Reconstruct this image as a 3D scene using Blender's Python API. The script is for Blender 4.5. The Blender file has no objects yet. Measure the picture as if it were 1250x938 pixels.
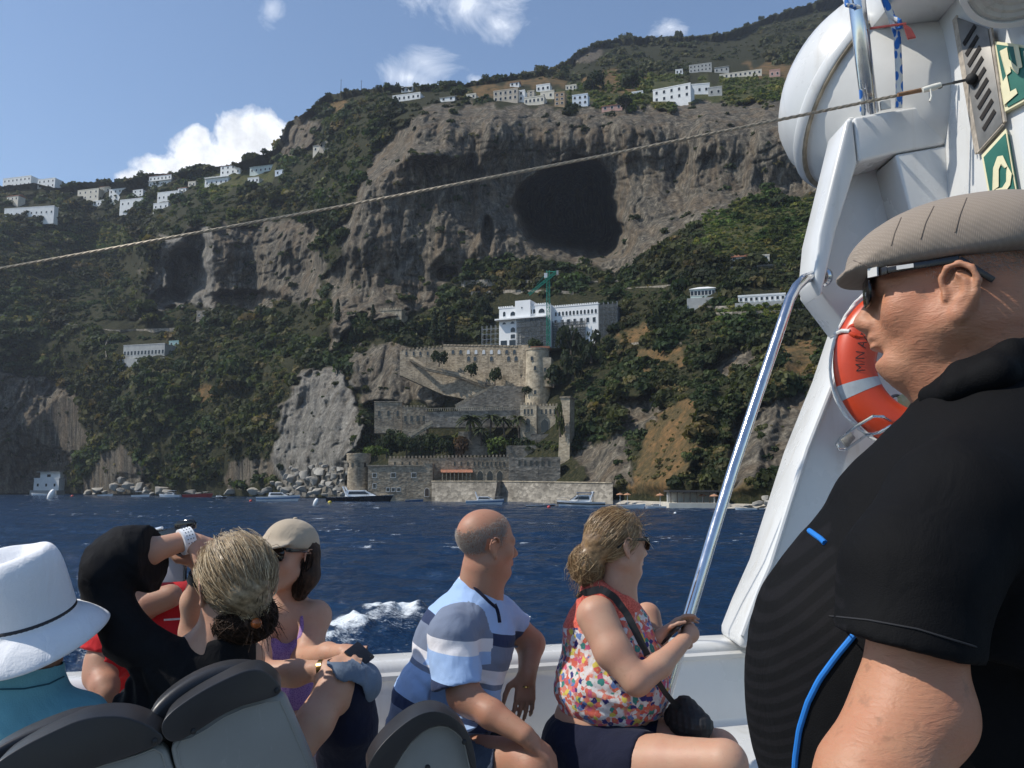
import bpy, bmesh, math, random
import numpy as np
from mathutils import Vector, Matrix

SC = bpy.context.scene
COL = SC.collection
RNG = np.random.default_rng(7)
random.seed(7)
R = math.radians

# ------------------------------------------------------------------ camera
FPX, PW, PH = 1040.0, 1250.0, 938.0
PITCH = R(6.96)
CAM = np.array([0.0, 0.0, 4.0])
cp, sp_ = math.cos(PITCH), math.sin(PITCH)


def P(px, py, Y):
    """point at photograph direction (px,py) and ground distance Y"""
    a = (px - PW / 2) / FPX
    b = (PH / 2 - py) / FPX
    dy = cp - sp_ * b
    dz = sp_ + cp * b
    t = Y / dy
    return np.array([a * t, Y, CAM[2] + dz * t])


def PA(px, py, Y):
    a = (px - PW / 2) / FPX
    b = (PH / 2 - py) / FPX
    dy = cp - sp_ * b
    dz = sp_ + cp * b
    t = Y / dy
    return np.stack([a * t, Y + 0 * a, CAM[2] + dz * t], -1)


cd = bpy.data.cameras.new('camera')
cam = bpy.data.objects.new('camera', cd)
COL.objects.link(cam)
cam.location = CAM
cam.rotation_euler = (R(90) + PITCH, 0, 0)
cd.sensor_width = 36
cd.lens = 36 * FPX / PW
cd.clip_start = 0.05
cd.clip_end = 20000
SC.camera = cam

# ------------------------------------------------------------------ noise


def _hash(ix, iy, iz):
    h = (ix.astype(np.int64) * 374761393 + iy.astype(np.int64) * 668265263 + iz.astype(np.int64) * 2147483647) & 0xFFFFFFFF
    h = ((h ^ (h >> 13)) * 1274126177) & 0xFFFFFFFF
    h = h ^ (h >> 16)
    return (h & 0xFFFF).astype(np.float64) / 32767.5 - 1.0


def vnoise(x, y, z=0.0):
    x, y, z = np.broadcast_arrays(np.asarray(x, float), np.asarray(y, float), np.asarray(z, float))
    x0, y0, z0 = np.floor(x), np.floor(y), np.floor(z)
    fx, fy, fz = x - x0, y - y0, z - z0
    ux, uy, uz = [f * f * f * (f * (f * 6 - 15) + 10) for f in (fx, fy, fz)]
    r = 0
    for dx in (0, 1):
        wx = ux if dx else 1 - ux
        for dy in (0, 1):
            wy = uy if dy else 1 - uy
            for dz in (0, 1):
                wz = uz if dz else 1 - uz
                r = r + wx * wy * wz * _hash(x0 + dx, y0 + dy, z0 + dz)
    return r


def fbm(x, y, z=0.0, oct=4, gain=0.5):
    s, a, t = 0, 1.0, 0
    for i in range(oct):
        s = s + a * vnoise(np.asarray(x) + 17.3 * i, np.asarray(y) + 5.1 * i, np.asarray(z) + 9.7 * i)
        t += a
        a *= gain
        x, y, z = np.asarray(x) * 2.03, np.asarray(y) * 2.03, np.asarray(z) * 2.03
    return s / t


def ridged(x, y, z=0.0, oct=4):
    s, a, t = 0, 1.0, 0
    for i in range(oct):
        s = s + a * (1 - 2 * np.abs(vnoise(np.asarray(x) + 3.3 * i, np.asarray(y) + 7.1 * i, np.asarray(z) + 1.7 * i)))
        t += a
        a *= 0.5
        x, y, z = np.asarray(x) * 2.1, np.asarray(y) * 2.1, np.asarray(z) * 2.1
    return s / t


def sstep(a, b, x):
    t = np.clip((x - a) / (b - a), 0, 1)
    return t * t * (3 - 2 * t)


# ------------------------------------------------------------------ objects
ORIG = {}


def tag(o, label=None, cat=None, group=None, kind=None):
    if label:
        o['label'] = label
    if cat:
        o['category'] = cat
    if group:
        o['group'] = group
    if kind:
        o['kind'] = kind
    return o


def thing(name, label, cat, loc=(0, 0, 0), rz=0.0, group=None):
    o = bpy.data.objects.new(name, None)
    COL.objects.link(o)
    o.location = [float(c) for c in loc]
    o.rotation_euler = (0, 0, rz)
    o.empty_display_size = 0.1
    return tag(o, label, cat, group)


def world_mat(o):
    m = Matrix.LocRotScale(o.location, o.rotation_euler, None)
    if o.parent:
        m = world_mat(o.parent) @ m
    return m


def link(name, verts, faces, mat=None, parent=None, smooth=False, world=False, attrs=None):
    me = bpy.data.meshes.new(name)
    v = np.asarray(verts, dtype=np.float64).reshape(-1, 3)
    if parent is not None and world:
        inv = np.array(world_mat(parent).inverted())
        v = v @ inv[:3, :3].T + inv[:3, 3]
    if isinstance(faces, np.ndarray):
        nf, k = faces.shape
        me.vertices.add(len(v))
        me.vertices.foreach_set('co', v.astype(np.float32).ravel())
        me.loops.add(nf * k)
        me.loops.foreach_set('vertex_index', faces.astype(np.int32).ravel())
        me.polygons.add(nf)
        me.polygons.foreach_set('loop_start', np.arange(0, nf * k, k, dtype=np.int32))
        me.update(calc_edges=True)
    else:
        me.from_pydata([tuple(p) for p in v], [], faces)
    me.validate()
    if smooth:
        me.polygons.foreach_set('use_smooth', np.ones(len(me.polygons), dtype=bool))
    for an, av in (attrs or {}).items():
        if av.ndim == 2:
            a = me.attributes.new(an, 'FLOAT_COLOR', 'POINT')
            c = np.ones((len(av), 4), np.float32)
            c[:, :3] = av[:, :3]
            a.data.foreach_set('color', c.ravel())
        else:
            a = me.attributes.new(an, 'FLOAT', 'POINT')
            a.data.foreach_set('value', av.astype(np.float32))
    if mat is not None:
        for m in (mat if isinstance(mat, (list, tuple)) else [mat]):
            me.materials.append(m)
    o = bpy.data.objects.new(name, me)
    COL.objects.link(o)
    if parent is not None:
        o.parent = parent
    return o


def copy_tree(o, parent=None):
    c = o.copy()
    COL.objects.link(c)
    c.parent = parent
    for ch in list(o.children):
        copy_tree(ch, c)
    return c


def frame_of(d, up=(0, 0, 1)):
    d = np.asarray(d, float)
    d = d / (np.linalg.norm(d) + 1e-12)
    up = np.asarray(up, float)
    if abs(d @ up) > 0.97:
        up = np.array([0.0, 1.0, 0.0]) if abs(d[1]) < 0.9 else np.array([1.0, 0, 0])
    s = np.cross(d, up)
    s /= np.linalg.norm(s)
    u = np.cross(s, d)
    return s, u, d


class MB:
    """collects simple solids and links them as ONE mesh"""

    def __init__(self):
        self.v, self.f, self.m = [], [], []
        self.mi = 0

    def add(self, vs, fs):
        b = len(self.v)
        self.v += [tuple(float(c) for c in p) for p in vs]
        self.f += [[i + b for i in f] for f in fs]
        self.m += [self.mi] * len(fs)
        return self

    def box(self, c, s, rz=0.0):
        cx, cy, cz = c
        hx, hy, hz = s[0] / 2, s[1] / 2, s[2] / 2
        co, si = math.cos(rz), math.sin(rz)
        vs = []
        for z in (-hz, hz):
            for x, y in ((-hx, -hy), (hx, -hy), (hx, hy), (-hx, hy)):
                vs.append((cx + x * co - y * si, cy + x * si + y * co, cz + z))
        return self.add(vs, [[3, 2, 1, 0], [4, 5, 6, 7], [0, 1, 5, 4], [1, 2, 6, 5], [2, 3, 7, 6], [3, 0, 4, 7]])

    def box0(self, x0, x1, y0, y1, z0, z1):
        return self.box(((x0 + x1) / 2, (y0 + y1) / 2, (z0 + z1) / 2), (x1 - x0, y1 - y0, z1 - z0))

    def bar(self, p, q, w, h, up=(0, 0, 1)):
        p, q = np.asarray(p, float), np.asarray(q, float)
        s, u, d = frame_of(q - p, up)
        vs = []
        for e in (p, q):
            for a, b in ((-1, -1), (1, -1), (1, 1), (-1, 1)):
                vs.append(e + s * a * w / 2 + u * b * h / 2)
        return self.add(vs, [[3, 2, 1, 0], [4, 5, 6, 7], [0, 1, 5, 4], [1, 2, 6, 5], [2, 3, 7, 6], [3, 0, 4, 7]])

    def tube(self, pts, r, n=10, caps=True):
        pts = [np.asarray(p, float) for p in pts]
        if np.isscalar(r):
            r = [r] * len(pts)
        vs, fs = [], []
        prev = None
        for i, p in enumerate(pts):
            d = pts[min(i + 1, len(pts) - 1)] - pts[max(i - 1, 0)]
            if prev is None:
                s, u, d = frame_of(d)
            else:
                d = d / (np.linalg.norm(d) + 1e-12)
                s = prev - d * (prev @ d)
                s /= np.linalg.norm(s) + 1e-12
                u = np.cross(s, d)
            prev = s
            for k in range(n):
                a = 2 * math.pi * k / n
                vs.append(p + r[i] * (s * math.cos(a) + u * math.sin(a)))
        m = len(pts)
        for i in range(m - 1):
            for k in range(n):
                k2 = (k + 1) % n
                fs.append([i * n + k, i * n + k2, (i + 1) * n + k2, (i + 1) * n + k])
        if caps:
            fs.append(list(range(n - 1, -1, -1)))
            fs.append([(m - 1) * n + k for k in range(n)])
        return self.add(vs, fs)

    def lathe(self, prof, c=(0, 0, 0), n=20, axis=None, up=(0, 0, 1)):
        """prof: list of (radius, height) ; axis: direction of height"""
        c = np.asarray(c, float)
        if axis is None:
            s, u, d = np.array([1.0, 0, 0]), np.array([0, 1.0, 0]), np.array([0, 0, 1.0])
        else:
            s, u, d = frame_of(axis, up)
        vs, fs = [], []
        for r_, h in prof:
            for k in range(n):
                a = 2 * math.pi * k / n
                vs.append(c + d * h + r_ * (s * math.cos(a) + u * math.sin(a)))
        for i in range(len(prof) - 1):
            for k in range(n):
                k2 = (k + 1) % n
                fs.append([i * n + k, i * n + k2, (i + 1) * n + k2, (i + 1) * n + k])
        fs.append(list(range(n - 1, -1, -1)))
        fs.append([(len(prof) - 1) * n + k for k in range(n)])
        return self.add(vs, fs)

    def prism(self, poly, off):
        """poly: 3D points of a planar outline, off: extrusion vector"""
        n = len(poly)
        poly = [np.asarray(p, float) for p in poly]
        off = np.asarray(off, float)
        vs = poly + [p + off for p in poly]
        fs = [list(range(n - 1, -1, -1)), [n + i for i in range(n)]]
        for i in range(n):
            j = (i + 1) % n
            fs.append([i, j, n + j, n + i])
        return self.add(vs, fs)

    def ell(self, c, r, n=14, m=9, rot=None):
        c = np.asarray(c, float)
        vs, fs = [], []
        for i in range(m + 1):
            t = math.pi * i / m
            for k in range(n):
                a = 2 * math.pi * k / n
                q = np.array([r[0] * math.sin(t) * math.cos(a), r[1] * math.sin(t) * math.sin(a), r[2] * math.cos(t)])
                if rot is not None:
                    q = rot @ q
                vs.append(c + q)
        for i in range(m):
            for k in range(n):
                k2 = (k + 1) % n
                fs.append([i * n + k, (i + 1) * n + k, (i + 1) * n + k2, i * n + k2])
        return self.add(vs, fs)

    def build(self, name, mat, parent=None, world=False, smooth=False, bevel=0.0, angle=None, seg=2):
        me_parent = parent
        o = link(name, self.v, self.f, mat, me_parent, False, world)
        me = o.data
        if any(self.m) and len(self.m) == len(me.polygons):
            me.polygons.foreach_set('material_index', np.array(self.m, np.int32))
        if bevel > 0 or True:
            bm = bmesh.new()
            bm.from_mesh(me)
            bmesh.ops.remove_doubles(bm, verts=bm.verts, dist=1e-5)
            bmesh.ops.recalc_face_normals(bm, faces=bm.faces)
            if bevel > 0:
                es = [e for e in bm.edges if len(e.link_faces) == 2 and e.calc_face_angle(0) > R(25)]
                bmesh.ops.bevel(bm, geom=es, offset=bevel, segments=seg, affect='EDGES', profile=0.5, clamp_overlap=True)
            if smooth or bevel > 0:
                for f in bm.faces:
                    f.smooth = True
                for e in bm.edges:
                    if len(e.link_faces) == 2 and e.calc_face_angle(0) > (angle or R(40)):
                        e.smooth = False
            bm.to_mesh(me)
            bm.free()
        return o


# ------------------------------------------------------------------ materials
MATS = {}


class NT:
    def __init__(self, mat):
        self.t = mat.node_tree
        self.n = self.t.nodes

    def node(self, typ, ins=None, **kw):
        nd = self.n.new(typ)
        for k, v in kw.items():
            setattr(nd, k, v)
        for k, v in (ins or {}).items():
            self.set(nd, k, v)
        return nd

    def set(self, nd, k, v):
        s = nd.inputs[k]
        if isinstance(v, bpy.types.NodeSocket):
            self.t.links.new(v, s)
        elif isinstance(v, bpy.types.Node):
            self.t.links.new(v.outputs[0], s)
        else:
            if s.type == 'RGBA' and len(v) == 3:
                v = (*v, 1)
            s.default_value = v

    def math(self, op, a, b=0.0, c=0.0):
        nd = self.node('ShaderNodeMath', operation=op)
        self.set(nd, 0, a)
        self.set(nd, 1, b)
        self.set(nd, 2, c)
        return nd.outputs[0]

    def mix(self, f, a, b, blend='MIX'):
        nd = self.node('ShaderNodeMix', data_type='RGBA', blend_type=blend)
        self.set(nd, 0, f)
        self.set(nd, 6, a)
        self.set(nd, 7, b)
        return nd.outputs[2]

    def ramp(self, f, stops, interp='LINEAR'):
        nd = self.node('ShaderNodeValToRGB')
        cr = nd.color_ramp
        cr.interpolation = interp
        while len(cr.elements) > 1:
            cr.elements.remove(cr.elements[-1])
        for i, (p, c) in enumerate(stops):
            e = cr.elements[0] if i == 0 else cr.elements.new(p)
            e.position = p
            c = (c, c, c) if np.isscalar(c) else c
            e.color = (*c[:3], 1)
        self.set(nd, 0, f)
        return nd.outputs[0]

    def coord(self, kind='Object'):
        return self.node('ShaderNodeTexCoord').outputs[kind]

    def mapping(self, vec, scale=(1, 1, 1), rot=(0, 0, 0), loc=(0, 0, 0)):
        return self.node('ShaderNodeMapping', {'Vector': vec, 'Scale': scale, 'Rotation': rot, 'Location': loc}).outputs[0]

    def noise(self, vec, scale, detail=4, rough=0.55, dist=0.0):
        nd = self.node('ShaderNodeTexNoise', {'Vector': vec, 'Scale': scale, 'Detail': detail, 'Roughness': rough, 'Distortion': dist})
        return nd.outputs['Fac']

    def attr(self, name, out='Fac'):
        nd = self.node('ShaderNodeAttribute')
        nd.attribute_name = name
        return nd.outputs[out]

    def bump(self, h, strength=0.3, dist=0.02, normal=None):
        nd = self.node('ShaderNodeBump', {'Height': h, 'Strength': strength, 'Distance': dist})
        if normal is not None:
            self.set(nd, 'Normal', normal)
        return nd.outputs[0]


def newmat(name):
    m = bpy.data.materials.new(name)
    m.use_nodes = True
    t = NT(m)
    b = t.n['Principled BSDF']
    MATS[name] = m
    return m, t, b


def simple(name, col, rough=0.6, var=0.12, scale=6.0, metal=0.0, bump=0.0, bscale=60.0, bdist=0.003, spec=0.5, coat=0.0):
    if name in MATS:
        return MATS[name]
    m, t, b = newmat(name)
    co = t.coord()
    n = t.noise(co, scale, 5, 0.6)
    lo = [max(0, c * (1 - var)) for c in col]
    hi = [min(1, c * (1 + var)) for c in col]
    t.set(b, 'Base Color', t.ramp(n, [(0.3, lo), (0.7, hi)]))
    t.set(b, 'Roughness', t.ramp(n, [(0.3, max(0.03, rough - 0.08)), (0.7, min(1, rough + 0.08))]))
    b.inputs['Metallic'].default_value = metal
    b.inputs['Specular IOR Level'].default_value = spec
    if coat:
        b.inputs['Coat Weight'].default_value = coat
    if bump:
        t.set(b, 'Normal', t.bump(t.noise(co, bscale, 4, 0.6), bump, bdist))
    return m
# ------------------------------------------------------------------ world, sun
SUN_AZ, SUN_EL = -99.0, 49.0      # azimuth from +Y towards +X: the sun stands on the left
w = bpy.data.worlds.new('World')
SC.world = w
w.use_nodes = True
wt = NT(w)
bg = wt.n['Background']
sky = wt.node('ShaderNodeTexSky', sky_type='NISHITA')
sky.sun_disc = False
sky.sun_elevation = R(SUN_EL)
sky.sun_rotation = R(SUN_AZ % 360)
sky.air_density = 1.0
sky.dust_density = 0.25
sky.ozone_density = 3.0
sky.altitude = 0
gen = wt.coord('Generated')
sepn = wt.node('ShaderNodeSeparateXYZ', {0: gen})
azn = wt.math('ARCTAN2', sepn.outputs[0], sepn.outputs[1])
eln = wt.math('ARCSINE', sepn.outputs[2])


def azel(px, py):
    d = P(px, py, 1.0) - CAM
    return math.atan2(d[0], d[1]), math.asin(d[2] / np.linalg.norm(d))


vecn = wt.node('ShaderNodeCombineXYZ', {0: azn, 1: eln, 2: 0.0}).outputs[0]
nz1 = wt.noise(vecn, 26, 7, 0.62, 0.3)
nz2 = wt.noise(wt.mapping(vecn, (1, 1.6, 1), (0, 0, 0.5)), 11, 7, 0.66, 0.9)


def blob(px, py, rx, ry, rot=0.0):
    a0, e0 = azel(px, py)
    da = wt.math('SUBTRACT', azn, a0)
    de = wt.math('SUBTRACT', eln, e0)
    c, s = math.cos(rot), math.sin(rot)
    x = wt.math('ADD', wt.math('MULTIPLY', da, c), wt.math('MULTIPLY', de, s))
    y = wt.math('SUBTRACT', wt.math('MULTIPLY', de, c), wt.math('MULTIPLY', da, s))
    x = wt.math('DIVIDE', x, rx / FPX)
    y = wt.math('DIVIDE', y, ry / FPX)
    r = wt.math('SQRT', wt.math('ADD', wt.math('MULTIPLY', x, x), wt.math('MULTIPLY', y, y)))
    return wt.math('SUBTRACT', 1.0, r)


def union(bl):
    o = bl[0]
    for b_ in bl[1:]:
        o = wt.math('MAXIMUM', o, b_)
    return o


cum = union([blob(306, 182, 54, 46), blob(256, 198, 54, 36), blob(212, 214, 46, 26), blob(178, 222, 32, 15), blob(326, 162, 30, 28), blob(244, 172, 22, 18), blob(345, 190, 60, 40)])
cumv = wt.math('ADD', cum, wt.math('MULTIPLY', wt.math('SUBTRACT', nz1, 0.5), 1.5))
cumf = wt.ramp(cumv, [(0.02, 0.0), (0.30, 0.85), (0.62, 1.0)])
wis = union([blob(565, 5, 110, 46, -0.1), blob(610, 30, 50, 36), blob(520, 78, 62, 34), blob(500, 95, 60, 22), blob(330, 10, 26, 30), blob(816, 34, 34, 14), blob(580, 99, 16, 10), blob(690, -30, 80, 30)])
wisv = wt.math('ADD', wis, wt.math('MULTIPLY', wt.math('SUBTRACT', nz2, 0.56), 2.6))
wisf = wt.ramp(wisv, [(0.15, 0.0), (0.75, 0.34), (1.3, 0.62)])
# shade inside the cumulus: grey where the cloud is thick and low in its billows
shade = wt.ramp(wt.noise(wt.mapping(vecn, (1, 1, 1), (0, 0, 0), (0.02, 0.03, 0)), 30, 5, 0.6), [(0.35, 0.70), (0.62, 1.0)])
cloudc = wt.mix(1.0, (8.6, 8.8, 9.2), shade, 'MULTIPLY')
skyb = sky.outputs[0]
c1 = wt.mix(wisf, skyb, (9.0, 9.3, 9.8))
c2 = wt.mix(cumf, c1, cloudc)
wt.set(bg, 'Color', c2)
bg.inputs['Strength'].default_value = 0.12

sd = bpy.data.lights.new('sun', 'SUN')
sun = bpy.data.objects.new('sun', sd)
COL.objects.link(sun)
sd.energy = 3.6
sd.angle = R(0.53)
sd.color = (1.0, 0.95, 0.86)
sdir = Vector((math.sin(R(SUN_AZ)) * math.cos(R(SUN_EL)), math.cos(R(SUN_AZ)) * math.cos(R(SUN_EL)), math.sin(R(SUN_EL))))
sun.rotation_euler = sdir.to_track_quat('Z', 'Y').to_euler()
SC.view_settings.view_transform = 'Standard'
SC.view_settings.look = 'None'
SC.view_settings.exposure = 0.36
SC.view_settings.gamma = 1.0
SC.view_settings.use_curve_mapping = False
SC.cycles.use_denoising = True
SC.cycles.max_bounces = 6
SC.cycles.diffuse_bounces = 3
SC.cycles.glossy_bounces = 3
SC.cycles.transparent_max_bounces = 8
SC.cycles.caustics_reflective = False
SC.cycles.caustics_refractive = False

# ------------------------------------------------------------------ terrain
CTRL = {
    -150: [(604, 495), (500, 505), (400, 555), (300, 605), (265, 690), (225, 780)],
    0: [(604, 520), (560, 525), (460, 535), (400, 562), (380, 585), (300, 640), (265, 690), (228, 780)],
    80: [(603, 540), (560, 545), (460, 552), (400, 570), (370, 615), (300, 690), (265, 705), (228, 780)],
    150: [(604, 480), (560, 470), (500, 478), (440, 500), (400, 545), (375, 610), (320, 668), (280, 680), (245, 705), (215, 760)],
    215: [(605, 450), (560, 450), (500, 460), (440, 485), (410, 515), (380, 545), (300, 555), (270, 580), (245, 660), (212, 740)],
    300: [(606, 400), (560, 405), (480, 425), (420, 455), (380, 505), (330, 520), (280, 535), (240, 600), (200, 690)],
    370: [(609, 350), (560, 355), (480, 372), (440, 390), (390, 440), (330, 490), (280, 505), (240, 545), (190, 605), (145, 650)],
    430: [(610, 315), (560, 322), (480, 350), (420, 375), (380, 405), (300, 425), (230, 450), (180, 505), (130, 570), (112, 620)],
    510: [(611, 285), (560, 297), (510, 312), (470, 328), (420, 350), (395, 375), (330, 400), (240, 422), (150, 452), (130, 490), (104, 600)],
    600: [(612, 266), (588, 272), (550, 292), (510, 312), (440, 334), (410, 352), (370, 378), (330, 390), (300, 398), (200, 424), (135, 446), (115, 505), (96, 620)],
    680: [(614, 243), (590, 250), (560, 265), (500, 288), (430, 318), (390, 340), (330, 382), (310, 393), (200, 420), (140, 440), (115, 505), (80, 700)],
    760: [(617, 215), (590, 224), (500, 262), (430, 295), (380, 325), (330, 370), (300, 384), (200, 412), (140, 430), (110, 520), (80, 660), (48, 880)],
    850: [(620, 185), (560, 205), (480, 235), (400, 270), (330, 305), (280, 345), (255, 368), (200, 392), (138, 416), (110, 500), (80, 650), (46, 900)],
    950: [(622, 165), (560, 182), (480, 210), (400, 245), (330, 285), (280, 315), (245, 358), (140, 398), (90, 560), (50, 780), (15, 1050)],
    1060: [(624, 155), (560, 168), (400, 225), (300, 275), (240, 335), (130, 375), (80, 560), (-15, 1050)],
    1200: [(626, 148), (560, 160), (400, 215), (300, 265), (240, 325), (130, 370), (80, 560), (-40, 1050)],
    1350: [(627, 145), (560, 158), (400, 212), (300, 262), (240, 320), (130, 370), (80, 560), (-60, 1050)],
}
pts = np.array([(u, v, Y) for u, l in CTRL.items() for v, Y in l], float)
SU, SV = 70.0, 40.0
cx_ = np.stack([pts[:, 0] / SU, pts[:, 1] / SV], 1)


def tps_k(r2):
    return np.where(r2 > 1e-12, 0.5 * r2 * np.log(np.maximum(r2, 1e-12)), 0.0)


K = tps_k(((cx_[:, None] - cx_[None]) ** 2).sum(-1)) + 0.02 * np.eye(len(pts))
Q = np.concatenate([np.ones((len(pts), 1)), cx_], 1)
A_ = np.block([[K, Q], [Q.T, np.zeros((3, 3))]])
sol = np.linalg.solve(A_, np.concatenate([np.log(pts[:, 2]), np.zeros(3)]))
CU = np.arange(-160, 1361, 8.0)
CV = np.arange(-70, 641, 6.0)
gu_, gv_ = np.meshgrid(CU, CV)
q_ = np.stack([gu_.ravel() / SU, gv_.ravel() / SV], 1)
LD = np.concatenate([tps_k(((q_[i:i + 4000, None] - cx_[None]) ** 2).sum(-1)) @ sol[:-3] + sol[-3] + q_[i:i + 4000] @ sol[-2:] for i in range(0, len(q_), 4000)])
LD = LD.reshape(gu_.shape)


def bil(grid, u, v):
    fu = np.clip((u - CU[0]) / 8.0, 0, len(CU) - 1.001)
    fv = np.clip((v - CV[0]) / 6.0, 0, len(CV) - 1.001)
    iu, iv = fu.astype(int), fv.astype(int)
    fu, fv = fu - iu, fv - iv
    return (grid[iv, iu] * (1 - fu) * (1 - fv) + grid[iv, iu + 1] * fu * (1 - fv) + grid[iv + 1, iu] * (1 - fu) * fv + grid[iv + 1, iu + 1] * fu * fv)


SKY = np.array([(-160, 222), (0, 228), (40, 224), (70, 230), (95, 224), (150, 222), (180, 213), (215, 212), (240, 208), (290, 200), (310, 193), (335, 183), (342, 170), (352, 150), (372, 138), (395, 118), (420, 113), (450, 110), (480, 107), (520, 106), (560, 103), (600, 98), (640, 92), (670, 86), (690, 77), (705, 64), (730, 53), (760, 48), (800, 47), (850, 46), (880, 43), (910, 34), (940, 21), (970, 11), (1000, 3), (1050, -15), (1360, -60)], float)
SHORE = np.array([(-160, 604), (0, 603), (80, 602.5), (150, 604), (250, 606), (420, 608.5), (530, 610.5), (620, 612), (740, 616), (950, 621.5), (1060, 624), (1360, 627)], float)


def skyrow(u):
    return np.interp(u, SKY[:, 0], SKY[:, 1])


def shorerow(u):
    return np.interp(u, SHORE[:, 0], SHORE[:, 1])


def pip(poly, u, v):
    poly = np.asarray(poly, float)
    ins = np.zeros(u.shape, bool)
    n = len(poly)
    for i in range(n):
        x0, y0 = poly[i]
        x1, y1 = poly[(i + 1) % n]
        c = ((y0 > v) != (y1 > v)) & (u < (x1 - x0) * (v - y0) / (y1 - y0 + 1e-12) + x0)
        ins ^= c
    return ins


ROCK = [
    [(398, 352), (412, 305), (432, 240), (455, 195), (480, 165), (508, 140), (540, 128), (600, 126), (680, 133), (760, 131), (850, 126), (945, 124), (1010, 118), (1080, 120), (1080, 225), (985, 236), (930, 240), (890, 252), (858, 268), (822, 290), (800, 305), (770, 330), (700, 325), (640, 312), (600, 322), (560, 332), (520, 382), (440, 388), (412, 424), (400, 385)],
    [(171, 385), (176, 332), (198, 288), (255, 272), (330, 270), (392, 272), (396, 330), (392, 372), (330, 376), (282, 384), (230, 372)],
    [(272, 600), (284, 560), (330, 560), (345, 500), (368, 455), (412, 447), (432, 470), (445, 530), (430, 560), (420, 600), (345, 585)],
    [(428, 424), (545, 424), (592, 440), (640, 470), (640, 495), (450, 492), (430, 455)],
    [(-20, 462), (60, 458), (92, 475), (105, 540), (72, 602), (-20, 604)],
    [(100, 590), (120, 560), (150, 540), (175, 575), (180, 604), (90, 604)],
    [(336, 192), (350, 152), (378, 140), (392, 150), (384, 178), (352, 200)],
    [(752, 490), (800, 470), (815, 500), (790, 520), (760, 540)], [(860, 445), (905, 415), (925, 440), (890, 465), (870, 470)],
    [(692, 78), (704, 64), (728, 54), (738, 62), (722, 80), (708, 86)],
    [(700, 540), (760, 530), (770, 590), (720, 600)], [(900, 500), (990, 470), (1000, 560), (930, 590), (880, 590)],
    [(345, 575), (420, 560), (425, 610), (340, 608)],
]
DRY = [
    [(764, 600), (782, 545), (800, 505), (832, 487), (858, 492), (852, 540), (832, 590), (800, 604)],
    [(752, 405), (790, 398), (800, 412), (770, 420), (756, 416)], [(770, 436), (832, 428), (838, 440), (775, 448)], [(948, 420), (995, 410), (1000, 470), (960, 455)],
    [(700, 95), (760, 90), (800, 96), (790, 112), (735, 118)], [(900, 80), (990, 72), (1000, 95), (930, 98)],
    [(225, 480), (250, 470), (270, 482), (250, 492)], [(880, 560), (925, 540), (940, 590), (900, 600)],
    [(560, 108), (640, 98), (690, 92), (690, 105), (600, 116)], [(395, 125), (420, 118), (425, 128), (400, 140)],
]
# terraced grass and gardens
GRASS = [
    [(860, 262), (935, 240), (1005, 245), (1005, 310), (900, 315), (850, 300)], [(640, 118), (760, 95), (1000, 100), (1000, 125), (860, 126), (740, 132)],
    [(60, 290), (160, 270), (170, 310), (110, 310)], [(880, 370), (960, 360), (960, 390), (870, 392)], [(240, 215), (330, 195), (340, 225), (250, 240)],
]
RIDGES = [  # polyline, amplitude m, left width px, right width px
    ([(505, 186), (465, 215), (442, 245), (418, 300), (402, 350), (408, 402)], 24, 34, 95),
    ([(512, 138), (508, 165), (505, 190)], 14, 26, 60),
    ([(180, 292), (173, 340), (176, 390)], 26, 9, 55),
    ([(262, 272), (257, 320), (260, 388)], 20, 8, 50),
    ([(352, 272), (340, 320), (335, 375)], 10, 30, 40),
    ([(340, 440), (305, 500), (280, 555), (268, 602)], 16, 12, 60),
    ([(182, 470), (145, 520), (105, 575), (84, 602)], 22, 22, 60),
    ([(866, 478), (856, 530), (838, 592)], 16, 80, 10),
    ([(760, 470), (752, 530), (748, 590)], 10, 20, 30),
    ([(962, 440), (940, 520), (915, 590)], 12, 40, 20),
    ([(436, 445), (446, 500), (440, 560)], 10, 50, 10),
    ([(345, 160), (340, 200), (330, 240)], 16, 10, 60),
    ([(700, 64), (715, 90)], 20, 12, 60),
    ([(760, 150), (770, 220), (775, 320)], 12, 16, 60),
    ([(860, 140), (850, 200), (845, 262)], 9, 14, 50),
    ([(930, 130), (925, 190), (915, 240)], 9, 14, 50),
    ([(600, 140), (590, 220), (585, 310)], 8, 14, 40),
    ([(548, 140), (540, 220), (530, 320)], 8, 14, 40),
]


def ridge_f(poly, u, v):
    """signed horizontal distance to a polyline given top to bottom, with end fade"""
    p = np.asarray(poly, float)
    o = np.argsort(p[:, 1])
    p = p[o]
    x = np.interp(v, p[:, 1], p[:, 0])
    fade = sstep(p[0, 1] - 14, p[0, 1] + 6, v) * (1 - sstep(p[-1, 1] - 4, p[-1, 1] + 16, v))
    return u - x, fade


def masks(u, v):
    j1 = fbm(u / 13.0, v / 13.0, 3.0, 4) * 15
    j2 = fbm(u / 13.0, v / 13.0, 11.0, 4) * 15
    uu, vv = u + j1, v + j2
    rock = np.zeros(u.shape)
    for p in ROCK:
        rock = np.maximum(rock, pip(p, uu, vv))
    dry = np.zeros(u.shape)
    for p in DRY:
        dry = np.maximum(dry, pip(p, uu, vv))
    gr = np.zeros(u.shape)
    for p in GRASS:
        gr = np.maximum(gr, pip(p, uu, vv))
    return rock, dry, gr


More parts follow.
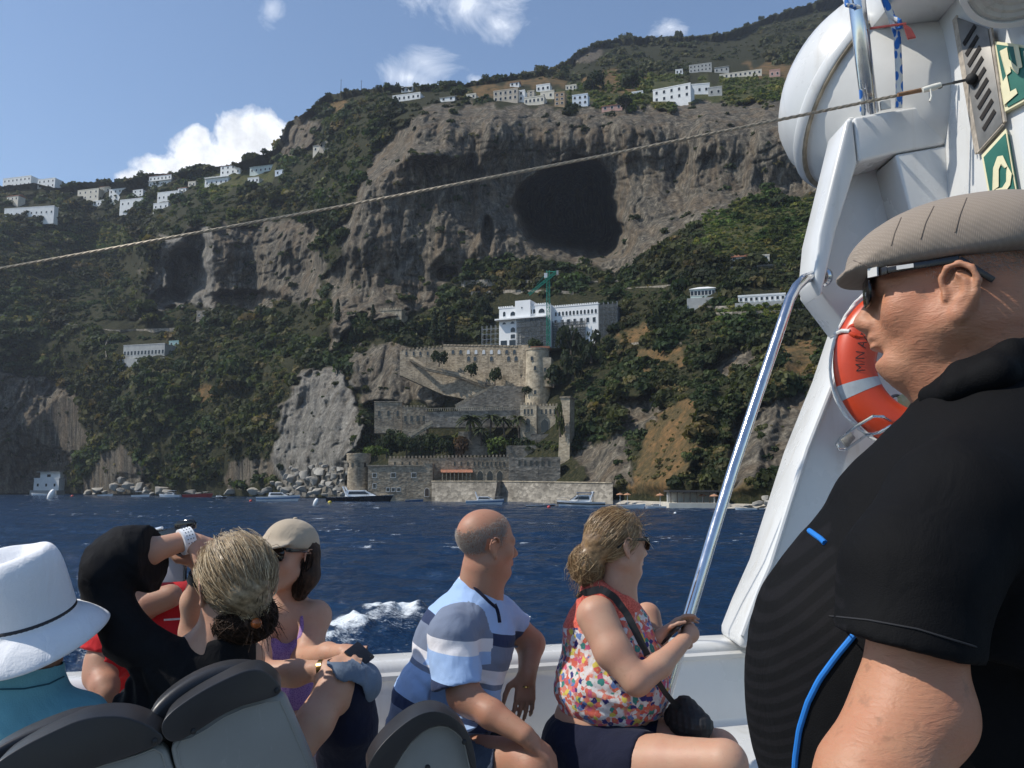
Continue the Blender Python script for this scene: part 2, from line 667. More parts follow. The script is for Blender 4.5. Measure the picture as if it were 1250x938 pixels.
def depth(u, v, detail=True, rockm=None):
    Y = np.exp(bil(LD, u, v))
    nu = u + fbm(u / 18, v / 18, 1.0, 3) * 9
    off = 0
    for poly, A, wl, wr in RIDGES:
        d, fade = ridge_f(poly, nu, v)
        off = off - A * fade * np.clip(np.where(d < 0, 1 + d / wl, 1 - d / wr), 0, 1) * (Y / 400)
    # main cave, a deep dome-roofed hollow
    ang = np.arctan2(v - 258, u - 697)
    rr = ((np.abs(u - 697 + 4 * np.sin(v / 17.0)) / np.where(v < 262, 61, 61 + (v - 262) * 0.22)) ** 2.0 + (np.abs(v - 262) / np.where(v < 262, 70, 60)) ** np.where(v < 262, 2.0, 3.0)) ** 0.5 * (1 + 0.06 * np.sin(ang * 3 + 1) + 0.09 * fbm(u / 14, v / 14, 5.0, 4))
    cave = sstep(1.06, 0.80, rr) * (55 + 170 * np.sqrt(np.clip(1 - rr, 0, 1)) + 9 * ridged(u / 9, v / 26, 61.0, 3))
    cave = cave * (1 - 0.88 * sstep(278, 318, v + 0.25 * (697 - u) + 6 * fbm(u / 9, v / 9, 71.0, 3)))
    off = off + cave
    # smaller hollows
    for cu, cv, ru, rv, dp in ((226, 335, 26, 42, 40), (238, 300, 16, 26, 26), (300, 368, 60, 16, 18), (596, 285, 8, 26, 12), (548, 335, 16, 12, 10), (205, 365, 26, 16, 22)):
        r2 = np.sqrt(((u - cu) / ru) ** 2 + ((v - cv) / rv) ** 2) * (1 + 0.25 * fbm(u / 12, v / 12, 8.0, 3))
        off = off + dp * sstep(1.0, 0.55, r2)
    if detail:
        X = (u - 625) / FPX * Y
        Z = (596 - v) / FPX * Y
        r = rockm if rockm is not None else masks(u, v)[0]
        sc = Y / 400
        crk = np.exp(-(vnoise(X / 6.0 + 0.6 * vnoise(X / 9, Z / 14, 3.0), Z / 34, 14.0) / 0.07) ** 2) + 0.6 * np.exp(-(vnoise(X / 12.0, Z / 7.0 + 0.5 * vnoise(X / 10, Z / 9, 5.0), 18.0) / 0.06) ** 2)
        nr = fbm(X / 24, Z / 70, 2.0, 4) * 7.5 + ridged(X / 8, Z / 30, 4.0, 4) * 3.4 + fbm(X / 3.4, Z / 5.5, 6.0, 4) * 2.4 + ridged(X / 24, Z / 8, 12.0, 3) * 1.0 + crk * 2.6
        nv = fbm(X / 55, Z / 70, 7.0, 4) * 24 + fbm(X / 6, Z / 6, 9.0, 3) * 1.6
        fadeb = sstep(0, 30, shorerow(u) - v)
        off = off + (nr * r + nv * (1 - r)) * (0.15 + 0.85 * fadeb) * np.clip(sc, 0.55, 2)
    return np.maximum(Y + off, np.exp(bil(LD, u, shorerow(u))) - 2)


NU, NV = 900, 400
us = np.linspace(-150, 1350, NU)
ts = np.linspace(0, 1, NV) ** 0.95
UU = np.repeat(us[None], NV, 0)
VV = shorerow(UU) + 1.2 + (skyrow(UU) + fbm(UU / 9, 0 * UU, 2.0, 4) * 2.0 - shorerow(UU) - 1.2) * ts[:, None]
rk, dr, grs = masks(UU, VV)
sm = lambda a: (a + np.roll(a, 1, 0) + np.roll(a, -1, 0) + np.roll(a, 1, 1) + np.roll(a, -1, 1)) / 5
rks = sm(rk)
YY = depth(UU, VV, True, rks)
for it in range(1):
    YY = 0.5 * YY + 0.5 * sm(YY)
W3 = PA(UU, VV, YY)
# the far side of the hill, falling away behind the skyline
back = []
for dY, dZ in ((60, -8), (200, -60), (500, -260)):
    b_ = W3[-1].copy()
    b_[:, 1] += dY
    b_[:, 2] = np.maximum(b_[:, 2] + dZ, -2)
    back.append(b_)
allv = np.concatenate([W3.reshape(-1, 3)] + back, 0)
NR = NV + 3
idx = np.arange(NR * NU).reshape(NR, NU)
fc = np.stack([idx[:-1, :-1], idx[:-1, 1:], idx[1:, 1:], idx[1:, :-1]], -1).reshape(-1, 4)
pad = lambda a: np.concatenate([a.ravel()] + [a[-1]] * 3)

m, t, b = newmat('land')
co = t.coord()
n_big = t.noise(co, 0.035, 6, 0.6)
n_med = t.noise(co, 0.16, 6, 0.65)
n_fine = t.noise(co, 0.9, 6, 0.7)
stv = t.noise(t.mapping(co, (0.42, 0.42, 0.045)), 1.0, 9, 0.72, 0.5)
stv2 = t.noise(t.mapping(co, (0.12, 0.12, 0.02)), 1.0, 5, 0.6)
rockc = t.ramp(stv, [(0.32, (0.024, 0.023, 0.021)), (0.45, (0.078, 0.070, 0.057)), (0.56, (0.155, 0.135, 0.104)), (0.72, (0.31, 0.275, 0.215))])
rockc = t.mix(t.ramp(stv2, [(0.45, 0.0), (0.68, 0.55)]), rockc, (0.160, 0.112, 0.068))
rockc = t.mix(t.ramp(n_med, [(0.5, 0.0), (0.72, 0.6)]), rockc, (0.045, 0.042, 0.039))
pale = t.attr('pale')
rockc = t.mix(t.math('MULTIPLY', pale, 0.6), rockc, t.ramp(n_med, [(0.3, (0.10, 0.097, 0.088)), (0.5, (0.20, 0.19, 0.17)), (0.7, (0.36, 0.34, 0.30))]))
rockc = t.mix(1.0, rockc, t.ramp(n_fine, [(0.3, 0.45), (0.65, 1.35)]), 'MULTIPLY')
vegc = t.ramp(n_fine, [(0.3, (0.012, 0.015, 0.008)), (0.5, (0.028, 0.030, 0.014)), (0.7, (0.075, 0.062, 0.032))])
dryc = t.mix(t.ramp(n_med, [(0.42, 0.0), (0.62, 1.0)]), t.ramp(n_fine, [(0.3, (0.05, 0.042, 0.022)), (0.55, (0.10, 0.075, 0.036)), (0.75, (0.17, 0.12, 0.055))]), t.ramp(n_fine, [(0.3, (0.09, 0.065, 0.03)), (0.55, (0.20, 0.115, 0.05)), (0.75, (0.30, 0.16, 0.07))]))
grc = t.ramp(t.math('ADD', t.math('MULTIPLY', n_fine, 0.5), t.math('MULTIPLY', n_med, 0.5)), [(0.36, (0.022, 0.030, 0.011)), (0.5, (0.055, 0.062, 0.022)), (0.62, (0.12, 0.10, 0.045))])
c_ = t.mix(t.attr('grass'), vegc, grc)
c_ = t.mix(t.attr('dry'), c_, dryc)
c_ = t.mix(t.attr('rock'), c_, rockc)
t.set(b, 'Base Color', c_)
b.inputs['Roughness'].default_value = 0.95
b.inputs['Specular IOR Level'].default_value = 0.1
hb = t.math('ADD', t.math('MULTIPLY', stv, 3.0), n_fine)
t.set(b, 'Normal', t.bump(hb, 0.55, 0.9))
PALE = [[(330, 560), (345, 500), (368, 455), (412, 447), (432, 470), (445, 530), (425, 600), (345, 590)], [(172, 385), (176, 332), (198, 288), (262, 272), (262, 380)], [(345, 575), (420, 560), (425, 610), (340, 608)]]
pl = np.zeros(UU.shape)
for p_ in PALE:
    pl = np.maximum(pl, pip(p_, UU, VV))
hill = link('hillside', allv, fc, m, None, True, attrs={'rock': pad(rks), 'dry': pad(sm(dr)), 'grass': pad(sm(grs)), 'pale': pad(sm(sm(pl)))})
tag(hill, 'limestone cliffs and scrubby slopes rising from the sea with a huge dark cave', 'hillside', None, 'structure')
ZTOP = YY  # depth grid used to stand things on the slope


def TY(u, v):
    """distance of the visible slope at photo direction (u,v)"""
    fu = np.clip((np.asarray(u, float) - us[0]) / (us[1] - us[0]), 0, NU - 1.001)
    iu = fu.astype(int)
    col = VV[:, iu] if np.ndim(iu) else VV[:, iu]
    if np.ndim(iu) == 0:
        return float(np.interp(v, VV[::-1, iu], YY[::-1, iu]))
    return np.array([np.interp(v_, VV[::-1, k], YY[::-1, k]) for v_, k in zip(v, iu)])


def T(u, v, fwd=0.0):
    return P(u, v, TY(u, v) - fwd)


# ------------------------------------------------------------------ scrub
def leafmat(name, sat=1.0):
    m, t, b = newmat(name)
    col = t.attr('tint', 'Color')
    n = t.noise(t.coord(), 0.8, 3, 0.6)
    cc = t.mix(1.0, col, t.ramp(n, [(0.3, 0.65), (0.7, 1.3)]), 'MULTIPLY')
    t.set(b, 'Base Color', cc)
    tr = t.node('ShaderNodeBsdfTranslucent', {'Color': t.mix(1.0, cc, (1.5, 1.6, 0.8), 'MULTIPLY')})
    mx = t.node('ShaderNodeMixShader', {0: 0.30, 1: b, 2: tr})
    t.t.links.new(mx.outputs[0], t.n['Material Output'].inputs[0])
    b.inputs['Roughness'].default_value = 0.75
    b.inputs['Specular IOR Level'].default_value = 0.2
    return m


M_LEAF = leafmat('scrub_leaves')


def crown_proto(n, seed, lobes=5, flat=0.75, leaf=0.16):
    """unit crown: leaf clump quads through a lumpy volume (radius about 1)"""
    r = np.random.default_rng(seed)
    cs = [np.array([0, 0, 0.45])] + [np.array([math.cos(a), math.sin(a), 0]) * r.uniform(0.35, 0.6) + np.array([0, 0, r.uniform(0.2, 0.75)]) for a in r.uniform(0, 2 * math.pi, lobes)]
    rs = [0.55] + list(r.uniform(0.32, 0.5, lobes))
    k = r.integers(0, len(cs), n)
    d = r.normal(size=(n, 3))
    d /= np.linalg.norm(d, axis=1, keepdims=True)
    d[:, 2] = np.where(d[:, 2] < -0.3, -d[:, 2], d[:, 2])
    rad = np.array(rs)[k] * r.uniform(0.72, 1.05, n)
    c = np.array(cs)[k] + d * rad[:, None]
    c[:, 2] *= flat
    nn = d + r.normal(size=(n, 3)) * 0.45
    nn /= np.linalg.norm(nn, axis=1, keepdims=True)
    a = np.cross(nn, r.normal(size=(n, 3)))
    a /= np.linalg.norm(a, axis=1, keepdims=True)
    b2 = np.cross(nn, a)
    s = leaf * r.uniform(0.6, 1.3, n)[:, None]
    q = np.stack([c - a * s - b2 * s * 0.7, c + a * s - b2 * s * 0.55, c + a * s * 0.8 + b2 * s * 0.8, c - a * s * 0.75 + b2 * s * 0.65], 1)
    return q  # n,4,3


PROTO = [crown_proto(105, 100 + i, 3 + i % 4, 0.75 + 0.07 * (i % 5), 0.17) for i in range(9)]


def scatter(pos, size, tint, name, protos=PROTO, zs=None):
    n = len(pos)
    vs = []
    ts_ = []
    which = RNG.integers(0, len(protos), n)
    for k in range(len(protos)):
        sel = np.where(which == k)[0]
        if not len(sel):
            continue
        a = RNG.uniform(0, 2 * math.pi, len(sel))
        co, si = np.cos(a)[:, None, None], np.sin(a)[:, None, None]
        q = protos[k][None]
        s = size[sel][:, None, None]
        x = (q[..., 0] * co - q[..., 1] * si) * s
        y = (q[..., 0] * si + q[..., 1] * co) * s
        z = q[..., 2] * s * (1 if zs is None else zs[sel][:, None, None])
        v = np.stack([x, y, z], -1) + pos[sel][:, None, None, :]
        vs.append(v.reshape(-1, 3))
        tt = tint[sel][:, None, None, :] * RNG.uniform(0.7, 1.35, (len(sel), q.shape[1], 1, 1))
        ts_.append(np.broadcast_to(tt, (len(sel), q.shape[1], 4, 3)).reshape(-1, 3))
    v = np.concatenate(vs)
    return link(name, v, np.arange(len(v)).reshape(-1, 4), M_LEAF, None, False, attrs={'tint': np.concatenate(ts_)})


N = 30000
u_ = RNG.uniform(-80, 1180, N)
sr, sh = skyrow(u_), shorerow(u_)
v_ = sr + (sh - 4 - sr) * RNG.uniform(0.0, 1, N)
rm, dm, gm = masks(u_, v_)
# places where built things stand and the scrub is cleared
CLEAR = [(418, 552, 752, 612), (452, 486, 700, 540), (530, 418, 700, 500), (600, 362, 742, 420), (460, 374, 495, 398), (142, 416, 208, 440), (795, 100, 884, 127), (475, 104, 518, 126), (600, 100, 694, 132), (0, 250, 72, 262), (178, 212, 214, 226), (92, 226, 172, 244), (838, 347, 882, 366), (903, 352, 962, 372), (36, 568, 80, 606), (745, 596, 1000, 630), (842, 76, 955, 96), (696, 113, 720, 132), (0, 210, 75, 234), (264, 198, 342, 228), (-60, 594, 420, 612), (118, 392, 212, 412), (534, 114, 560, 126)]
clr = np.zeros(N, bool)
for a0, b0, a1, b1 in CLEAR:
    clr |= (u_ > a0) & (u_ < a1) & (v_ > b0) & (v_ < b1)
bare = fbm(u_ / 20, v_ / 11, 50.0, 3)
pr = np.where(bare > 0.33, 0.35, 1.0) * np.where(rm > 0.5, 0.07, np.where(dm > 0.5, 0.30, np.where(gm > 0.5, 0.97, 1.0)))
keep = (RNG.uniform(0, 1, N) < pr) & ~clr
cavez = (((u_ - 697) / 66) ** 2 + ((v_ - 255) / 66) ** 2) < 1
keep &= ~(cavez & (RNG.uniform(0, 1, N) < 0.97))
u_, v_, rm, dm, gm = u_[keep], v_[keep], rm[keep], dm[keep], gm[keep]
Yb = TY(u_, v_)
clus = fbm(u_ / 34, v_ / 24, 14.0, 3)
size = np.clip(RNG.lognormal(0.92, 0.50, len(u_)) * (1 + 0.9 * np.clip(clus, -0.5, 0.6)), 0.9, 7.0) * np.where(rm > 0.5, 0.5, 1) * np.where(dm > 0.5, 0.4, 1) * np.where(gm > 0.5, 0.72, 1) * np.clip(Yb / 380, 0.62, 1.3)
pos = PA(u_, v_, Yb)
pos[:, 2] -= size * 0.30
pos[:, 1] += size * 0.25
ue = np.concatenate([RNG.uniform(-60, 1010, 700), RNG.uniform(640, 1010, 500)])
ve = skyrow(ue) + RNG.uniform(0.3, 5, len(ue))
um = RNG.uniform(-40, 1060, 60000)
vm = skyrow(um) + (shorerow(um) - skyrow(um)) * RNG.uniform(0, 1, len(um))
gk = masks(um, vm)[2] > 0.5
for a0, b0, a1, b1 in CLEAR:
    gk &= ~((um > a0) & (um < a1) & (vm > b0) & (vm < b1))
um, vm = um[gk][:4200], vm[gk][:4200]
ux, vx = np.concatenate([ue, um]), np.concatenate([ve, vm])
Yx = TY(ux, vx)
px_ = PA(ux, vx, Yx)
sx_ = np.concatenate([RNG.uniform(1.2, 3.4, len(ue)) * Yx[:len(ue)] / 700, RNG.uniform(0.7, 1.7, len(um)) * np.clip(Yx[len(ue):] / 380, 0.7, 1.8)])
px_[:, 2] -= sx_ * 0.3
u_, v_, gm, dm, rm = np.concatenate([u_, ux]), np.concatenate([v_, vx]), np.concatenate([gm, 0 * ue, 0 * um + 1]), np.concatenate([dm, 0 * ux]), np.concatenate([rm, 0 * ux])
pos, size, clus = np.concatenate([pos, px_]), np.concatenate([size, sx_]), np.concatenate([clus, 0 * ux])
sp = RNG.uniform(0, 1, len(u_))
patch = vnoise(u_ / 40, v_ / 30, 4.0)
base = np.where((sp < 0.62)[:, None], np.array([0.037, 0.049, 0.019]), np.where((sp < 0.86)[:, None], np.array([0.068, 0.080, 0.029]), np.array([0.120, 0.105, 0.045])))
base = base * (1 + 0.35 * patch - 0.55 * np.clip(clus, -0.3, 0.6))[:, None] * np.stack([1 + 0.25 * vnoise(u_ / 22, v_ / 18, 40.0), np.ones(len(u_)), np.ones(len(u_))], 1)
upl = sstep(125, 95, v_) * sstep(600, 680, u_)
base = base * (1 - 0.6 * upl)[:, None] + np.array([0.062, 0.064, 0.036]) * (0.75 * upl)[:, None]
base = np.where((gm > 0.5)[:, None], base * np.array([1.7, 1.85, 1.15]), base)
base = np.where((dm > 0.5)[:, None], base * 0.4 + np.array([0.10, 0.085, 0.035]), base)
print('scrub clumps', len(u_))
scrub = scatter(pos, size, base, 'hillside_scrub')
tag(scrub, 'dark green Mediterranean scrub and woodland covering the slopes between the cliffs', 'scrub', None, 'stuff')

# ------------------------------------------------------------------ sea
m, t, b = newmat('sea_water')
co = t.coord()
fo = t.attr('foam')
n1 = t.noise(t.mapping(co, (0.9, 1.6, 1)), 2.6, 5, 0.65, 0.4)
n2 = t.noise(t.mapping(co, (0.25, 0.45, 1)), 1.0, 5, 0.6, 0.3)
foamn = t.math('ADD', t.math('MULTIPLY', t.noise(t.mapping(co, (1.0, 1.8, 1)), 3.5, 8, 0.72, 0.8), 0.6), t.math('MULTIPLY', t.noise(t.mapping(co, (1.0, 1.6, 1)), 14.0, 6, 0.7, 0.5), 0.4))
ff = t.math('MULTIPLY', t.ramp(t.math('ADD', fo, t.math('MULTIPLY', t.math('SUBTRACT', foamn, 0.5), 3.0)), [(0.40, 0.0), (0.95, 1.0)]), 0.95)
t.set(b, 'Base Color', t.mix(ff, t.ramp(n2, [(0.3, (0.0042, 0.020, 0.054)), (0.7, (0.0078, 0.035, 0.088))]), (0.80, 0.84, 0.86)))
t.set(b, 'Roughness', t.math('ADD', t.math('MULTIPLY', ff, 0.5), 0.09))
b.inputs['IOR'].default_value = 1.33
n3 = t.noise(t.mapping(co, (1.0, 1.5, 1)), 9.0, 3, 0.6)
bn = t.bump(t.math('ADD', t.math('ADD', n1, t.math('MULTIPLY', n3, 0.22)), t.math('MULTIPLY', n2, 1.8)), 0.6, 0.36)
t.set(b, 'Normal', bn)
na, nr_ = 620, 760
az = np.linspace(R(-75), R(75), na)
rad = np.concatenate([np.linspace(2.5, 8, 40), 8 * (700 / 8) ** np.linspace(0.01, 1, nr_ - 40)])
AZ, RD = np.meshgrid(az, rad)
X, Yw = np.sin(AZ) * RD, np.cos(AZ) * RD
amp = np.clip(1.15 - RD / 700, 0.5, 1)
Zw = (fbm(X / 9 + 0.3 * Yw / 9, Yw / 3.6, 1.0, 3) * 0.34 + ridged(X / 3.2 + 4, Yw / 1.5, 2.0, 3) * 0.15 + fbm(X / 0.9, Yw / 0.5, 3.0, 2) * 0.045 * (RD < 90)) * amp
crest = fbm(X / 16, Yw / 10, 21.0, 3)
foam = sstep(0.10, 0.40, crest) * sstep(0.30, 0.48, fbm(X / 0.9, Yw / 0.55, 31.0, 2)) * sstep(0.05, 0.40, ridged(X / 3.2 + 4, Yw / 1.5, 2.0, 3)) * 0.66 * sstep(30, 60, RD)
# wake thrown off the ferry's side: crest running away behind it to the left
WK = [(-2.6, 28.5, 0.0), (-3.3, 26.2, 1.0), (-4.1, 23.2, 1.0), (-5.4, 20.6, 0.9), (-8.5, 18.8, 0.8), (-12.5, 17.6, 0.7)]
bd, bw = np.full(X.shape, 99.0), np.zeros(X.shape)
for (xa, ya, wa), (xb, yb, wb) in zip(WK[:-1], WK[1:]):
    tt = np.clip(((X - xa) * (xb - xa) + (Yw - ya) * (yb - ya)) / ((xb - xa) ** 2 + (yb - ya) ** 2), 0, 1)
    dd = np.hypot(X - xa - tt * (xb - xa), Yw - ya - tt * (yb - ya))
    bw = np.where(dd < bd, wa + tt * (wb - wa), bw)
    bd = np.minimum(bd, dd)
wk = np.exp(-(bd / 1.0) ** 2) * bw
Zw = Zw + 0.50 * np.exp(-(bd / 1.5) ** 2) * bw + 0.30 * wk * fbm(X / 0.45, Yw / 0.6, 8.0, 3)
foam = np.maximum(foam, wk * (0.62 + 1.2 * fbm(X / 0.6, Yw / 0.9, 2.0, 4)) + 0.30 * np.exp(-(bd / 3.5) ** 2) * bw * sstep(0.1, 0.45, ridged(X / 1.4 + Yw / 4, Yw / 2.4, 6.0, 2)))
sv = np.stack([X, Yw, Zw], -1).reshape(-1, 3)
idx = np.arange(na * nr_).reshape(nr_, na)
fc = np.stack([idx[:-1, :-1], idx[:-1, 1:], idx[1:, 1:], idx[1:, :-1]], -1).reshape(-1, 4)
sea = link('sea', sv, fc, m, None, True, attrs={'foam': foam.ravel()})
tag(sea, 'dark navy choppy sea with small whitecaps between the boat and the shore', 'sea', None, 'structure')
o = link('seabed', [(-6000, -3000, -1.2), (6000, -3000, -1.2), (6000, 9000, -1.2), (-6000, 9000, -1.2)], [[0, 1, 2, 3]], MATS['sea_water'])
tag(o, 'dark blue deep water sheet', 'sea', None, 'structure')

# thin sea air between the boat and the shore
m, t, b = newmat('sea_haze')
t.n.remove(b)
pv = t.node('ShaderNodeVolumePrincipled')
pv.inputs['Color'].default_value = (0.80, 0.88, 1.0, 1)
pv.inputs['Density'].default_value = 0.00010
pv.inputs['Anisotropy'].default_value = 0.3
t.t.links.new(pv.outputs[0], t.n['Material Output'].inputs['Volume'])
hz = MB().box0(-1500, 1500, -60, 2300, -2.4, 800).build('haze', m)
tag(hz, 'thin bluish sea haze', 'haze', None, 'stuff')
SC.cycles.volume_bounces = 0
# ------------------------------------------------------------------ buildings on the slopes
PL = dict(
    white=simple('white_plaster', (0.74, 0.74, 0.72), 0.85, 0.10, 0.35),
    cream=simple('cream_plaster', (0.62, 0.57, 0.47), 0.85, 0.14, 0.35),
    beige=simple('beige_plaster', (0.46, 0.40, 0.32), 0.88, 0.18, 0.4),
    grey=simple('grey_plaster', (0.38, 0.38, 0.36), 0.88, 0.2, 0.4),
    pale=simple('pale_blue_plaster', (0.62, 0.68, 0.74), 0.85, 0.10, 0.4),
    ochre=simple('ochre_plaster', (0.36, 0.25, 0.15), 0.88, 0.25, 0.4),
    pink=simple('pink_plaster', (0.50, 0.30, 0.25), 0.88, 0.2, 0.4),
)
M_TILE = simple('terracotta_tiles', (0.30, 0.125, 0.07), 0.85, 0.35, 1.2, bump=0.4, bscale=6, bdist=0.05)
M_FLATROOF = simple('flat_roof_screed', (0.44, 0.42, 0.38), 0.9, 0.2, 0.5)
M_DARKPANE = simple('dark_glass_and_arch_shade', (0.016, 0.020, 0.024), 0.18, 0.3, 1.0)  # window glass; in open arches the dark colour stands in for shade
M_FRAMEW = simple('pale_window_surround', (0.66, 0.65, 0.61), 0.8, 0.08, 1.0)
M_SHUT = simple('green_shutter', (0.035, 0.07, 0.05), 0.7, 0.2, 1.0)
M_WOODD = simple('dark_timber', (0.06, 0.045, 0.035), 0.8, 0.3, 2.0)


def stone(name, c0, c1, scale=1.2):
    m, t, b = newmat(name)
    co = t.coord()
    v = t.node('ShaderNodeTexVoronoi', {'Vector': t.mapping(co, (1, 1, 1.7)), 'Scale': scale})
    n = t.noise(co, 0.25, 5, 0.65)
    col = t.mix(t.node('ShaderNodeSeparateColor', {0: v.outputs['Color']}).outputs[0], c0, c1)
    col = t.mix(1.0, col, t.ramp(n, [(0.3, 0.55), (0.7, 1.15)]), 'MULTIPLY')
    st = t.noise(t.mapping(co, (0.9, 0.9, 0.08)), 1.0, 4, 0.6)
    col = t.mix(t.ramp(st, [(0.55, 0.0), (0.75, 0.5)]), col, (0.05, 0.048, 0.042))
    t.set(b, 'Base Color', col)
    b.inputs['Roughness'].default_value = 0.92
    b.inputs['Specular IOR Level'].default_value = 0.15
    t.set(b, 'Normal', t.bump(v.outputs['Distance'], 0.6, 0.12))
    return m


M_STONE = stone('castle_stone', (0.235, 0.19, 0.135), (0.44, 0.365, 0.265))
M_STONEG = stone('grey_rubble_stone', (0.18, 0.16, 0.13), (0.36, 0.32, 0.26), 0.9)
M_STONEL = stone('pale_tower_stone', (0.36, 0.30, 0.215), (0.56, 0.475, 0.345), 1.0)


def win_mesh(name, w, h, arch=False, surround=0.12, proud=0.06, mat=M_FRAMEW, pane=M_DARKPANE):
    """window in the XZ plane, wall face at y = 0, outside towards -y; origin at the sill middle"""
    mb = MB()

    def outline(w_, h_, z0=0.0):
        if not arch:
            return [(-w_ / 2, z0), (w_ / 2, z0), (w_ / 2, z0 + h_), (-w_ / 2, z0 + h_)]
        pts = [(-w_ / 2, z0), (w_ / 2, z0)]
        hs = h_ - w_ * 0.62 if arch == 'gothic' else h_ - w_ / 2
        if arch == 'gothic':
            pts += [(w_ / 2, z0 + hs), (w_ * 0.36, z0 + hs + w_ * 0.34), (0, z0 + h_), (-w_ * 0.36, z0 + hs + w_ * 0.34), (-w_ / 2, z0 + hs)]
        else:
            for k in range(0, 7):
                a = math.pi * k / 6
                pts.append((w_ / 2 * math.cos(a), z0 + hs + w_ / 2 * math.sin(a)))
        return pts
    mb.mi = 0
    if surround > 0:
        mb.prism([(x, -proud * 0.6, z) for x, z in outline(w + 2 * surround, h + surround, 0)], (0, proud * 0.6 + 0.2, 0))
        mb.box((0, -proud, -0.06), (w + 3 * surround, proud * 2.4, 0.12))
    mb.mi = 1
    mb.prism([(x, -proud, z) for x, z in outline(w, h)], (0, proud + 0.25, 0))
    me = mb.build(name, [mat, pane], None)
    return me


_proto_cache = {}


def add_window(parent, x, y, z, w, h, rz=0.0, arch=False, kind='window', surround=0.12, mat=None, pane=None):
    key = (round(w, 2), round(h, 2), arch, kind, surround, mat.name if mat else '', pane.name if pane else '')
    if key not in _proto_cache:
        o = win_mesh(kind, w, h, arch, surround, 0.06, mat or M_FRAMEW, pane or M_DARKPANE)
        _proto_cache[key] = o.data
    else:
        o = bpy.data.objects.new(kind, _proto_cache[key])
        COL.objects.link(o)
    o.parent = parent
    o.location = (x, y, z)
    o.rotation_euler = (0, 0, rz)
    return o


def house(u, v, wpx, hpx, label, wall='white', roof='flat', rows=1, cols=3, yaw=-16, depth=None, group=None, name='house', wh=None, arch=False, balcony=False, roofc=None, fwd=1.0, chimney=False, cat='house', extra=None, door=False, base=None):
    Y = TY(u, v) - fwd
    o = P(u, v, Y)
    s = Y / FPX * 1.0
    W, H = wpx * s / math.cos(R(yaw)) * 0.97, hpx * s
    D = depth or max(5.0, min(W * 0.6, 10))
    g = thing(name, label, cat, o, R(yaw), group)
    mb = MB().box0(-W / 2, W / 2, 0, D, -7, H)
    mb.build('wall', PL[wall] if isinstance(wall, str) else wall, g)
    ov = 0.35
    rm_ = roofc or (M_TILE if roof in ('gable', 'hip') else M_FLATROOF)
    rb = MB()
    if roof == 'flat':
        rb.box0(-W / 2 - 0.12, W / 2 + 0.12, -0.12, D + 0.12, H, H + 0.14)
        for a in ((-W / 2 - 0.12, W / 2 + 0.12, -0.12, 0.14), (-W / 2 - 0.12, W / 2 + 0.12, D - 0.14, D + 0.12)):
            rb.box0(a[0], a[1], a[2], a[3], H + 0.14, H + 0.55)
        rm_ = roofc or (PL[wall] if isinstance(wall, str) else wall)
    elif roof == 'hip':
        r_ = min(D, W) * 0.22
        z = H
        x0, x1, y0, y1 = -W / 2 - ov, W / 2 + ov, -ov, D + ov
        hx = max(0.2, (W - D) / 2)
        rb.add([(x0, y0, z), (x1, y0, z), (x1, y1, z), (x0, y1, z), (-hx, D / 2, z + r_), (hx, D / 2, z + r_), (x0, y0, z - 0.18), (x1, y0, z - 0.18), (x1, y1, z - 0.18), (x0, y1, z - 0.18)],
               [[0, 1, 5, 4], [1, 2, 5], [2, 3, 4, 5], [3, 0, 4], [6, 7, 1, 0], [7, 8, 2, 1], [8, 9, 3, 2], [9, 6, 0, 3], [9, 8, 7, 6]])
    else:
        r_ = D * 0.26
        rb.prism([(-W / 2 - ov, -ov, H - 0.05), (-W / 2 - ov, D / 2, H + r_), (-W / 2 - ov, D + ov, H - 0.05), (-W / 2 - ov, D + ov, H - 0.25), (-W / 2 - ov, -ov, H - 0.25)], (W + 2 * ov, 0, 0))
    ro = rb.build('roof', rm_, g)
    if chimney:
        MB().box0(W * 0.2, W * 0.2 + 0.8, D * 0.4, D * 0.4 + 0.8, H + 0.2, H + 2.2).build('chimney', PL['beige'], ro)
    fh = H / rows
    ww = wh[0] if wh else min(1.25, W / cols * 0.42)
    hh = wh[1] if wh else min(fh * 0.5, 1.7)
    for r_ in range(rows):
        for c in range(cols):
            x = -W / 2 + W * (c + 0.5) / cols
            add_window(g, x, 0, fh * r_ + fh * 0.30, round(ww, 1), round(hh, 1), 0, arch)
    if D > 3:
        add_window(g, -W / 2, D * 0.5, fh * 0.3 + fh * (rows - 1), round(ww, 1), round(hh, 1), R(-90), arch)
    if door:
        mbd = MB().box0(W * 0.36, W * 0.36 + 1.0, -0.08, 0.1, 0.0, 2.1)
        mbd.build('door', M_WOODD, g)
    if balcony:
        bb = MB()
        for r_ in range(1, rows + 1 if balcony == 'all' else rows):
            z = fh * r_ - (0.0 if r_ < rows else 0.4)
            bb.box0(-W / 2, W / 2, -1.3, 0.0, z - 0.12, z + 0.04)
            bb.box0(-W / 2, W / 2, -1.3, -1.2, z + 0.9, z + 0.98)
            for k in range(int(W / 0.5)):
                bb.box0(-W / 2 + k * 0.5, -W / 2 + k * 0.5 + 0.06, -1.28, -1.22, z, z + 0.9)
        bb.build('balcony', PL['white'], g)
    if base:
        MB().box0(-W / 2 - base, W / 2 + base, -2.5, D, -8, -0.4).build('terrace', PL['grey'], g)
    return g, W, H, D


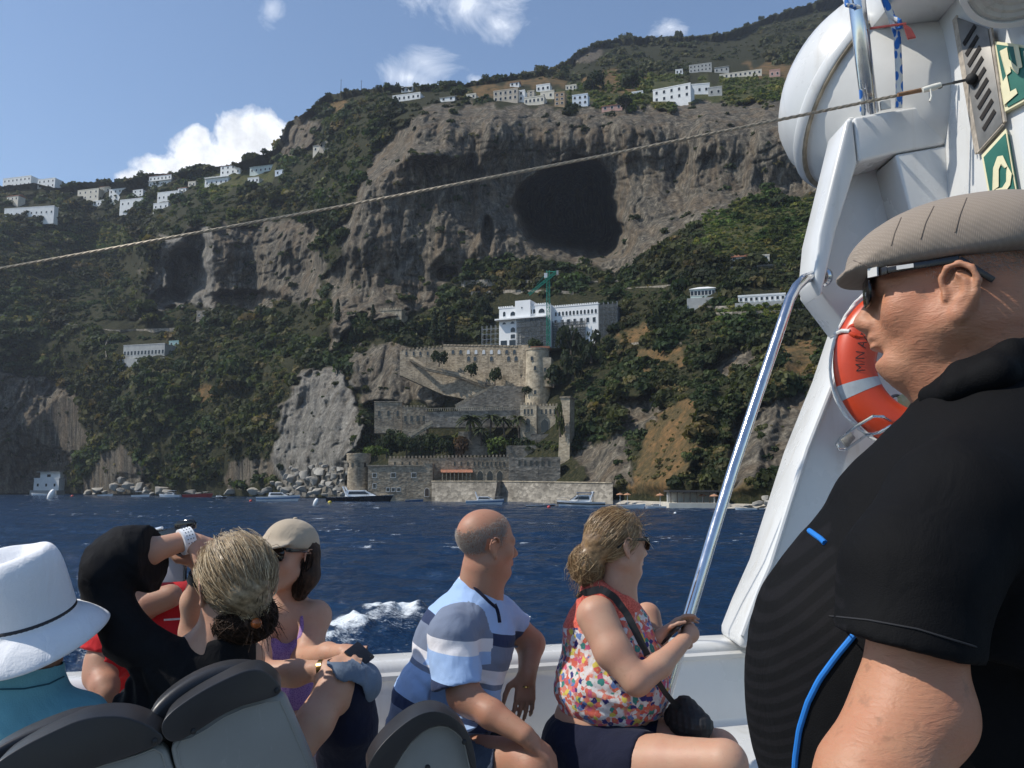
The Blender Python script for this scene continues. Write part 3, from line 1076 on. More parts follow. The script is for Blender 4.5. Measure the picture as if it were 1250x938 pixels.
VG = 'houses of the hillside village'
house(20, 229, 44, 13, 'long white house at the left end of the ridge village, on the skyline', 'white', 'flat', 2, 7, group=VG)
house(56, 230, 27, 12, 'boxy white house on the skyline right of the long ridge house', 'white', 'flat', 2, 4, group=VG)
house(35, 265, 72, 12, 'long low white house with flat roof alone below the ridge village', 'white', 'flat', 1, 10, group=VG, depth=5, yaw=-10)
house(107, 244, 32, 13, 'cream house at the left side of the main village cluster', 'cream', 'flat', 2, 4, group=VG)
house(143, 247, 26, 17, 'tall white house in the middle of the main village cluster', 'white', 'flat', 3, 4, group=VG, door=True)
house(160, 252, 34, 9, 'low white annex on the downhill side of the tall white village house', 'white', 'flat', 1, 4, group=VG, fwd=6)
house(195, 228, 33, 15, 'white hotel with red tiled hip roof and balconies on the skyline', 'white', 'hip', 2, 6, balcony=True, group=VG, chimney=True)
house(205, 245, 32, 11, 'white flat house right under the red roofed hotel', 'white', 'flat', 1, 5, group=VG)
house(196, 256, 22, 8, 'small white cottage at the bottom of the village, below the flat house', 'white', 'flat', 1, 3, group=VG)
house(281, 213, 29, 12, 'white two storey house among trees halfway up the ridge', 'white', 'hip', 2, 4, group=VG)
house(264, 227, 34, 11, 'white house with long balcony on the slope below the two storey one', 'white', 'flat', 1, 5, balcony='all', group=VG)
house(321, 211, 38, 9, 'pale green greenhouse shed long and low on the ridge', simple('greenhouse_film', (0.50, 0.56, 0.52), 0.5, 0.15, 0.5), 'gable', 1, 6, group=VG, roofc=simple('greenhouse_film', (0.5, 0.56, 0.52)), name='greenhouse', cat='greenhouse')
for a in ((575, 121, 13, 6, 'cream', 'flat', 1, 2, 'small cream house on the terrace left of the beige farmhouse'), (628, 106, 12, 6, 'white', 'gable', 1, 2, 'white gabled cottage above the beige farmhouse'), (697, 110, 14, 6, 'cream', 'flat', 1, 3, 'low cream house above the pale blue arched house'), (778, 118, 14, 6, 'white', 'flat', 1, 2, 'little white house in the trees left of the long white house'), (648, 118, 9, 7, 'beige', 'flat', 2, 1, 'slim beige house between the hamlet houses')):
    house(a[0], a[1], a[2], a[3], a[8], a[4], a[5], a[6], a[7], group='houses on the terraces above the cliff')
for a in ((128, 236, 17, 9, 'cream', 'gable', 1, 2, 'small cream house with tiled roof behind the tall white village house'), (168, 240, 15, 8, 'white', 'flat', 2, 2, 'small white two storey house at the right of the main village cluster'), (120, 252, 16, 7, 'white', 'flat', 1, 3, 'low white house on the lowest row of the village cluster, left side'), (222, 236, 12, 7, 'white', 'gable', 1, 2, 'little white gabled house between the flat house and the ridge slope'), (234, 228, 11, 6, 'cream', 'flat', 1, 2, 'tiny cream house in the bushes left of the balcony house'), (309, 224, 16, 7, 'white', 'flat', 1, 3, 'small white house in the scrub below the pale greenhouse'), (342, 214, 15, 6, 'pale', 'flat', 1, 2, 'small pale house at the right end of the ridge row, below the crag'), (82, 236, 13, 7, 'beige', 'hip', 1, 2, 'beige cottage with tiled roof left of the village cluster'), (15, 246, 18, 7, 'cream', 'gable', 1, 3, 'cream house with tiled roof between the ridge house and the long low house')):
    house(a[0], a[1], a[2], a[3], a[8], a[4], a[5], a[6], a[7], group=VG)
house(243, 215, 8, 7, 'tiny beige hut in the trees between hotel and ridge houses', 'beige', 'gable', 1, 2, group=VG)
house(401, 181, 26, 9, 'ruined beige house perched under the crag left of the big cliff', 'beige', 'flat', 1, 4, group=VG)
house(388, 186, 14, 9, 'crumbling pale annex beside the ruined house under the crag', 'cream', 'gable', 1, 2, group=VG, roofc=PL['grey'])
TG = 'houses on the terraces above the cliff'
house(496, 123, 38, 8, 'long white house with a row of dark windows at the cliff top left', 'white', 'flat', 1, 6, group=TG, depth=7)
house(497, 113, 16, 7, 'small white upper house standing right behind the long cliff top house', 'white', 'flat', 1, 3, group=TG, fwd=0)
house(546, 124, 20, 6, 'low white shed on the cliff edge between bushes', 'white', 'gable', 1, 2, group=TG, roofc=M_FLATROOF)
house(617, 124, 32, 15, 'beige farmhouse with dark porch at the left of the terrace hamlet', 'beige', 'flat', 2, 5, group=TG)
house(636, 124, 10, 14, 'narrow white tower house in the middle of the terrace hamlet', 'white', 'flat', 2, 1, group=TG, fwd=4)
house(652, 127, 26, 9, 'wide cream house in the front row of the terrace hamlet', 'cream', 'flat', 1, 5, group=TG, fwd=4)
house(663, 112, 18, 9, 'white house at the top of the terrace hamlet', 'white', 'flat', 1, 3, group=TG)
house(668, 121, 18, 10, 'cream middle house of the terrace hamlet with two windows', 'cream', 'flat', 1, 2, group=TG)
house(683, 129, 13, 17, 'bare brown block tower house at the right of the terrace hamlet', 'ochre', 'flat', 3, 2, group=TG, fwd=3)
house(708, 129, 20, 14, 'pale blue house with arched windows near the cliff edge', 'pale', 'flat', 2, 3, arch='round', group=TG)
house(747, 135, 26, 7, 'low house with pinkish tiled roof right above the cave', 'pink', 'gable', 1, 3, group=TG)
house(820, 123, 46, 18, 'long two storey white house with square windows above the cliff', 'white', 'flat', 2, 5, yaw=-24, group=TG, fwd=4)
house(854, 115, 26, 13, 'white house adjoining the long house on its right, one window row', 'white', 'flat', 1, 3, yaw=-10, group=TG)
house(873, 117, 17, 11, 'grey ruined end house beside the white terrace houses', 'grey', 'flat', 1, 2, group=TG)
house(829, 91, 9, 6, 'tiny white cottage on the upper slope, left of the grey houses', 'white', 'flat', 1, 2, group=TG)
house(855, 88, 28, 10, 'grey stone house with many small windows high on the slope', 'grey', 'flat', 2, 6, group=TG)
house(881, 89, 18, 8, 'pale grey house to the right of the many windowed grey one', 'grey', 'gable', 1, 3, group=TG, roofc=M_FLATROOF)
house(904, 94, 52, 6, 'long pale terrace building high up on the right', 'cream', 'flat', 1, 9, group=TG)
house(946, 94, 13, 9, 'reddish house at the right end of the long terrace building', 'pink', 'flat', 1, 2, group=TG)
house(645, 93, 16, 6, 'small grey gabled hut on the skyline of the upper ridge', 'grey', 'gable', 1, 2, group=TG, roofc=M_FLATROOF)
RG = 'buildings on the slope right of the cave'
house(858, 364, 30, 12, 'pale green villa with hip roof and glazed veranda on the right slope', simple('veranda_plaster', (0.52, 0.60, 0.54), 0.8, 0.12, 0.4), 'hip', 1, 7, wh=(0.9, 1.5), group=RG, roofc=PL['white'], base=1.0)
house(930, 369, 56, 8, 'long white terrace building on the right slope beside the steel rail', 'white', 'flat', 1, 9, group=RG, base=1.0)
house(902, 320, 20, 7, 'shed with rusty red roof on the garden terraces', 'beige', 'gable', 1, 2, group=RG)
house(925, 318, 28, 5, 'pale flat shelter right of the red roofed shed', 'cream', 'flat', 1, 3, group=RG)
house(175, 438, 60, 17, 'long greenhouse terrace house on the wooded slope at left', 'grey', 'flat', 1, 12, wh=(1.4, 2.4), group='buildings along the coast road', base=2.0)
house(212, 424, 14, 7, 'small pale shed with turquoise front next to the greenhouse terrace', simple('turquoise_paint', (0.22, 0.36, 0.36)), 'flat', 1, 2, group='buildings along the coast road')
house(246, 389, 15, 9, 'small stone shrine building in the hollow under the left cliffs', M_STONEG, 'flat', 1, 2, group='buildings along the coast road')
g, W, H, D = house(56, 598, 34, 13, 'white boathouse with dark terrace at the foot of the left cliff', 'white', 'flat', 1, 3, yaw=-8, group='buildings on the shore', base=0.5, fwd=9)
MB().box0(-W * 0.35, W * 0.45, 2.0, D, H + 0.5, H + 4.2).build('upper_storey', PL['white'], g)
MB().box0(-W * 0.45, W * 0.5, 0.2, D, H + 4.2, H + 4.5).build('upper_roof', PL['grey'], g)
o = add_window(g, 0, 2.0, H + 1.2, 2.4, 1.6)

# lattice mast and poles on the skyline
for u, v, h, lab in ((416, 115, 20, 'thin dark antenna pole on the skyline, left of its twin'), (441, 111, 14, 'shorter thin antenna pole on the skyline, right of its twin'), (654, 92, 14, 'thin grey pole beside the gabled hut on the upper ridge')):
    Y = TY(u, v)
    b0 = P(u, v, Y)
    k = thing('antenna_pole', lab, 'pole', b0, 0, 'antenna poles on the skyline')
    MB().tube([(0, 0, -2), (0, 0, h * Y / FPX)], [0.25, 0.14], 6).build('mast', simple('weathered_pole', (0.10, 0.10, 0.10)), k)
    MB().bar((-0.8, 0, h * Y / FPX * 0.92), (0.8, 0, h * Y / FPX * 0.92), 0.12, 0.12).build('crossbar', MATS['weathered_pole'], k)

# coast road retaining wall on the left, and its stair
pts_u = np.linspace(-20, 225, 26)
pts_v = np.interp(pts_u, [-20, 0, 60, 110, 140, 225], [378, 381, 387, 397, 400, 397])
mb = MB()
pp = [P(u, v + 3, TY(u, v + 3) - 2.5) for u, v in zip(pts_u, pts_v)]
for a, c in zip(pp[:-1], pp[1:]):
    a2, c2 = a.copy(), c.copy()
    a2[2] -= 3.2
    c2[2] -= 3.2
    mb.add([a2, c2, c, a, a2 + (0, 3, 0), c2 + (0, 3, 0), c + (0, 3, 0), a + (0, 3, 0)], [[0, 1, 2, 3], [3, 2, 6, 7], [7, 6, 5, 4]])
o = mb.build('retaining_wall', M_STONEG)
tag(o, 'long grey retaining wall of the coast road crossing the left slope', 'wall')
def steps(poly, label, w=1.6, mat=M_STONEG, dY=3.0, name='stairway', n=None):
    """a stair with a parapet running up the slope along a line of photo points (u, v, Y)"""
    pts = [P(u, v, Y) for u, v, Y in poly]
    o0 = pts[0]
    g = thing(name, label, 'stairs', o0)
    st, par = MB(), MB()
    for a, c in zip(pts[:-1], pts[1:]):
        L = np.linalg.norm(c - a)
        k = max(2, int(L / 0.7))
        for i in range(k):
            p = a + (c - a) * (i + 0.5) / k - o0
            st.box((p[0], p[1] + w / 2, p[2] - 0.5), (max(abs(c[0] - a[0]) / k, 0.3) + 0.02, w, 1.0))
        par.bar(a - o0 + (0, -0.1, 0.35), c - o0 + (0, -0.1, 0.35), 0.3, 1.0)
    st.build('steps', mat, g)
    par.build('parapet', mat, g)
    return g


steps([(u, v, TY(u, v) - 2.5) for u, v in ((126, 452), (130, 438), (128, 425), (133, 412))], 'steep stone stair dropping from the coast road past the greenhouse terrace', 2.2)

# dry stone terrace walls along the contours
for us_, vs_, lab in (((872, 905, 950, 990), (327, 325, 322, 321), 'upper dry stone terrace wall on the right slope, under the pale flat shelter'), ((870, 910, 950, 985), (382, 380, 379, 376), 'terrace wall just below the long white building on the right slope'), ((830, 870, 905), (372, 374, 373), 'short terrace wall at the foot of the pale green villa'), ((752, 790, 835), (352, 350, 346), 'terrace wall running from the hotel end towards the villa'), ((560, 600, 650), (343, 341, 342), 'long low terrace wall in the shade under the cave, left of the crane'), ((690, 730, 770), (344, 343, 341), 'low terrace wall in the shade right of the crane'), ((575, 620, 665, 700), (356, 354, 354, 356), 'second terrace wall behind the roof of the white hotel'), ((358, 380, 405), (238, 240, 239), 'grey retaining wall on the slope left of the big cliff'), ((755, 790, 832), (420, 417, 418), 'terrace wall between the dry yellow meadows')):
    uu_ = np.linspace(us_[0], us_[-1], 14)
    vv_ = np.interp(uu_, us_, vs_)
    q_w = [P(u, v, TY(u, v) - 1.6) for u, v in zip(uu_, vv_)]
    o_w = q_w[0]
    mb = MB()
    for a, c in zip(q_w[:-1], q_w[1:]):
        a, c = a - o_w, c - o_w
        dz, dk = np.array([0, 0, -3.4]), np.array([0, 1.6, 0])
        mb.add([a + dz, c + dz, c, a, a + dz + dk, c + dz + dk, c + dk, a + dk], [[0, 1, 2, 3], [3, 2, 6, 7], [7, 6, 5, 4], [0, 3, 7, 4], [1, 5, 6, 2]])
    o = mb.build('terrace_wall', M_STONEG)
    o.location = o_w
    tag(o, lab, 'wall', 'terrace walls on the slopes')

# ------------------------------------------------------------------ the castle


def outline_wall(poly, Y, d, mat, name, parent, o0, slope=None):
    """a wall seen face-on: outline given in photo directions at distance Y, thickness d"""
    mb = MB()
    mb.prism([P(u, v, Y if slope is None else Y + slope * (u - poly[0][0])) - o0 for u, v in poly], (0, d, 0))
    return mb.build(name, mat, parent)


def merlons(mb, u0, v0, u1, v1, Y0, Y1, o0, size=0.8, gap=0.7, h=0.9, d=0.6):
    a, c = P(u0, v0, Y0) - o0, P(u1, v1, Y1) - o0
    L = np.linalg.norm(c - a)
    n = max(1, int(L / (size + gap)))
    rz = math.atan2(c[1] - a[1], c[0] - a[0])
    for i in range(n):
        p = a + (c - a) * (i + 0.5) / n
        mb.box((p[0], p[1] + d / 2, p[2] + h / 2 - 0.02), (size, d, h), rz)


CG = 'parts of the seaside castle'
# lower round tower
Y = 262.0
o0 = P(437, 606, Y)
g = thing('round_tower', 'squat round stone tower at the waterline, left end of the castle', 'tower', o0, 0, CG)
s = Y / FPX
r = 13.5 * s
H = 50 * s
MB().lathe([(r * 1.06, -3), (r * 1.0, 1.0), (r * 0.96, H * 0.78), (r * 0.97, H * 0.80), (r * 1.07, H * 0.86), (r * 1.07, H * 0.99)], (0, 0, 0), 28).build('wall', M_STONE, g, smooth=True)
MB().lathe([(r * 1.1, H * 0.99), (r * 1.1, H * 1.03), (r * 0.9, H * 1.03), (r * 0.9, H * 1.0)], (0, 0, 0), 28).build('parapet', M_STONE, g)
for a in (-60, -25, 10, 45):
    aa = R(a)
    add_window(g, r * 0.985 * math.sin(aa), -r * 0.985 * math.cos(aa), H * 0.70, 0.6, 1.3, aa, False, surround=0.0)
# tower house
Y = 258.0
o0 = P(488, 607, Y)
g = thing('castle_house', 'plain stone castle house with square windows between round tower and arches', 'building', o0, 0, CG)
outline_wall([(449, 618), (528, 618), (528, 566), (516, 566), (516, 569), (449, 569)], Y, 8, M_STONE, 'wall', g, o0)
mb = MB()
merlons(mb, 516, 566, 529, 566, Y - 0.2, Y - 0.2, o0, 0.5, 0.5, 0.6)
mb.box(tuple(P(482, 568.6, Y - 0.1) - o0 + np.array([0, 4, 0])), (16.8, 8.3, 0.35))
mb.build('parapet', M_STONE, g)
for u, v, w_, h_ in ((457, 583, 1.1, 1.2), (480, 583, 1.3, 1.3), (505, 583, 1.3, 1.3), (457, 596, 0.9, 1.3), (473.5, 600, 0.9, 1.0), (480, 600, 0.9, 1.0), (486.5, 600, 0.9, 1.0)):
    p = P(u, v, Y) - o0
    add_window(g, p[0], 0, p[2], w_, h_, 0, False)
p = P(521, 606, Y) - o0
add_window(g, p[0], 0, p[2], 1.2, 2.4, 0, 'round', kind='door', pane=M_WOODD)
# terrace wall with battlements and gothic arches
Y = 263.0
o0 = P(570, 590, Y)
g = thing('battlement_wall', 'crenellated castle wall with a row of slit windows and three pointed arches', 'building', o0, 0, CG)
outline_wall([(474, 592), (622, 592), (622, 558), (474, 560)], Y, 7, M_STONE, 'wall', g, o0)
mb = MB()
merlons(mb, 474, 560, 622, 558, Y - 0.15, Y - 0.15, o0, 0.55, 0.55, 0.75)
mb.build('parapet', M_STONE, g)
for u in list(np.arange(482, 520, 9)) + list(np.arange(584, 620, 5.2)) + list(np.arange(555, 580, 8)):
    p = P(u, 569, Y) - o0
    add_window(g, p[0], 0, p[2], 0.5, 1.3, 0, 'round', surround=0.1, mat=M_STONE)
for u in (586, 598, 610):
    p = P(u, 588, Y) - o0
    add_window(g, p[0], 0, p[2], 1.7, 3.3, 0, 'gothic', kind='pointed_arch', surround=0.3, mat=M_STONEL)  # dark pane paints the shade of the recess, no real hollow
# pergola with red roof
o0 = P(557, 588, Y - 3)
g = thing('pergola', 'red roofed open loggia with slim columns in front of the castle wall', 'pergola', o0, 0, CG)
MB().prism([P(538, 577, Y - 5) - o0, P(538, 575, Y - 3) - o0, P(538, 573.5, Y) - o0, P(538, 577, Y) - o0], (9.7, 0, 0)).build('roof', M_TILE, g)
cprot = None
for u in np.linspace(540, 574, 8):
    p = P(u, 588, Y - 4.6) - o0
    c = MB().box0(-0.11, 0.11, -0.11, 0.11, 0, 2.9).build('column', M_STONEL, g) if cprot is None else copy_tree(cprot, g)
    cprot = cprot or c
    c.location = p
# right terrace wall
Y = 250.0
o0 = P(650, 590, Y)
g = thing('terrace_wall', 'ivy grown terrace wall with small windows between arches and tall buttress', 'wall', o0, 0, CG)
outline_wall([(621, 592), (684, 592), (684, 558), (621, 559)], Y, 6, M_STONEG, 'wall', g, o0)
for u in (634, 641, 648, 655, 662, 670):
    p = P(u, 569, Y) - o0
    add_window(g, p[0], 0, p[2], 0.6, 1.6, 0, False, surround=0.0)
# sea wall
Y0, Y1 = 262.0, 236.0
o0 = P(640, 609, 250)
g = thing('sea_wall', 'long rough stone sea wall along the beach below the castle', 'wall', o0, 0, CG)
mb = MB()
A = [P(527, 618, 252), P(602, 619, 238), P(612, 618, 242), P(748, 618, 212)]
Bt = [588, 588, 588, 590]
ut = [527, 607, 612, 748]
for i in range(3):
    a, c = A[i] - o0, A[i + 1] - o0
    at = P(ut[i], Bt[i], A[i][1] + 3) - o0
    ct = P(ut[i + 1], Bt[i + 1], A[i + 1][1] + 3) - o0
    mb.add([a, c, ct, at, a + (0, 6, 0), c + (0, 6, 0), ct + (0, 6, 0), at + (0, 6, 0)], [[0, 1, 2, 3], [3, 2, 6, 7], [1, 5, 6, 2], [0, 3, 7, 4], [4, 7, 6, 5], [0, 4, 5, 1]])
mb.build('wall', M_STONEG, g)
mb = MB()
for i in range(3):
    at = P(ut[i], Bt[i], A[i][1] + 2.9) - o0
    ct = P(ut[i + 1], Bt[i + 1], A[i + 1][1] + 2.9) - o0
    mb.bar(at + (0, 0.3, 0.1), ct + (0, 0.3, 0.1), 0.8, 0.3)
mb.build('coping', M_STONEL, g)
# tall buttress
Y = 258.0
o0 = P(688, 590, Y)
g = thing('buttress_pier', 'tall narrow stone buttress rising behind the sea wall on the right', 'tower', o0, R(-18), CG)
s = Y / FPX
MB().prism([(-7.5 * s, -0.8, -1), (8 * s, -0.8, -1), (8 * s, 0.6, 104 * s), (-3.5 * s, 0.6, 104 * s)], (0, 6, 0)).build('wall', M_STONEL, g)
MB().box0(-4.5 * s, 9 * s, 0.3, 7.2, 104 * s, 106 * s).build('coping', M_STONE, g)
# gothic gatehouse
Y = 282.0
o0 = P(664, 530, Y)
g = thing('gothic_gatehouse', 'crenellated gatehouse with tall pointed openings under the main tower', 'building', o0, R(-14), CG)
s = Y / FPX
W = 54 * s
MB().box0(-W / 2 + 1.0, W / 2 - 2.6, 0, 10, -1, 34 * s).box0(-W / 2 - 0.3, -W / 2 + 5.2, -1.8, 8, -8, 35.5 * s).build('wall', M_STONEL, g)
mb = MB()
for x in np.arange(-W / 2 + 5.8, W / 2 - 2.6, 1.1):
    mb.box0(x, x + 0.6, -0.05, 0.5, 34 * s, 34 * s + 0.8)
for x in np.arange(-W / 2 - 0.3, -W / 2 + 5.0, 1.1):
    mb.box0(x, x + 0.6, -1.85, -1.3, 35.5 * s, 35.5 * s + 0.8)
mb.build('parapet', M_STONE, g)
for x, y, w_, h_ in ((-W / 2 + 2.3, -1.8, 1.6, 4.6), (W * 0.02, 0, 2.6, 4.4)):
    add_window(g, x, y, 0.6, w_, h_, 0, 'gothic', kind='pointed_arch', surround=0.35, mat=M_STONEL)  # depth of the opening is a dark pane coloured like shade
for x, y in [(-W / 2 + 1.2, -1.8), (-W / 2 + 2.4, -1.8), (-W / 2 + 3.6, -1.8)] + [(-W / 2 + 6.6 + k * 1.45, 0) for k in range(4)]:
    add_window(g, x, y, 24 * s, 0.6, 1.7, 0, False, surround=0.1, mat=M_STONEL)
# terraces below the gatehouse
mbk = [((618, 556), (690, 544), 276, 'orange topped planted terrace wall just below the gatehouse'), ((648, 552), (688, 530), 279, 'short retaining wall at the foot of the pointed arches')]
for (a, c, Yt, lab) in mbk:
    o0 = P(a[0], a[1], Yt)
    mb = MB()
    q0, q1 = P(a[0], a[1], Yt) - o0, P(c[0], c[1], Yt) - o0
    mb.box0(0, q1[0], 0, 4, -2.5, q1[2])
    o = mb.build('garden_wall', M_STONEG)
    o.location = o0
    tag(o, lab, 'wall', CG)
# main tower
Y = 292.0
o0 = P(657, 512, Y)
g = thing('castle_tower', 'tall sunlit stone tower in the middle of the castle', 'tower', o0, R(-10), CG)
s = Y / FPX
MB().lathe([(17.5 * s, -4), (16 * s, 20 * s), (14.5 * s, 80 * s), (14.5 * s, 86 * s)], (-2 * s, 3, 0), 24).build('wall', M_STONEL, g, smooth=True)
MB().box0(0, 16.5 * s, -0.5, 6, 40 * s, 76 * s).build('side_wing', M_STONEL, g)
MB().lathe([(15.2 * s, 86 * s), (15.2 * s, 88.5 * s), (13.5 * s, 88.5 * s), (13.5 * s, 86.1 * s)], (-2 * s, 3, 0), 24).build('parapet', M_STONE, g)
MB().box0(-10 * s, 14 * s, 1, 6, 88.3 * s, 91 * s).build('roof', M_TILE, g)
for x, y, z in ((-3 * s, 3 - 15.2 * s, 60 * s), (9 * s, -0.5, 58 * s), (-3 * s, 3 - 15.6 * s, 30 * s), (-7 * s, 3 - 14.4 * s, 72 * s)):
    add_window(g, x, y, z, 0.8, 1.5, 0, 'round', surround=0.15, mat=M_STONEL)
# upper arcade wall, shaded side
Ya, Yb_ = 316.0, 298.0
o0 = P(590, 445, 306)
g = thing('arcade_wall', 'long shaded castle wall with two rows of arched openings under the white hotel', 'building', o0, 0, CG)
mb = MB()
for (u0, v0a, v0b, u1, v1a, v1b, y0, y1) in ((488, 428, 458, 541, 424, 482, 320, 315), (541, 422, 482, 632, 423.5, 500, 315, 300), (632, 421.5, 500, 645, 421, 512, 300, 297)):
    a, c, d_, e = P(u0, v0b, y0) - o0, P(u1, v1b, y1) - o0, P(u1, v1a, y1) - o0, P(u0, v0a, y0) - o0
    k = np.array([0, 6, 0])
    mb.add([a, c, d_, e, a + k, c + k, d_ + k, e + k], [[0, 1, 2, 3], [3, 2, 6, 7], [1, 5, 6, 2], [0, 3, 7, 4], [4, 7, 6, 5], [0, 4, 5, 1]])
mb.build('wall', M_STONE, g)
mb = MB()
merlons(mb, 488, 428, 541, 424, 319.8, 314.8, o0, 0.6, 0.9, 0.7)
merlons(mb, 541, 422, 632, 423.5, 314.8, 299.8, o0, 1.2, 0.3, 0.5)
mb.build('parapet', M_STONE, g)
def wall_y(u, u0, y0, u1, y1):
    """distance at which the line of sight u meets a straight wall from (u0,y0) to (u1,y1)"""
    A_w, C_w = P(u0, 430, y0), P(u1, 430, y1)
    k = P(u, 430, 1.0)[0]
    t_ = (k * A_w[1] - A_w[0]) / ((C_w[0] - A_w[0]) - k * (C_w[1] - A_w[1]))
    return A_w[1] + t_ * (C_w[1] - A_w[1])


rzw = math.atan2(-15, P(632, 430, 300)[0] - P(541, 430, 315)[0])
M_SKYGL = simple('pale_arch_lining', (0.42, 0.44, 0.46), 0.7)
for i, u in enumerate(np.linspace(553, 628, 9)):
    Yw_ = wall_y(u, 541, 315, 632, 300) - 0.06
    p = P(u, 432.5, Yw_) - o0
    add_window(g, p[0], p[1], p[2], 1.2, 1.6, rzw, 'round', kind='arch_opening', surround=0.15, mat=M_STONE, pane=M_SKYGL if 1 < i < 7 else M_DARKPANE)  # dark panes at both ends paint the shade inside the arches
for u in (572, 580, 600, 621, 630):
    Yw_ = wall_y(u, 541, 315, 632, 300) - 0.06
    p = P(u, 441, Yw_) - o0
    add_window(g, p[0], p[1], p[2], 1.3, 1.8, rzw, 'round', kind='arch_opening', surround=0.15, mat=M_STONE)  # shade inside the opening is the colour of a flat pane
for u in (496, 505, 513, 522, 531):
    p = P(u, 434, wall_y(u, 488, 320, 541, 315) - 0.06) - o0
    add_window(g, p[0], p[1], p[2], 0.7, 1.5, R(-18), 'round', kind='arch_opening', surround=0.1, mat=M_STONE)  # flat dark pane painted as the shaded inside of the arch
p = P(638.5, 450, 298.6) - o0
add_window(g, p[0], p[1], p[2] - 2, 2.4, 5.0, R(-13), 'round', kind='arch_opening', surround=0.5, mat=M_STONEL, pane=M_STONE)
# ramps zig-zagging down between arcade and gatehouse
steps([(500, 437, 318), (520, 449, 313), (560, 458, 309), (592, 470, 304)], 'stair ramp running down from the arcade wall towards the tower', 1.6, M_STONE)
steps([(556, 497, 298), (578, 485, 300), (604, 472, 302)], 'lower stair ramp rising from the left towards the tower foot', 1.6, M_STONEL)
o0 = P(600, 500, 296)
mb = MB()
mb.prism([P(u, v, 297) - o0 for u, v in ((560, 505), (640, 505), (640, 472), (606, 471), (580, 484), (557, 497))], (0, 4, 0))
o = mb.build('stone_bastion', M_STONEG)
o.location = o0
tag(o, 'triangular stone bastion filling the corner between ramps and tower', 'wall', CG)
# mid terrace with balustrade, and the houses at its left
Y = 290.0
o0 = P(590, 515, Y)
g = thing('balustrade_terrace', 'long terrace wall with pale balustrade left of the gatehouse', 'wall', o0, 0, CG)
outline_wall([(519, 522), (640, 522), (640, 501), (519, 503)], Y, 5, M_STONEG, 'wall', g, o0)
mb = MB()
a, c = P(519, 502, Y - 0.2) - o0, P(640, 500, Y - 0.2) - o0
mb.bar(a + (0, 0, 0.9), c + (0, 0, 0.9), 0.3, 0.16)
for k in range(46):
    p = a + (c - a) * (k + 0.5) / 46
    mb.box((p[0], p[1], p[2] + 0.42), (0.28, 0.2, 0.84))
mb.build('balustrade', M_STONEL, g)
for (u0, u1, vt, vb, Yh, n, lab) in ((457, 491, 491, 520, 300, 3, 'plain stone house with three small windows at the left of the castle terrace'), (491, 521, 497.5, 523, 298, 4, 'crenellated stone house with slit windows beside the terrace balustrade')):
    o0 = P((u0 + u1) / 2, vb, Yh)
    g = thing('stone_house', lab, 'building', o0, 0, CG)
    outline_wall([(u0, vb + 9), (u1 - 0.3, vb + 9), (u1 - 0.3, vt), (u0, vt)], Yh, 7, M_STONE, 'wall', g, o0)
    mb = MB()
    if n == 4:
        merlons(mb, u0, vt, u1 - 0.5, vt, Yh - 0.1, Yh - 0.1, o0, 0.6, 0.5, 0.7)
    else:
        q = P((u0 + u1) / 2, vt, Yh) - o0
        mb.box((q[0], 3.5, q[2] + 0.12), ((u1 - u0) * Yh / FPX + 0.3, 7.4, 0.3))
    mb.build('parapet', M_STONE, g)
    for k in range(n):
        u = u0 + (u1 - u0) * (k + 0.5) / n
        p = P(u, vt + 17, Yh) - o0
        add_window(g, p[0], 0, p[2], 0.8, 1.9, 0, 'round' if n == 3 else False, surround=0.1, mat=M_STONE)
steps([(u, v, 287) for u, v in ((498, 536), (515, 524), (528, 516))], 'short stair below the crenellated stone house', 1.6, M_STONEL)
o0 = P(520, 560, 284)
g = None
for (pl_, Yw_, lab) in (([(556, 556), (596, 556), (596, 527), (560, 527)], 284, 'corner of a garden wall among the palms'),):
    o1 = P(pl_[0][0], pl_[0][1], Yw_)
    o = MB().prism([P(u, v, Yw_) - o1 for u, v in pl_], (0, 4, 0)).build('garden_wall', M_STONEG)
    o.location = o1
    tag(o, lab, 'wall', CG)
# small stone house high left
Y = TY(478, 395) - 2
o0 = P(477, 396, Y)
g = thing('stone_cottage', 'square pale stone watch house with crenellated top among trees left of the hotel', 'building', o0, R(-14), None)
s = Y / FPX
MB().box0(-14 * s, 14 * s, 0, 8, -4, 19 * s).build('wall', M_STONEL, g)
mb = MB().box0(-14.6 * s, 14.6 * s, -0.2, 8.2, 17.5 * s, 18.4 * s)
for x in np.arange(-14 * s, 13 * s, 1.2):
    mb.box0(x, x + 0.7, -0.1, 0.5, 19 * s, 19 * s + 0.6)
mb.build('parapet', M_STONEL, g)
for x in (-8 * s, 0, 8 * s):
    add_window(g, x, 0, 8 * s, 0.8, 1.4, 0, False, mat=M_STONEL)

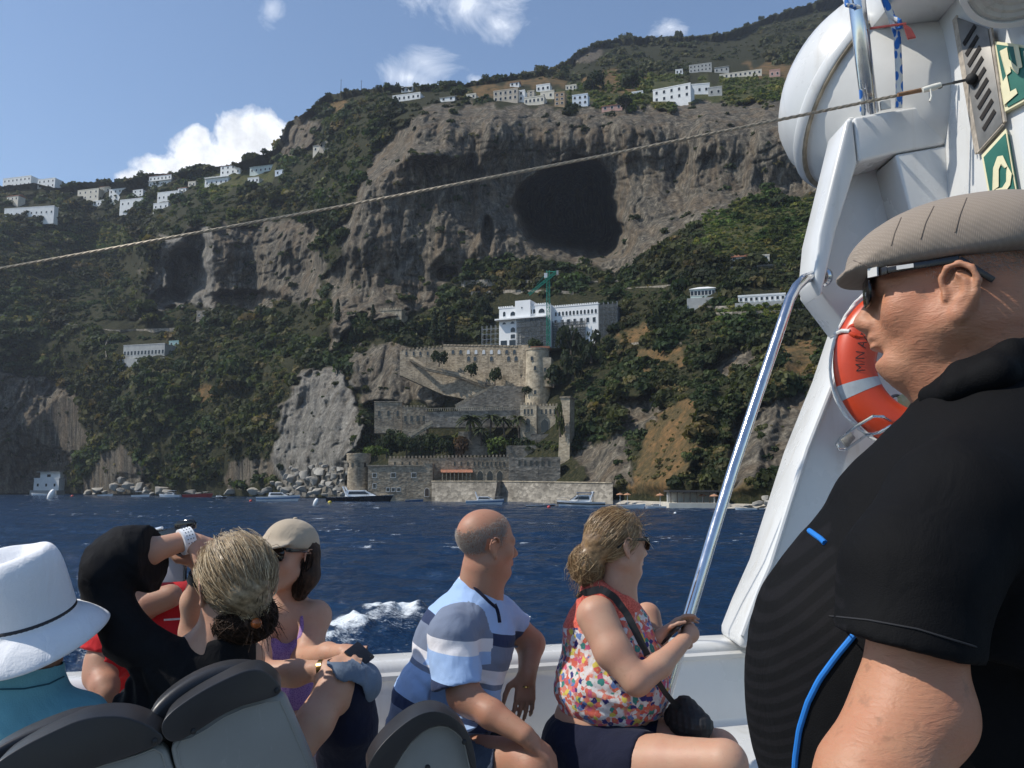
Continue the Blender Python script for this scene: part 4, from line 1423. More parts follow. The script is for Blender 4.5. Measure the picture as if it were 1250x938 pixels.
# ------------------------------------------------------------------ white hotel under works
Y = 312.0
s = Y / FPX
o0 = P(672, 420, Y)
M_HW = simple('hotel_white_plaster', (0.80, 0.80, 0.79), 0.85, 0.05, 0.4)
g = thing('white_hotel', 'large white hotel with arched windows and roof terrace behind a green crane', 'building', o0, R(-22), None)
f = 1 / math.cos(R(22))
X = lambda u: (u - 672) * s * f
Zv = lambda v: (420 - v) * s
yl = lambda u: 0.0
mb = MB()
mb.box0(X(608), X(632), 0, 12, Zv(424), Zv(370.5))
mb.box0(X(629), X(648), -0.6, 11.8, Zv(398), Zv(362.5))
mb.box0(X(632) + 0.02, X(672), 0.3, 12.1, Zv(424), Zv(370))
mb.box0(X(672), X(727), 2.5, 14, Zv(424), Zv(373))
mb.build('wall', M_HW, g)
mb = MB()
for (u0, u1, vt, y0) in ((607, 629, 370.5, -0.15), (648, 672, 370, 0.15), (672, 728, 373, 2.35)):
    mb.box0(X(u0), X(u1), y0, y0 + 0.5, Zv(vt), Zv(vt) + 0.35)
    for k in range(int((X(u1) - X(u0)) / 0.9)):
        mb.box0(X(u0) + k * 0.9, X(u0) + k * 0.9 + 0.5, y0 + 0.02, y0 + 0.42, Zv(vt) + 0.35, Zv(vt) + 0.8)
mb.build('parapet', M_HW, g)
MB().box0(X(605), X(668), -2.2, 0.25, Zv(386.5), Zv(384.8)).build('terrace', M_HW, g)
for u, v, w_, h_, a, y in ((614.5, 381, 1.0, 1.9, 'round', 0), (625.5, 381, 2.0, 1.7, 'round', 0), (647.5, 380, 0.9, 1.7, 'round', 0.3), (651.8, 380, 0.9, 1.7, 'round', 0.3), (661, 380, 2.4, 1.7, 'round', 0.3), (637.5, 373, 0.5, 0.6, False, -0.6), (625.5, 402, 1.8, 1.9, 'round', 0), (625.5, 410, 1.8, 1.6, False, 0), (614, 419.5, 2.6, 2.3, False, 0), (625, 419.5, 2.6, 2.3, False, 0), (614.5, 391, 1.4, 0.8, 'round', 0), (625, 391, 1.6, 0.8, 'round', 0)):
    add_window(g, X(u), y, Zv(v), w_, h_, 0, a, surround=0.08, mat=M_HW)
for i, u in enumerate(np.linspace(676, 724, 12)):
    add_window(g, X(u), 2.5, Zv(384), 0.75, 1.6, 0, 'round', surround=0.08, mat=M_HW)
for u in np.linspace(676, 722, 7):
    add_window(g, X(u), 2.5, Zv(395), 1.1, 1.8, 0, False, surround=0.06, mat=M_HW)
for u in np.linspace(638, 668, 5):
    for v in (397, 407, 416):
        add_window(g, X(u), 0.3, Zv(v), 1.2, 1.8, 0, False, surround=0.06, mat=M_HW)

# scaffolds: pipes, planks and grey netting
M_NET = None
m, t, b = newmat('scaffold_net')
co = t.coord()
b.inputs['Base Color'].default_value = (0.07, 0.085, 0.09, 1)
b.inputs['Roughness'].default_value = 0.9
wv = t.noise(t.mapping(co, (1, 1, 1)), 1.5, 3, 0.6)
t.set(b, 'Base Color', t.ramp(wv, [(0.3, (0.035, 0.045, 0.05)), (0.7, (0.12, 0.135, 0.14))]))
t.set(b, 'Alpha', t.ramp(t.noise(co, 9, 2, 0.5), [(0.42, 0.15), (0.58, 0.62)]))
M_NET = m
M_PIPE = simple('scaffold_pipe', (0.22, 0.23, 0.24), 0.5, 0.2, 1.0, metal=0.6)


def scaffold(x0, x1, y, z0, z1, parent, net=True, bay=1.9, lift=2.0):
    mb = MB()
    nx = max(1, int(round((x1 - x0) / bay)))
    for yy in (y, y - 1.0):
        for i in range(nx + 1):
            x = x0 + (x1 - x0) * i / nx
            mb.box0(x - 0.07, x + 0.07, yy - 0.07, yy + 0.07, z0, z1 + 0.8)
        z = z0 + lift
        while z < z1 + 0.2:
            mb.box0(x0, x1, yy - 0.05, yy + 0.05, z + 0.95, z + 1.05)
            z += lift
    mb.build('pipe_frame', M_PIPE, parent)
    mb = MB()
    z = z0 + lift
    while z < z1 + 0.2:
        mb.box0(x0, x1, y - 0.9, y - 0.1, z - 0.05, z + 0.05)
        z += lift
    mb.build('plank_deck', M_WOODD, parent)
    if net:
        MB().box0(x0, x1, y - 1.17, y - 1.13, z0, z1).build('netting', M_NET, parent)


def scaf_thing(label, x0, x1, y, z0, z1, net=True):
    k = thing('scaffold', label, 'scaffold', o0, R(-22), 'scaffolds around the white hotel')
    scaffold(x0, x1, y, z0, z1, k, net)
    return k


scaf_thing('grey netted scaffold across the lower middle of the white hotel', X(632), X(671), -0.5, Zv(424), Zv(388), True)
scaf_thing('open pipe scaffold in front of the right wing of the white hotel', X(673), X(712), 2.2, Zv(424), Zv(393), True)
scaf_thing('small pipe scaffold at the left corner of the white hotel', X(583), X(606), 3.0, Zv(424), Zv(392), False)
k = scaf_thing('tall dark netted scaffold wrapping the right end of the white hotel', X(728), X(749), 3.2, Zv(440), Zv(374), True)
MB().box0(X(728), X(746), 3.4, 13, Zv(440), Zv(374)).build('covered_wall', simple('bare_concrete', (0.10, 0.105, 0.11), 0.9), k)

# tower crane
M_CR = simple('crane_green_paint', (0.010, 0.27, 0.17), 0.5, 0.15, 1.0)
Yc = 300.0
sc_ = Yc / FPX
o1 = P(669.5, 426, Yc)
g = thing('tower_crane', 'green lattice tower crane with jib lowered to the left', 'crane', o1)
HT = (426 - 327) * sc_


def lattice(mb, a, c, w, seg, th):
    a, c = np.asarray(a, float), np.asarray(c, float)
    s_, u_2, d_ = frame_of(c - a, (0, 1, 0))
    L = np.linalg.norm(c - a)
    cor = [(-1, -1), (1, -1), (1, 1), (-1, 1)]
    q = lambda i, t_: a + d_ * t_ + s_ * cor[i][0] * w / 2 + u_2 * cor[i][1] * w / 2
    for i in range(4):
        mb.bar(q(i, 0), q(i, L), th, th)
    n = int(L / seg)
    for j in range(n):
        for i in range(4):
            i2 = (i + 1) % 4
            p0, p1 = (i, i2) if j % 2 else (i2, i)
            mb.bar(q(p0, L * j / n), q(p1, L * (j + 1) / n), th * 0.7, th * 0.7)
            mb.bar(q(i, L * j / n), q(i2, L * j / n), th * 0.6, th * 0.6)


mb = MB()
lattice(mb, (0, 0, 0), (0, 0, HT), 1.15, 1.5, 0.20)
mb.build('mast', M_CR, g)
px = lambda u, v: np.array([(u - 669.5) * sc_, 0, (426 - v) * sc_])
mb = MB()
lattice(mb, px(680, 329.5) + (0, -1.0, 0), px(645, 358.5) + (0, -1.0, 0), 0.8, 1.0, 0.16)
mb.build('jib', M_CR, g)
mb = MB()
mb.bar(px(669.5, 328), px(655, 346) + (0, -1.0, 0), 0.12, 0.12)
mb.bar(px(669.5, 328.5), px(681, 329) + (0, -1, 0), 0.2, 0.2)
mb.build('tie_rod', M_CR, g)
MB().box(tuple(px(681, 331) + (0, -1, 0)), (0.7, 1.2, 1.6)).build('counterweight', PL['grey'], g)
MB().box(tuple(px(666.5, 334) + (0, -0.6, 0)), (1.1, 1.2, 1.7)).build('cab', PL['white'], g)

# ------------------------------------------------------------------ individual trees
M_BARK = simple('tree_bark', (0.07, 0.055, 0.042), 0.9, 0.3, 2.0, bump=0.5, bscale=8, bdist=0.05)


def tree(u, v, hpx, wpx, label, kind='round', tint=(0.03, 0.042, 0.017), group=None, seed=None, fwd=0.0, Yfix=None, name=None):
    Y = (Yfix if Yfix else TY(u, v)) - fwd
    s = Y / FPX
    H, Wd = hpx * s, wpx * s
    r = np.random.default_rng(seed if seed is not None else int(u * 31 + v))
    g = thing(name or {'round': 'broadleaf_tree', 'umbrella': 'umbrella_pine', 'cypress': 'cypress_tree', 'palm': 'palm_tree'}[kind], label, {'round': 'tree', 'umbrella': 'pine', 'cypress': 'cypress', 'palm': 'palm'}[kind], P(u, v, Y), 0, group)
    tk = MB()
    lean = r.uniform(-0.05, 0.05) * H
    if kind == 'round':
        z0 = H * 0.2
        tk.tube([(0, 0, -1), (lean * 0.5, 0, z0), (lean, 0, H * 0.6)], [0.04 * H, 0.028 * H, 0.015 * H], 7)
        for k in range(5):
            a = r.uniform(0, 6.28)
            tk.tube([(lean * 0.5, 0, z0), (lean + math.cos(a) * Wd * 0.3, math.sin(a) * Wd * 0.3, H * r.uniform(0.55, 0.8))], [0.022 * H, 0.008 * H], 5)
        q = crown_proto(420, int(u * 7 + v), 8, 1.0, 0.10)
        q = q * np.array([Wd / 2 / 0.95, Wd / 2 / 0.95, H * 0.98 / 1.05]) + np.array([lean, 0, -H * 0.08])
    elif kind == 'umbrella':
        tk.tube([(0, 0, -1), (lean, 0, H * 0.45), (lean * 1.5, 0, H * 0.8)], [0.035 * H, 0.028 * H, 0.018 * H], 7)
        for k in range(7):
            a = k * 0.9 + r.uniform(0, 0.5)
            tk.tube([(lean, 0, H * 0.5), (lean + math.cos(a) * Wd * 0.32, math.sin(a) * Wd * 0.32, H * 0.78)], [0.018 * H, 0.007 * H], 5)
        q = crown_proto(520, int(u * 7 + v), 10, 0.55, 0.085)
        q = q * np.array([Wd / 2 / 0.95, Wd / 2 / 0.95, H * 0.44 / 0.6]) + np.array([lean, 0, H * 0.58])
    elif kind == 'cypress':
        tk.tube([(0, 0, -1), (0, 0, H * 0.7)], [0.03 * H, 0.008 * H], 6)
        n = 380
        z = r.uniform(0.05, 1, n)
        rad = Wd / 2 * np.minimum(1, z * 6) * (1 - z ** 2.2) ** 0.8 * r.uniform(0.6, 1.1, n)
        a = r.uniform(0, 6.28, n)
        c = np.stack([np.cos(a) * rad, np.sin(a) * rad, z * H], 1)
        nn = np.stack([np.cos(a), np.sin(a), 0.25 + 0 * a], 1) + r.normal(size=(n, 3)) * 0.3
        nn /= np.linalg.norm(nn, axis=1, keepdims=True)
        tx = np.cross(nn, [0, 0, 1.0])
        tx /= np.linalg.norm(tx, axis=1, keepdims=True)
        ty = np.cross(nn, tx)
        sx, sy = Wd * 0.13, H * 0.04
        q = np.stack([c - tx * sx, c + ty * -sy, c + tx * sx, c + ty * sy], 1)
    else:
        tk.tube([(0, 0, -1), (lean, 0, H * 0.35), (lean * 1.4, 0, H * 0.66)], [0.05 * H, 0.038 * H, 0.042 * H], 8)
        qs = []
        for k in range(30):
            a = r.uniform(0, 6.28)
            e = r.uniform(-0.2, 1.2)
            d = np.array([math.cos(a), math.sin(a), 0])
            Lf = Wd * 0.52
            p0 = np.array([lean * 1.4, 0, H * 0.66])
            side = np.array([-d[1], d[0], 0])
            for j in range(6):
                t0, t1 = j / 6, (j + 1) / 6
                f_ = lambda t_: p0 + d * Lf * t_ * math.cos(e * (1 - t_ * 0.6)) + np.array([0, 0, 1]) * Lf * (math.sin(e) * t_ - 0.75 * t_ * t_)
                wv_ = lambda t_: side * Lf * 0.13 * math.sin(math.pi * min(1, 0.15 + t_ * 0.8))
                dr_ = np.array([0, 0, -0.05 * Lf])
                qs.append([f_(t0) - wv_(t0) + dr_, f_(t0), f_(t1), f_(t1) - wv_(t1) + dr_])
                qs.append([f_(t0), f_(t0) + wv_(t0) + dr_, f_(t1) + wv_(t1) + dr_, f_(t1)])
        q = np.array(qs)
    tk.build('trunk', M_BARK, g, smooth=True)
    n = len(q)
    tt = np.array(tint)[None, None] * r.uniform(0.6, 1.45, (n, 1, 1))
    link('crown', q.reshape(-1, 3), np.arange(n * 4).reshape(-1, 4), M_LEAF, g, False, attrs={'tint': np.broadcast_to(tt, (n, 4, 3)).reshape(-1, 3)})
    return g


DK = (0.022, 0.032, 0.014)
MG = (0.034, 0.047, 0.019)
LG = (0.075, 0.105, 0.025)
ST = 'trees along the skyline'
for a in ((402, 122, 11, 16, 'dark bushy tree at the left end of the cliff top skyline'), (423, 113, 8, 9, 'small round skyline tree just right of the taller antenna pole'), (463, 109, 9, 11, 'small dark skyline tree with flat top, left of the white cliff top house'), (483, 109, 11, 13, 'round skyline tree standing behind the long white cliff top house'), (508, 109, 11, 11, 'dark round skyline tree right of the small upper house'), (522, 106, 6, 8, 'low pale bush tree on the skyline next to the cloud'), (553, 107, 13, 19, 'broadest dark tree on the cliff top skyline'), (594, 98, 9, 15, 'dark flat tree clump on the skyline left of the gabled hut'), (625, 95, 8, 8, 'small tree on the skyline just left of the gabled hut'), (690, 90, 13, 15, 'dark tree below the rocky peak of the ridge'), (725, 108, 25, 32, 'big dark rounded tree on the meadow under the peak'), (772, 106, 27, 40, 'broad dark tree clump in the middle of the upper meadow'), (828, 47, 14, 12, 'tallest lone tree on the mountain skyline'), (838, 47, 6, 6, 'small tree on the mountain skyline right of the tallest one'), (875, 44, 8, 7, 'lone round tree near the top of the mountain skyline'), (912, 34, 9, 10, 'dark tree on the mountain skyline beside the life raft'), (930, 24, 8, 9, 'uppermost dark tree on the mountain skyline'), (88, 229, 10, 9, 'dark tree on the skyline between the village houses'), (172, 219, 12, 16, 'tree touching the cloud left of the red roofed hotel'), (300, 199, 9, 14, 'tree on the ridge behind the pale greenhouse'), (225, 213, 9, 16, 'bushy tree right of the red roofed hotel'), (330, 196, 10, 14, 'dark tree leaning on the crag at the ridge')):
    tree(a[0], a[1] + 2, a[2], a[3], a[4], 'round', DK if a[0] % 2 else MG, ST)
tree(764, 140, 24, 28, 'umbrella pine with flat dark crown above the cave', 'umbrella', DK)
for u, v, h, w_, lab in ((412, 394, 30, 9, 'slim cypress left of the stone watch house, tallest of its pair'), (455, 393, 22, 8, 'slim cypress touching the left side of the stone watch house'), (530, 418, 42, 11, 'left cypress of the dark pair above the arcade wall'), (541, 418, 46, 14, 'right, thicker cypress of the dark pair above the arcade wall'), (552, 414, 30, 9, 'short cypress right of the dark pair'), (660, 444, 24, 8, 'cypress growing beside the main castle tower')):
    tree(u, v, h, w_, lab, 'cypress', DK, 'cypresses around the castle', fwd=3)
for u, v, h, w_, lab, k, ti, yf in ((498, 378, 17, 30, 'pale flat crowned pine above the stone watch house', 'umbrella', (0.05, 0.065, 0.024), None), (437, 419, 26, 28, 'round tree at the left edge of the castle grounds', 'round', MG, None), (512, 408, 20, 34, 'wide dark tree between watch house and cypresses', 'round', DK, None), (588, 392, 30, 30, 'dark tree at the upper left of the white hotel', 'round', DK, None), (655, 428, 15, 24, 'bright round tree below the hotel scaffold', 'round', MG, 299), (697, 436, 44, 36, 'tall dark cedar in front of the hotel right wing', 'round', DK, 296), (722, 440, 40, 34, 'dark spreading tree right of the crane', 'round', DK, 292), (676, 470, 30, 34, 'dark tree pressed against the main castle tower on the right', 'round', DK, 287), (700, 462, 34, 30, 'dense dark tree below the crane', 'round', DK, 284), (604, 468, 20, 18, 'small tree against the arcade wall', 'round', MG, 300), (575, 458, 16, 22, 'bush tree on the ramp under the arcade', 'round', DK, 303), (645, 482, 12, 20, 'dark bush tree at the tower foot', 'round', DK, 293), (536, 445, 18, 22, 'round dark tree at the top of the stair ramp', 'round', DK, 310)):
    tree(u, v, h, w_, lab, k, ti, 'trees in the castle park', Yfix=yf)
for u, v, h, w_, lab, yf in ((575, 533, 32, 34, 'palm with the fullest crown, leftmost in the castle garden', 283), (598, 530, 30, 28, 'second palm from the left in the castle garden', 285), (616, 531, 28, 26, 'third palm from the left in the castle garden', 284), (634, 531, 30, 26, 'palm beside the gatehouse in the castle garden', 282), (588, 541, 24, 24, 'short palm in front of the others in the castle garden', 281)):
    tree(u, v, h, w_, lab, 'palm', (0.045, 0.055, 0.022), 'palms in the castle garden', Yfix=yf)
for u, v, h, w_, lab, ti, yf in ((530, 556, 26, 26, 'bright bushy tree at the left of the castle garden', MG, 282), (610, 556, 22, 34, 'bright green shrub tree in the middle of the castle garden', LG, 279), (560, 556, 28, 26, 'reddish brown leafed tree in the castle garden', (0.10, 0.06, 0.035), 282), (640, 556, 22, 26, 'dark shrub tree under the gatehouse terrace', DK, 280), (545, 557, 20, 22, 'dark round shrub left of the reddish tree', DK, 280), (598, 547, 20, 20, 'dark shrub in the middle of the castle garden', DK, 281), (458, 560, 18, 30, 'bright yellow green tree right behind the round tower', LG, 275), (472, 556, 26, 34, 'dark shrub below the plain stone house', DK, 285), (496, 554, 24, 32, 'grey green shrub under the crenellated stone house', MG, 284), (482, 540, 18, 26, 'small bush at the foot of the plain stone house', MG, 291), (514, 548, 22, 26, 'dark bush beside the short stair', DK, 284), (684, 530, 42, 14, 'hanging ivy shrub on the tall buttress', (0.055, 0.065, 0.02), 256), (660, 592, 14, 30, 'climbing shrub on the terrace wall right of the arches', MG, 268)):
    tree(u, v, h, w_, lab, 'round', ti, 'shrubs of the castle garden', Yfix=yf, name='garden_shrub')

# ------------------------------------------------------------------ shore
# beach strip
m = simple('shingle_beach', (0.40, 0.36, 0.30), 0.95, 0.25, 0.6, bump=0.5, bscale=3, bdist=0.1)
vs, fs = [], []
Nb = 60
for i in range(Nb):
    u = 540 + (1100 - 540) * i / (Nb - 1)
    Ys = float(np.exp(bil(LD, u, shorerow(u))))
    p = P(u, shorerow(u), Ys)
    n_ = fbm(u / 20.0, 0.0, 3.0, 2)
    vs += [(p[0], Ys - 9 + 2 * n_, -0.4), (p[0], Ys - 4, 0.5), (p[0], Ys + 2, 1.1), (p[0], Ys + 14, 1.9)]
for i in range(Nb - 1):
    for k in range(3):
        fs.append([i * 4 + k, (i + 1) * 4 + k, (i + 1) * 4 + k + 1, i * 4 + k + 1])
tag(link('beach', vs, fs, m, None, True), 'narrow pale shingle beach under the sea wall', 'beach', None, 'structure')


def boulder_mesh(seed, n=3):
    bm = bmesh.new()
    bmesh.ops.create_icosphere(bm, subdivisions=n, radius=1)
    co = np.array([v.co for v in bm.verts])
    d = 1 + 0.22 * fbm(co[:, 0] * 1.1 + seed, co[:, 1] * 1.1, co[:, 2] * 1.1, 3) + 0.12 * ridged(co[:, 0] * 1.5, co[:, 1] * 1.5 + seed, co[:, 2] * 1.5, 2)
    # flatten along a few random planes so that it looks broken
    r = np.random.default_rng(seed)
    p = co * d[:, None]
    for k in range(16):
        nn = r.normal(size=3)
        nn /= np.linalg.norm(nn)
        h = p @ nn
        lim = r.uniform(0.45, 0.8)
        p = p - np.outer(np.maximum(h - lim, 0), nn) * 0.9
    for v, c in zip(bm.verts, p):
        v.co = c
    me = bpy.data.meshes.new('boulder')
    bm.to_mesh(me)
    bm.free()
    me.materials.append(M_BOULD)
    return me


M_BOULD = stone('boulder_limestone', (0.33, 0.31, 0.27), (0.42, 0.39, 0.34), 0.2)
BM_ = [boulder_mesh(s_) for s_ in range(6)]
BO = [(858 / 2.78, 604, 22, 13), (281, 604, 24, 9), (318, 604, 12, 6), (326, 602, 16, 10), (348, 603, 18, 13), (340, 596, 15, 10), (356, 590, 22, 16), (372, 585, 20, 14), (384, 592, 20, 12), (392, 581, 20, 13), (402, 595, 16, 11), (408, 586, 15, 10), (412, 601, 15, 9), (370, 601, 18, 10), (388, 603, 18, 9), (420, 606, 11, 7), (362, 577, 14, 9), (381, 574, 13, 8), (398, 572, 12, 8), (415, 577, 14, 9)]
BO2 = [(120, 602, 22, 10), (140, 600, 20, 13), (156, 598, 20, 14), (170, 599, 18, 13), (148, 590, 16, 10), (108, 604, 18, 8), (178, 603, 14, 8), (196, 604, 24, 12), (204, 603, 20, 8), (235, 604, 20, 8)]
BO3 = [(536, 609, 26, 14), (548, 610, 12, 8), (556, 612, 10, 5), (925, 618, 16, 9), (938, 617, 16, 10), (950, 618, 16, 10), (912, 620, 14, 6), (934, 611, 14, 8)]
BO += [(u + dx, v + dy, w_ * 0.6, h_ * 0.6) for (u, v, w_, h_) in BO[4:] for dx, dy in ((9, 3), (-7, -4))]
BO2 += [(u + 8, v + 1, w_ * 0.55, h_ * 0.55) for (u, v, w_, h_) in BO2]
i = 0
for lst, lab, gp in ((BO, 'pale limestone boulder in the heap left of the round tower', 'boulders heaped by the round tower'), (BO2, 'grey limestone boulder at the foot of the left cliff', 'boulders at the foot of the left cliff'), (BO3, 'pale boulder on the beach edge', 'boulders on the beach edge')):
    for (u, v, w_, h_) in lst:
        Ys = float(np.exp(bil(LD, u, shorerow(u)))) - 5 + max(0, (shorerow(u) - v)) * 0.25
        o = bpy.data.objects.new('boulder', BM_[i % 6])
        COL.objects.link(o)
        s = Ys / FPX
        o.location = P(u, v - h_ * 0.35, Ys)
        o.scale = (w_ * s * 0.50, w_ * s * 0.44, h_ * s * 0.56)
        o.rotation_euler = (0, 0, i * 1.3)
        tag(o, lab, 'boulder', gp)
        i += 1

# lido: dark flat roof on posts, sun shades, deck
Yl_ = 176.0
o0 = P(848, 612, Yl_)
g = thing('beach_pavilion', 'low beach bar with long dark flat roof at the right end of the beach', 'building', o0)
s = Yl_ / FPX
MB().box0(-33 * s, 33 * s, -2.5, 4, 11 * s, 13 * s).build('roof', simple('dark_roof_felt', (0.05, 0.045, 0.042)), g)
mb = MB()
for x in np.linspace(-31 * s, 31 * s, 9):
    mb.box0(x - 0.08, x + 0.08, -2.2, -2.0, -1, 11 * s)
mb.build('posts', M_WOODD, g)
MB().box0(-30 * s, 30 * s, 2.5, 3.5, -1, 10.5 * s).build('back_wall', PL['grey'], g)
MB().box0(-36 * s, 36 * s, -4.5, 4.5, -2.2, -0.3).build('deck', PL['cream'], g)
M_OR = simple('orange_canvas', (0.40, 0.20, 0.11), 0.85, 0.2)
prot = None
for k, (u, lab) in enumerate(((757, 'orange beach parasol closest to the sea wall'), (766, 'orange beach parasol next to the one by the sea wall'), (806, 'orange beach parasol left of the beach bar'), (822, 'orange beach parasol at the left post of the beach bar'), (858, 'orange beach parasol in the middle before the beach bar'), (872, 'orange beach parasol at the right part of the beach bar'))):
    Yp = float(np.exp(bil(LD, u, shorerow(u)))) - 7
    p0 = P(u, 616, Yp)
    p0[2] = 0.6
    if prot is None:
        prot = thing('beach_parasol', lab, 'parasol', p0, 0, 'orange parasols on the beach')
        MB().tube([(0, 0, -0.3), (0, 0, 2.3)], 0.06, 6).build('pole', PL['white'], prot)
        MB().lathe([(0.95, 1.75), (0.9, 1.82), (0.55, 2.05), (0.05, 2.2)], (0, 0, 0), 10).build('canopy', M_OR, prot)
        g = prot
    else:
        g = copy_tree(prot)
        g.location = p0
        g['label'] = lab

# ------------------------------------------------------------------ boats at anchor
M_HULLW = simple('white_gelcoat', (0.78, 0.79, 0.80), 0.3, 0.04, 0.5)
M_HULLK = simple('black_gelcoat', (0.012, 0.013, 0.017), 0.25, 0.2, 0.5)
M_HULLB = simple('blue_gelcoat', (0.03, 0.10, 0.22), 0.3, 0.1, 0.5)
M_HULLR = simple('red_hull_paint', (0.30, 0.03, 0.03), 0.4, 0.15, 0.5)
M_DECK = simple('boat_deck_cream', (0.62, 0.58, 0.50), 0.6, 0.1, 1.0)
M_SMOKE = simple('smoked_glass', (0.02, 0.025, 0.03), 0.1, 0.2, 1.0)


def boat(u, v, Lpx, label, hull=M_HULLW, flip=False, cabin=1, stripe=None, arch=False, canopy=False, Y=None, hh=0.11, name='motor_boat', cat='boat', group='boats anchored along the shore', mast=0, yaw=0.0):
    if Y is None:
        Y = 4 * FPX / max(v - 596.0, 5.5)
    p0 = P(u, v, Y)
    p0[2] = 0.0
    L = Lpx * Y / FPX
    g = thing(name, label, cat, p0, R(180 if flip else 0) + yaw, group)
    B, Hh = L * 0.14, L * hh
    n = 14
    secs = []
    for i in range(n + 1):
        x = i / n
        b_ = B * (0.86 + 0.3 * x - 1.16 * x ** 3.2) if x < 1 else 0.0
        b_ = max(b_, 0.01)
        sheer = Hh * (0.92 + 0.45 * x ** 2)
        X_ = -L / 2 + L * x + (0.04 * L * 0)
        rake = 0.07 * L * x ** 4
        secs.append([(X_ - rake, 0, -0.35), (X_ - rake * 0.7, b_ * 0.72, 0.05), (X_, b_, sheer), (X_, -b_, sheer), (X_ - rake * 0.7, -b_ * 0.72, 0.05)])
    vs = [p for s_ in secs for p in s_]
    fs = []
    for i in range(n):
        for k in range(5):
            k2 = (k + 1) % 5
            if k == 2:
                continue
            fs.append([i * 5 + k, i * 5 + k2, (i + 1) * 5 + k2, (i + 1) * 5 + k])
    fs.append([4, 3, 2, 1, 0])
    h_ = MB().add(vs, fs).build('hull', hull, g, smooth=True)
    dk = []
    for i in range(n + 1):
        a = secs[i]
        dk += [(a[2][0], a[2][1] * 0.98, a[2][2] - 0.02), (a[3][0], a[3][1] * 0.98, a[3][2] - 0.02), (a[3][0], a[3][1] * 0.98, a[3][2] - 0.12), (a[2][0], a[2][1] * 0.98, a[2][2] - 0.12)]
    fd = []
    for i in range(n):
        for k in range(4):
            k2 = (k + 1) % 4
            fd.append([i * 4 + k, i * 4 + k2, (i + 1) * 4 + k2, (i + 1) * 4 + k])
    MB().add(dk, fd).build('deck', M_DECK if hull is not M_HULLK else M_HULLW, g)
    if stripe:
        sv = []
        for i in range(n + 1):
            a = secs[i]
            for sgn, k in ((1, 2), (-1, 3)):
                sv += [(a[k][0], a[k][1] * 1.01 + 0.02 * sgn, a[k][2] * 0.45), (a[k][0], a[k][1] * 1.01 + 0.02 * sgn, a[k][2] * 0.72)]
        fsn = []
        for i in range(n):
            for k in (0, 2):
                fsn.append([i * 4 + k, (i + 1) * 4 + k, (i + 1) * 4 + k + 1, i * 4 + k + 1])
        MB().add(sv, fsn).build('stripe', stripe, g)
    if cabin:
        mb = MB()
        z0 = Hh * 1.0
        hc = Hh * (0.85 if cabin == 1 else 1.25)
        x0, x1 = -0.22 * L, 0.27 * L
        b1 = B * 0.7
        mb.add([(x0, -b1, z0), (x1, -b1 * 0.4, z0), (x1, b1 * 0.4, z0), (x0, b1, z0), (x0 + 0.02 * L, -b1 * 0.8, z0 + hc), (x1 - 0.2 * L, -b1 * 0.6, z0 + hc), (x1 - 0.2 * L, b1 * 0.6, z0 + hc), (x0 + 0.02 * L, b1 * 0.8, z0 + hc)],
               [[0, 1, 5, 4], [1, 2, 6, 5], [2, 3, 7, 6], [3, 0, 4, 7], [4, 5, 6, 7], [3, 2, 1, 0]])
        mb.build('cabin', M_HULLW, g)
        for sg in (-1, 1):
            MB().prism([(x0 + 0.05 * L, sg * b1 * 0.93, z0 + hc * 0.35), (x1 - 0.12 * L, sg * b1 * 0.68, z0 + hc * 0.35), (x1 - 0.2 * L, sg * b1 * 0.64, z0 + hc * 0.82), (x0 + 0.06 * L, sg * b1 * 0.86, z0 + hc * 0.82)], (0, sg * 0.05, 0)).build('window', M_SMOKE, g)
        MB().prism([(x1 - 0.04 * L, -b1 * 0.42, z0 + hc * 0.25), (x1 - 0.04 * L, b1 * 0.42, z0 + hc * 0.25), (x1 - 0.17 * L, b1 * 0.55, z0 + hc * 0.9), (x1 - 0.17 * L, -b1 * 0.55, z0 + hc * 0.9)], (0.05, 0, 0.03)).build('windscreen', M_SMOKE, g)
    if arch:
        mb = MB()
        xa = -0.24 * L
        zt = Hh * 2.9
        mb.tube([(xa + 0.06 * L, -B * 0.8, Hh), (xa - 0.01 * L, -B * 0.75, zt), (xa - 0.01 * L, B * 0.75, zt), (xa + 0.06 * L, B * 0.8, Hh)], 0.012 * L, 6)
        mb.build('radar_arch', M_HULLW, g)
    if canopy:
        MB().box0(-0.28 * L, 0.08 * L, -B * 0.75, B * 0.75, Hh * 2.6, Hh * 2.75).build('canopy', M_HULLW if canopy == 1 else M_HULLB, g)
        mb = MB()
        for x in (-0.26 * L, 0.06 * L):
            for y in (-B * 0.7, B * 0.7):
                mb.tube([(x, y, Hh * 0.8), (x, y, Hh * 2.6)], 0.05, 5)
        mb.build('canopy_frame', M_PIPE, g)
    if mast:
        MB().tube([(0, 0, Hh), (0, 0, mast * L)], [0.06, 0.03], 6).build('mast', M_PIPE, g)
    else:
        mb = MB()
        for sg in (-1, 1):
            mb.tube([(0.1 * L, sg * B * 0.9, Hh * 1.05), (0.12 * L, sg * B * 0.88, Hh * 1.5), (0.3 * L, sg * B * 0.6, Hh * 1.75), (0.47 * L, sg * B * 0.1, Hh * 1.85)], 0.035, 5)
        mb.build('bow_rail', M_PIPE, g)
    return g


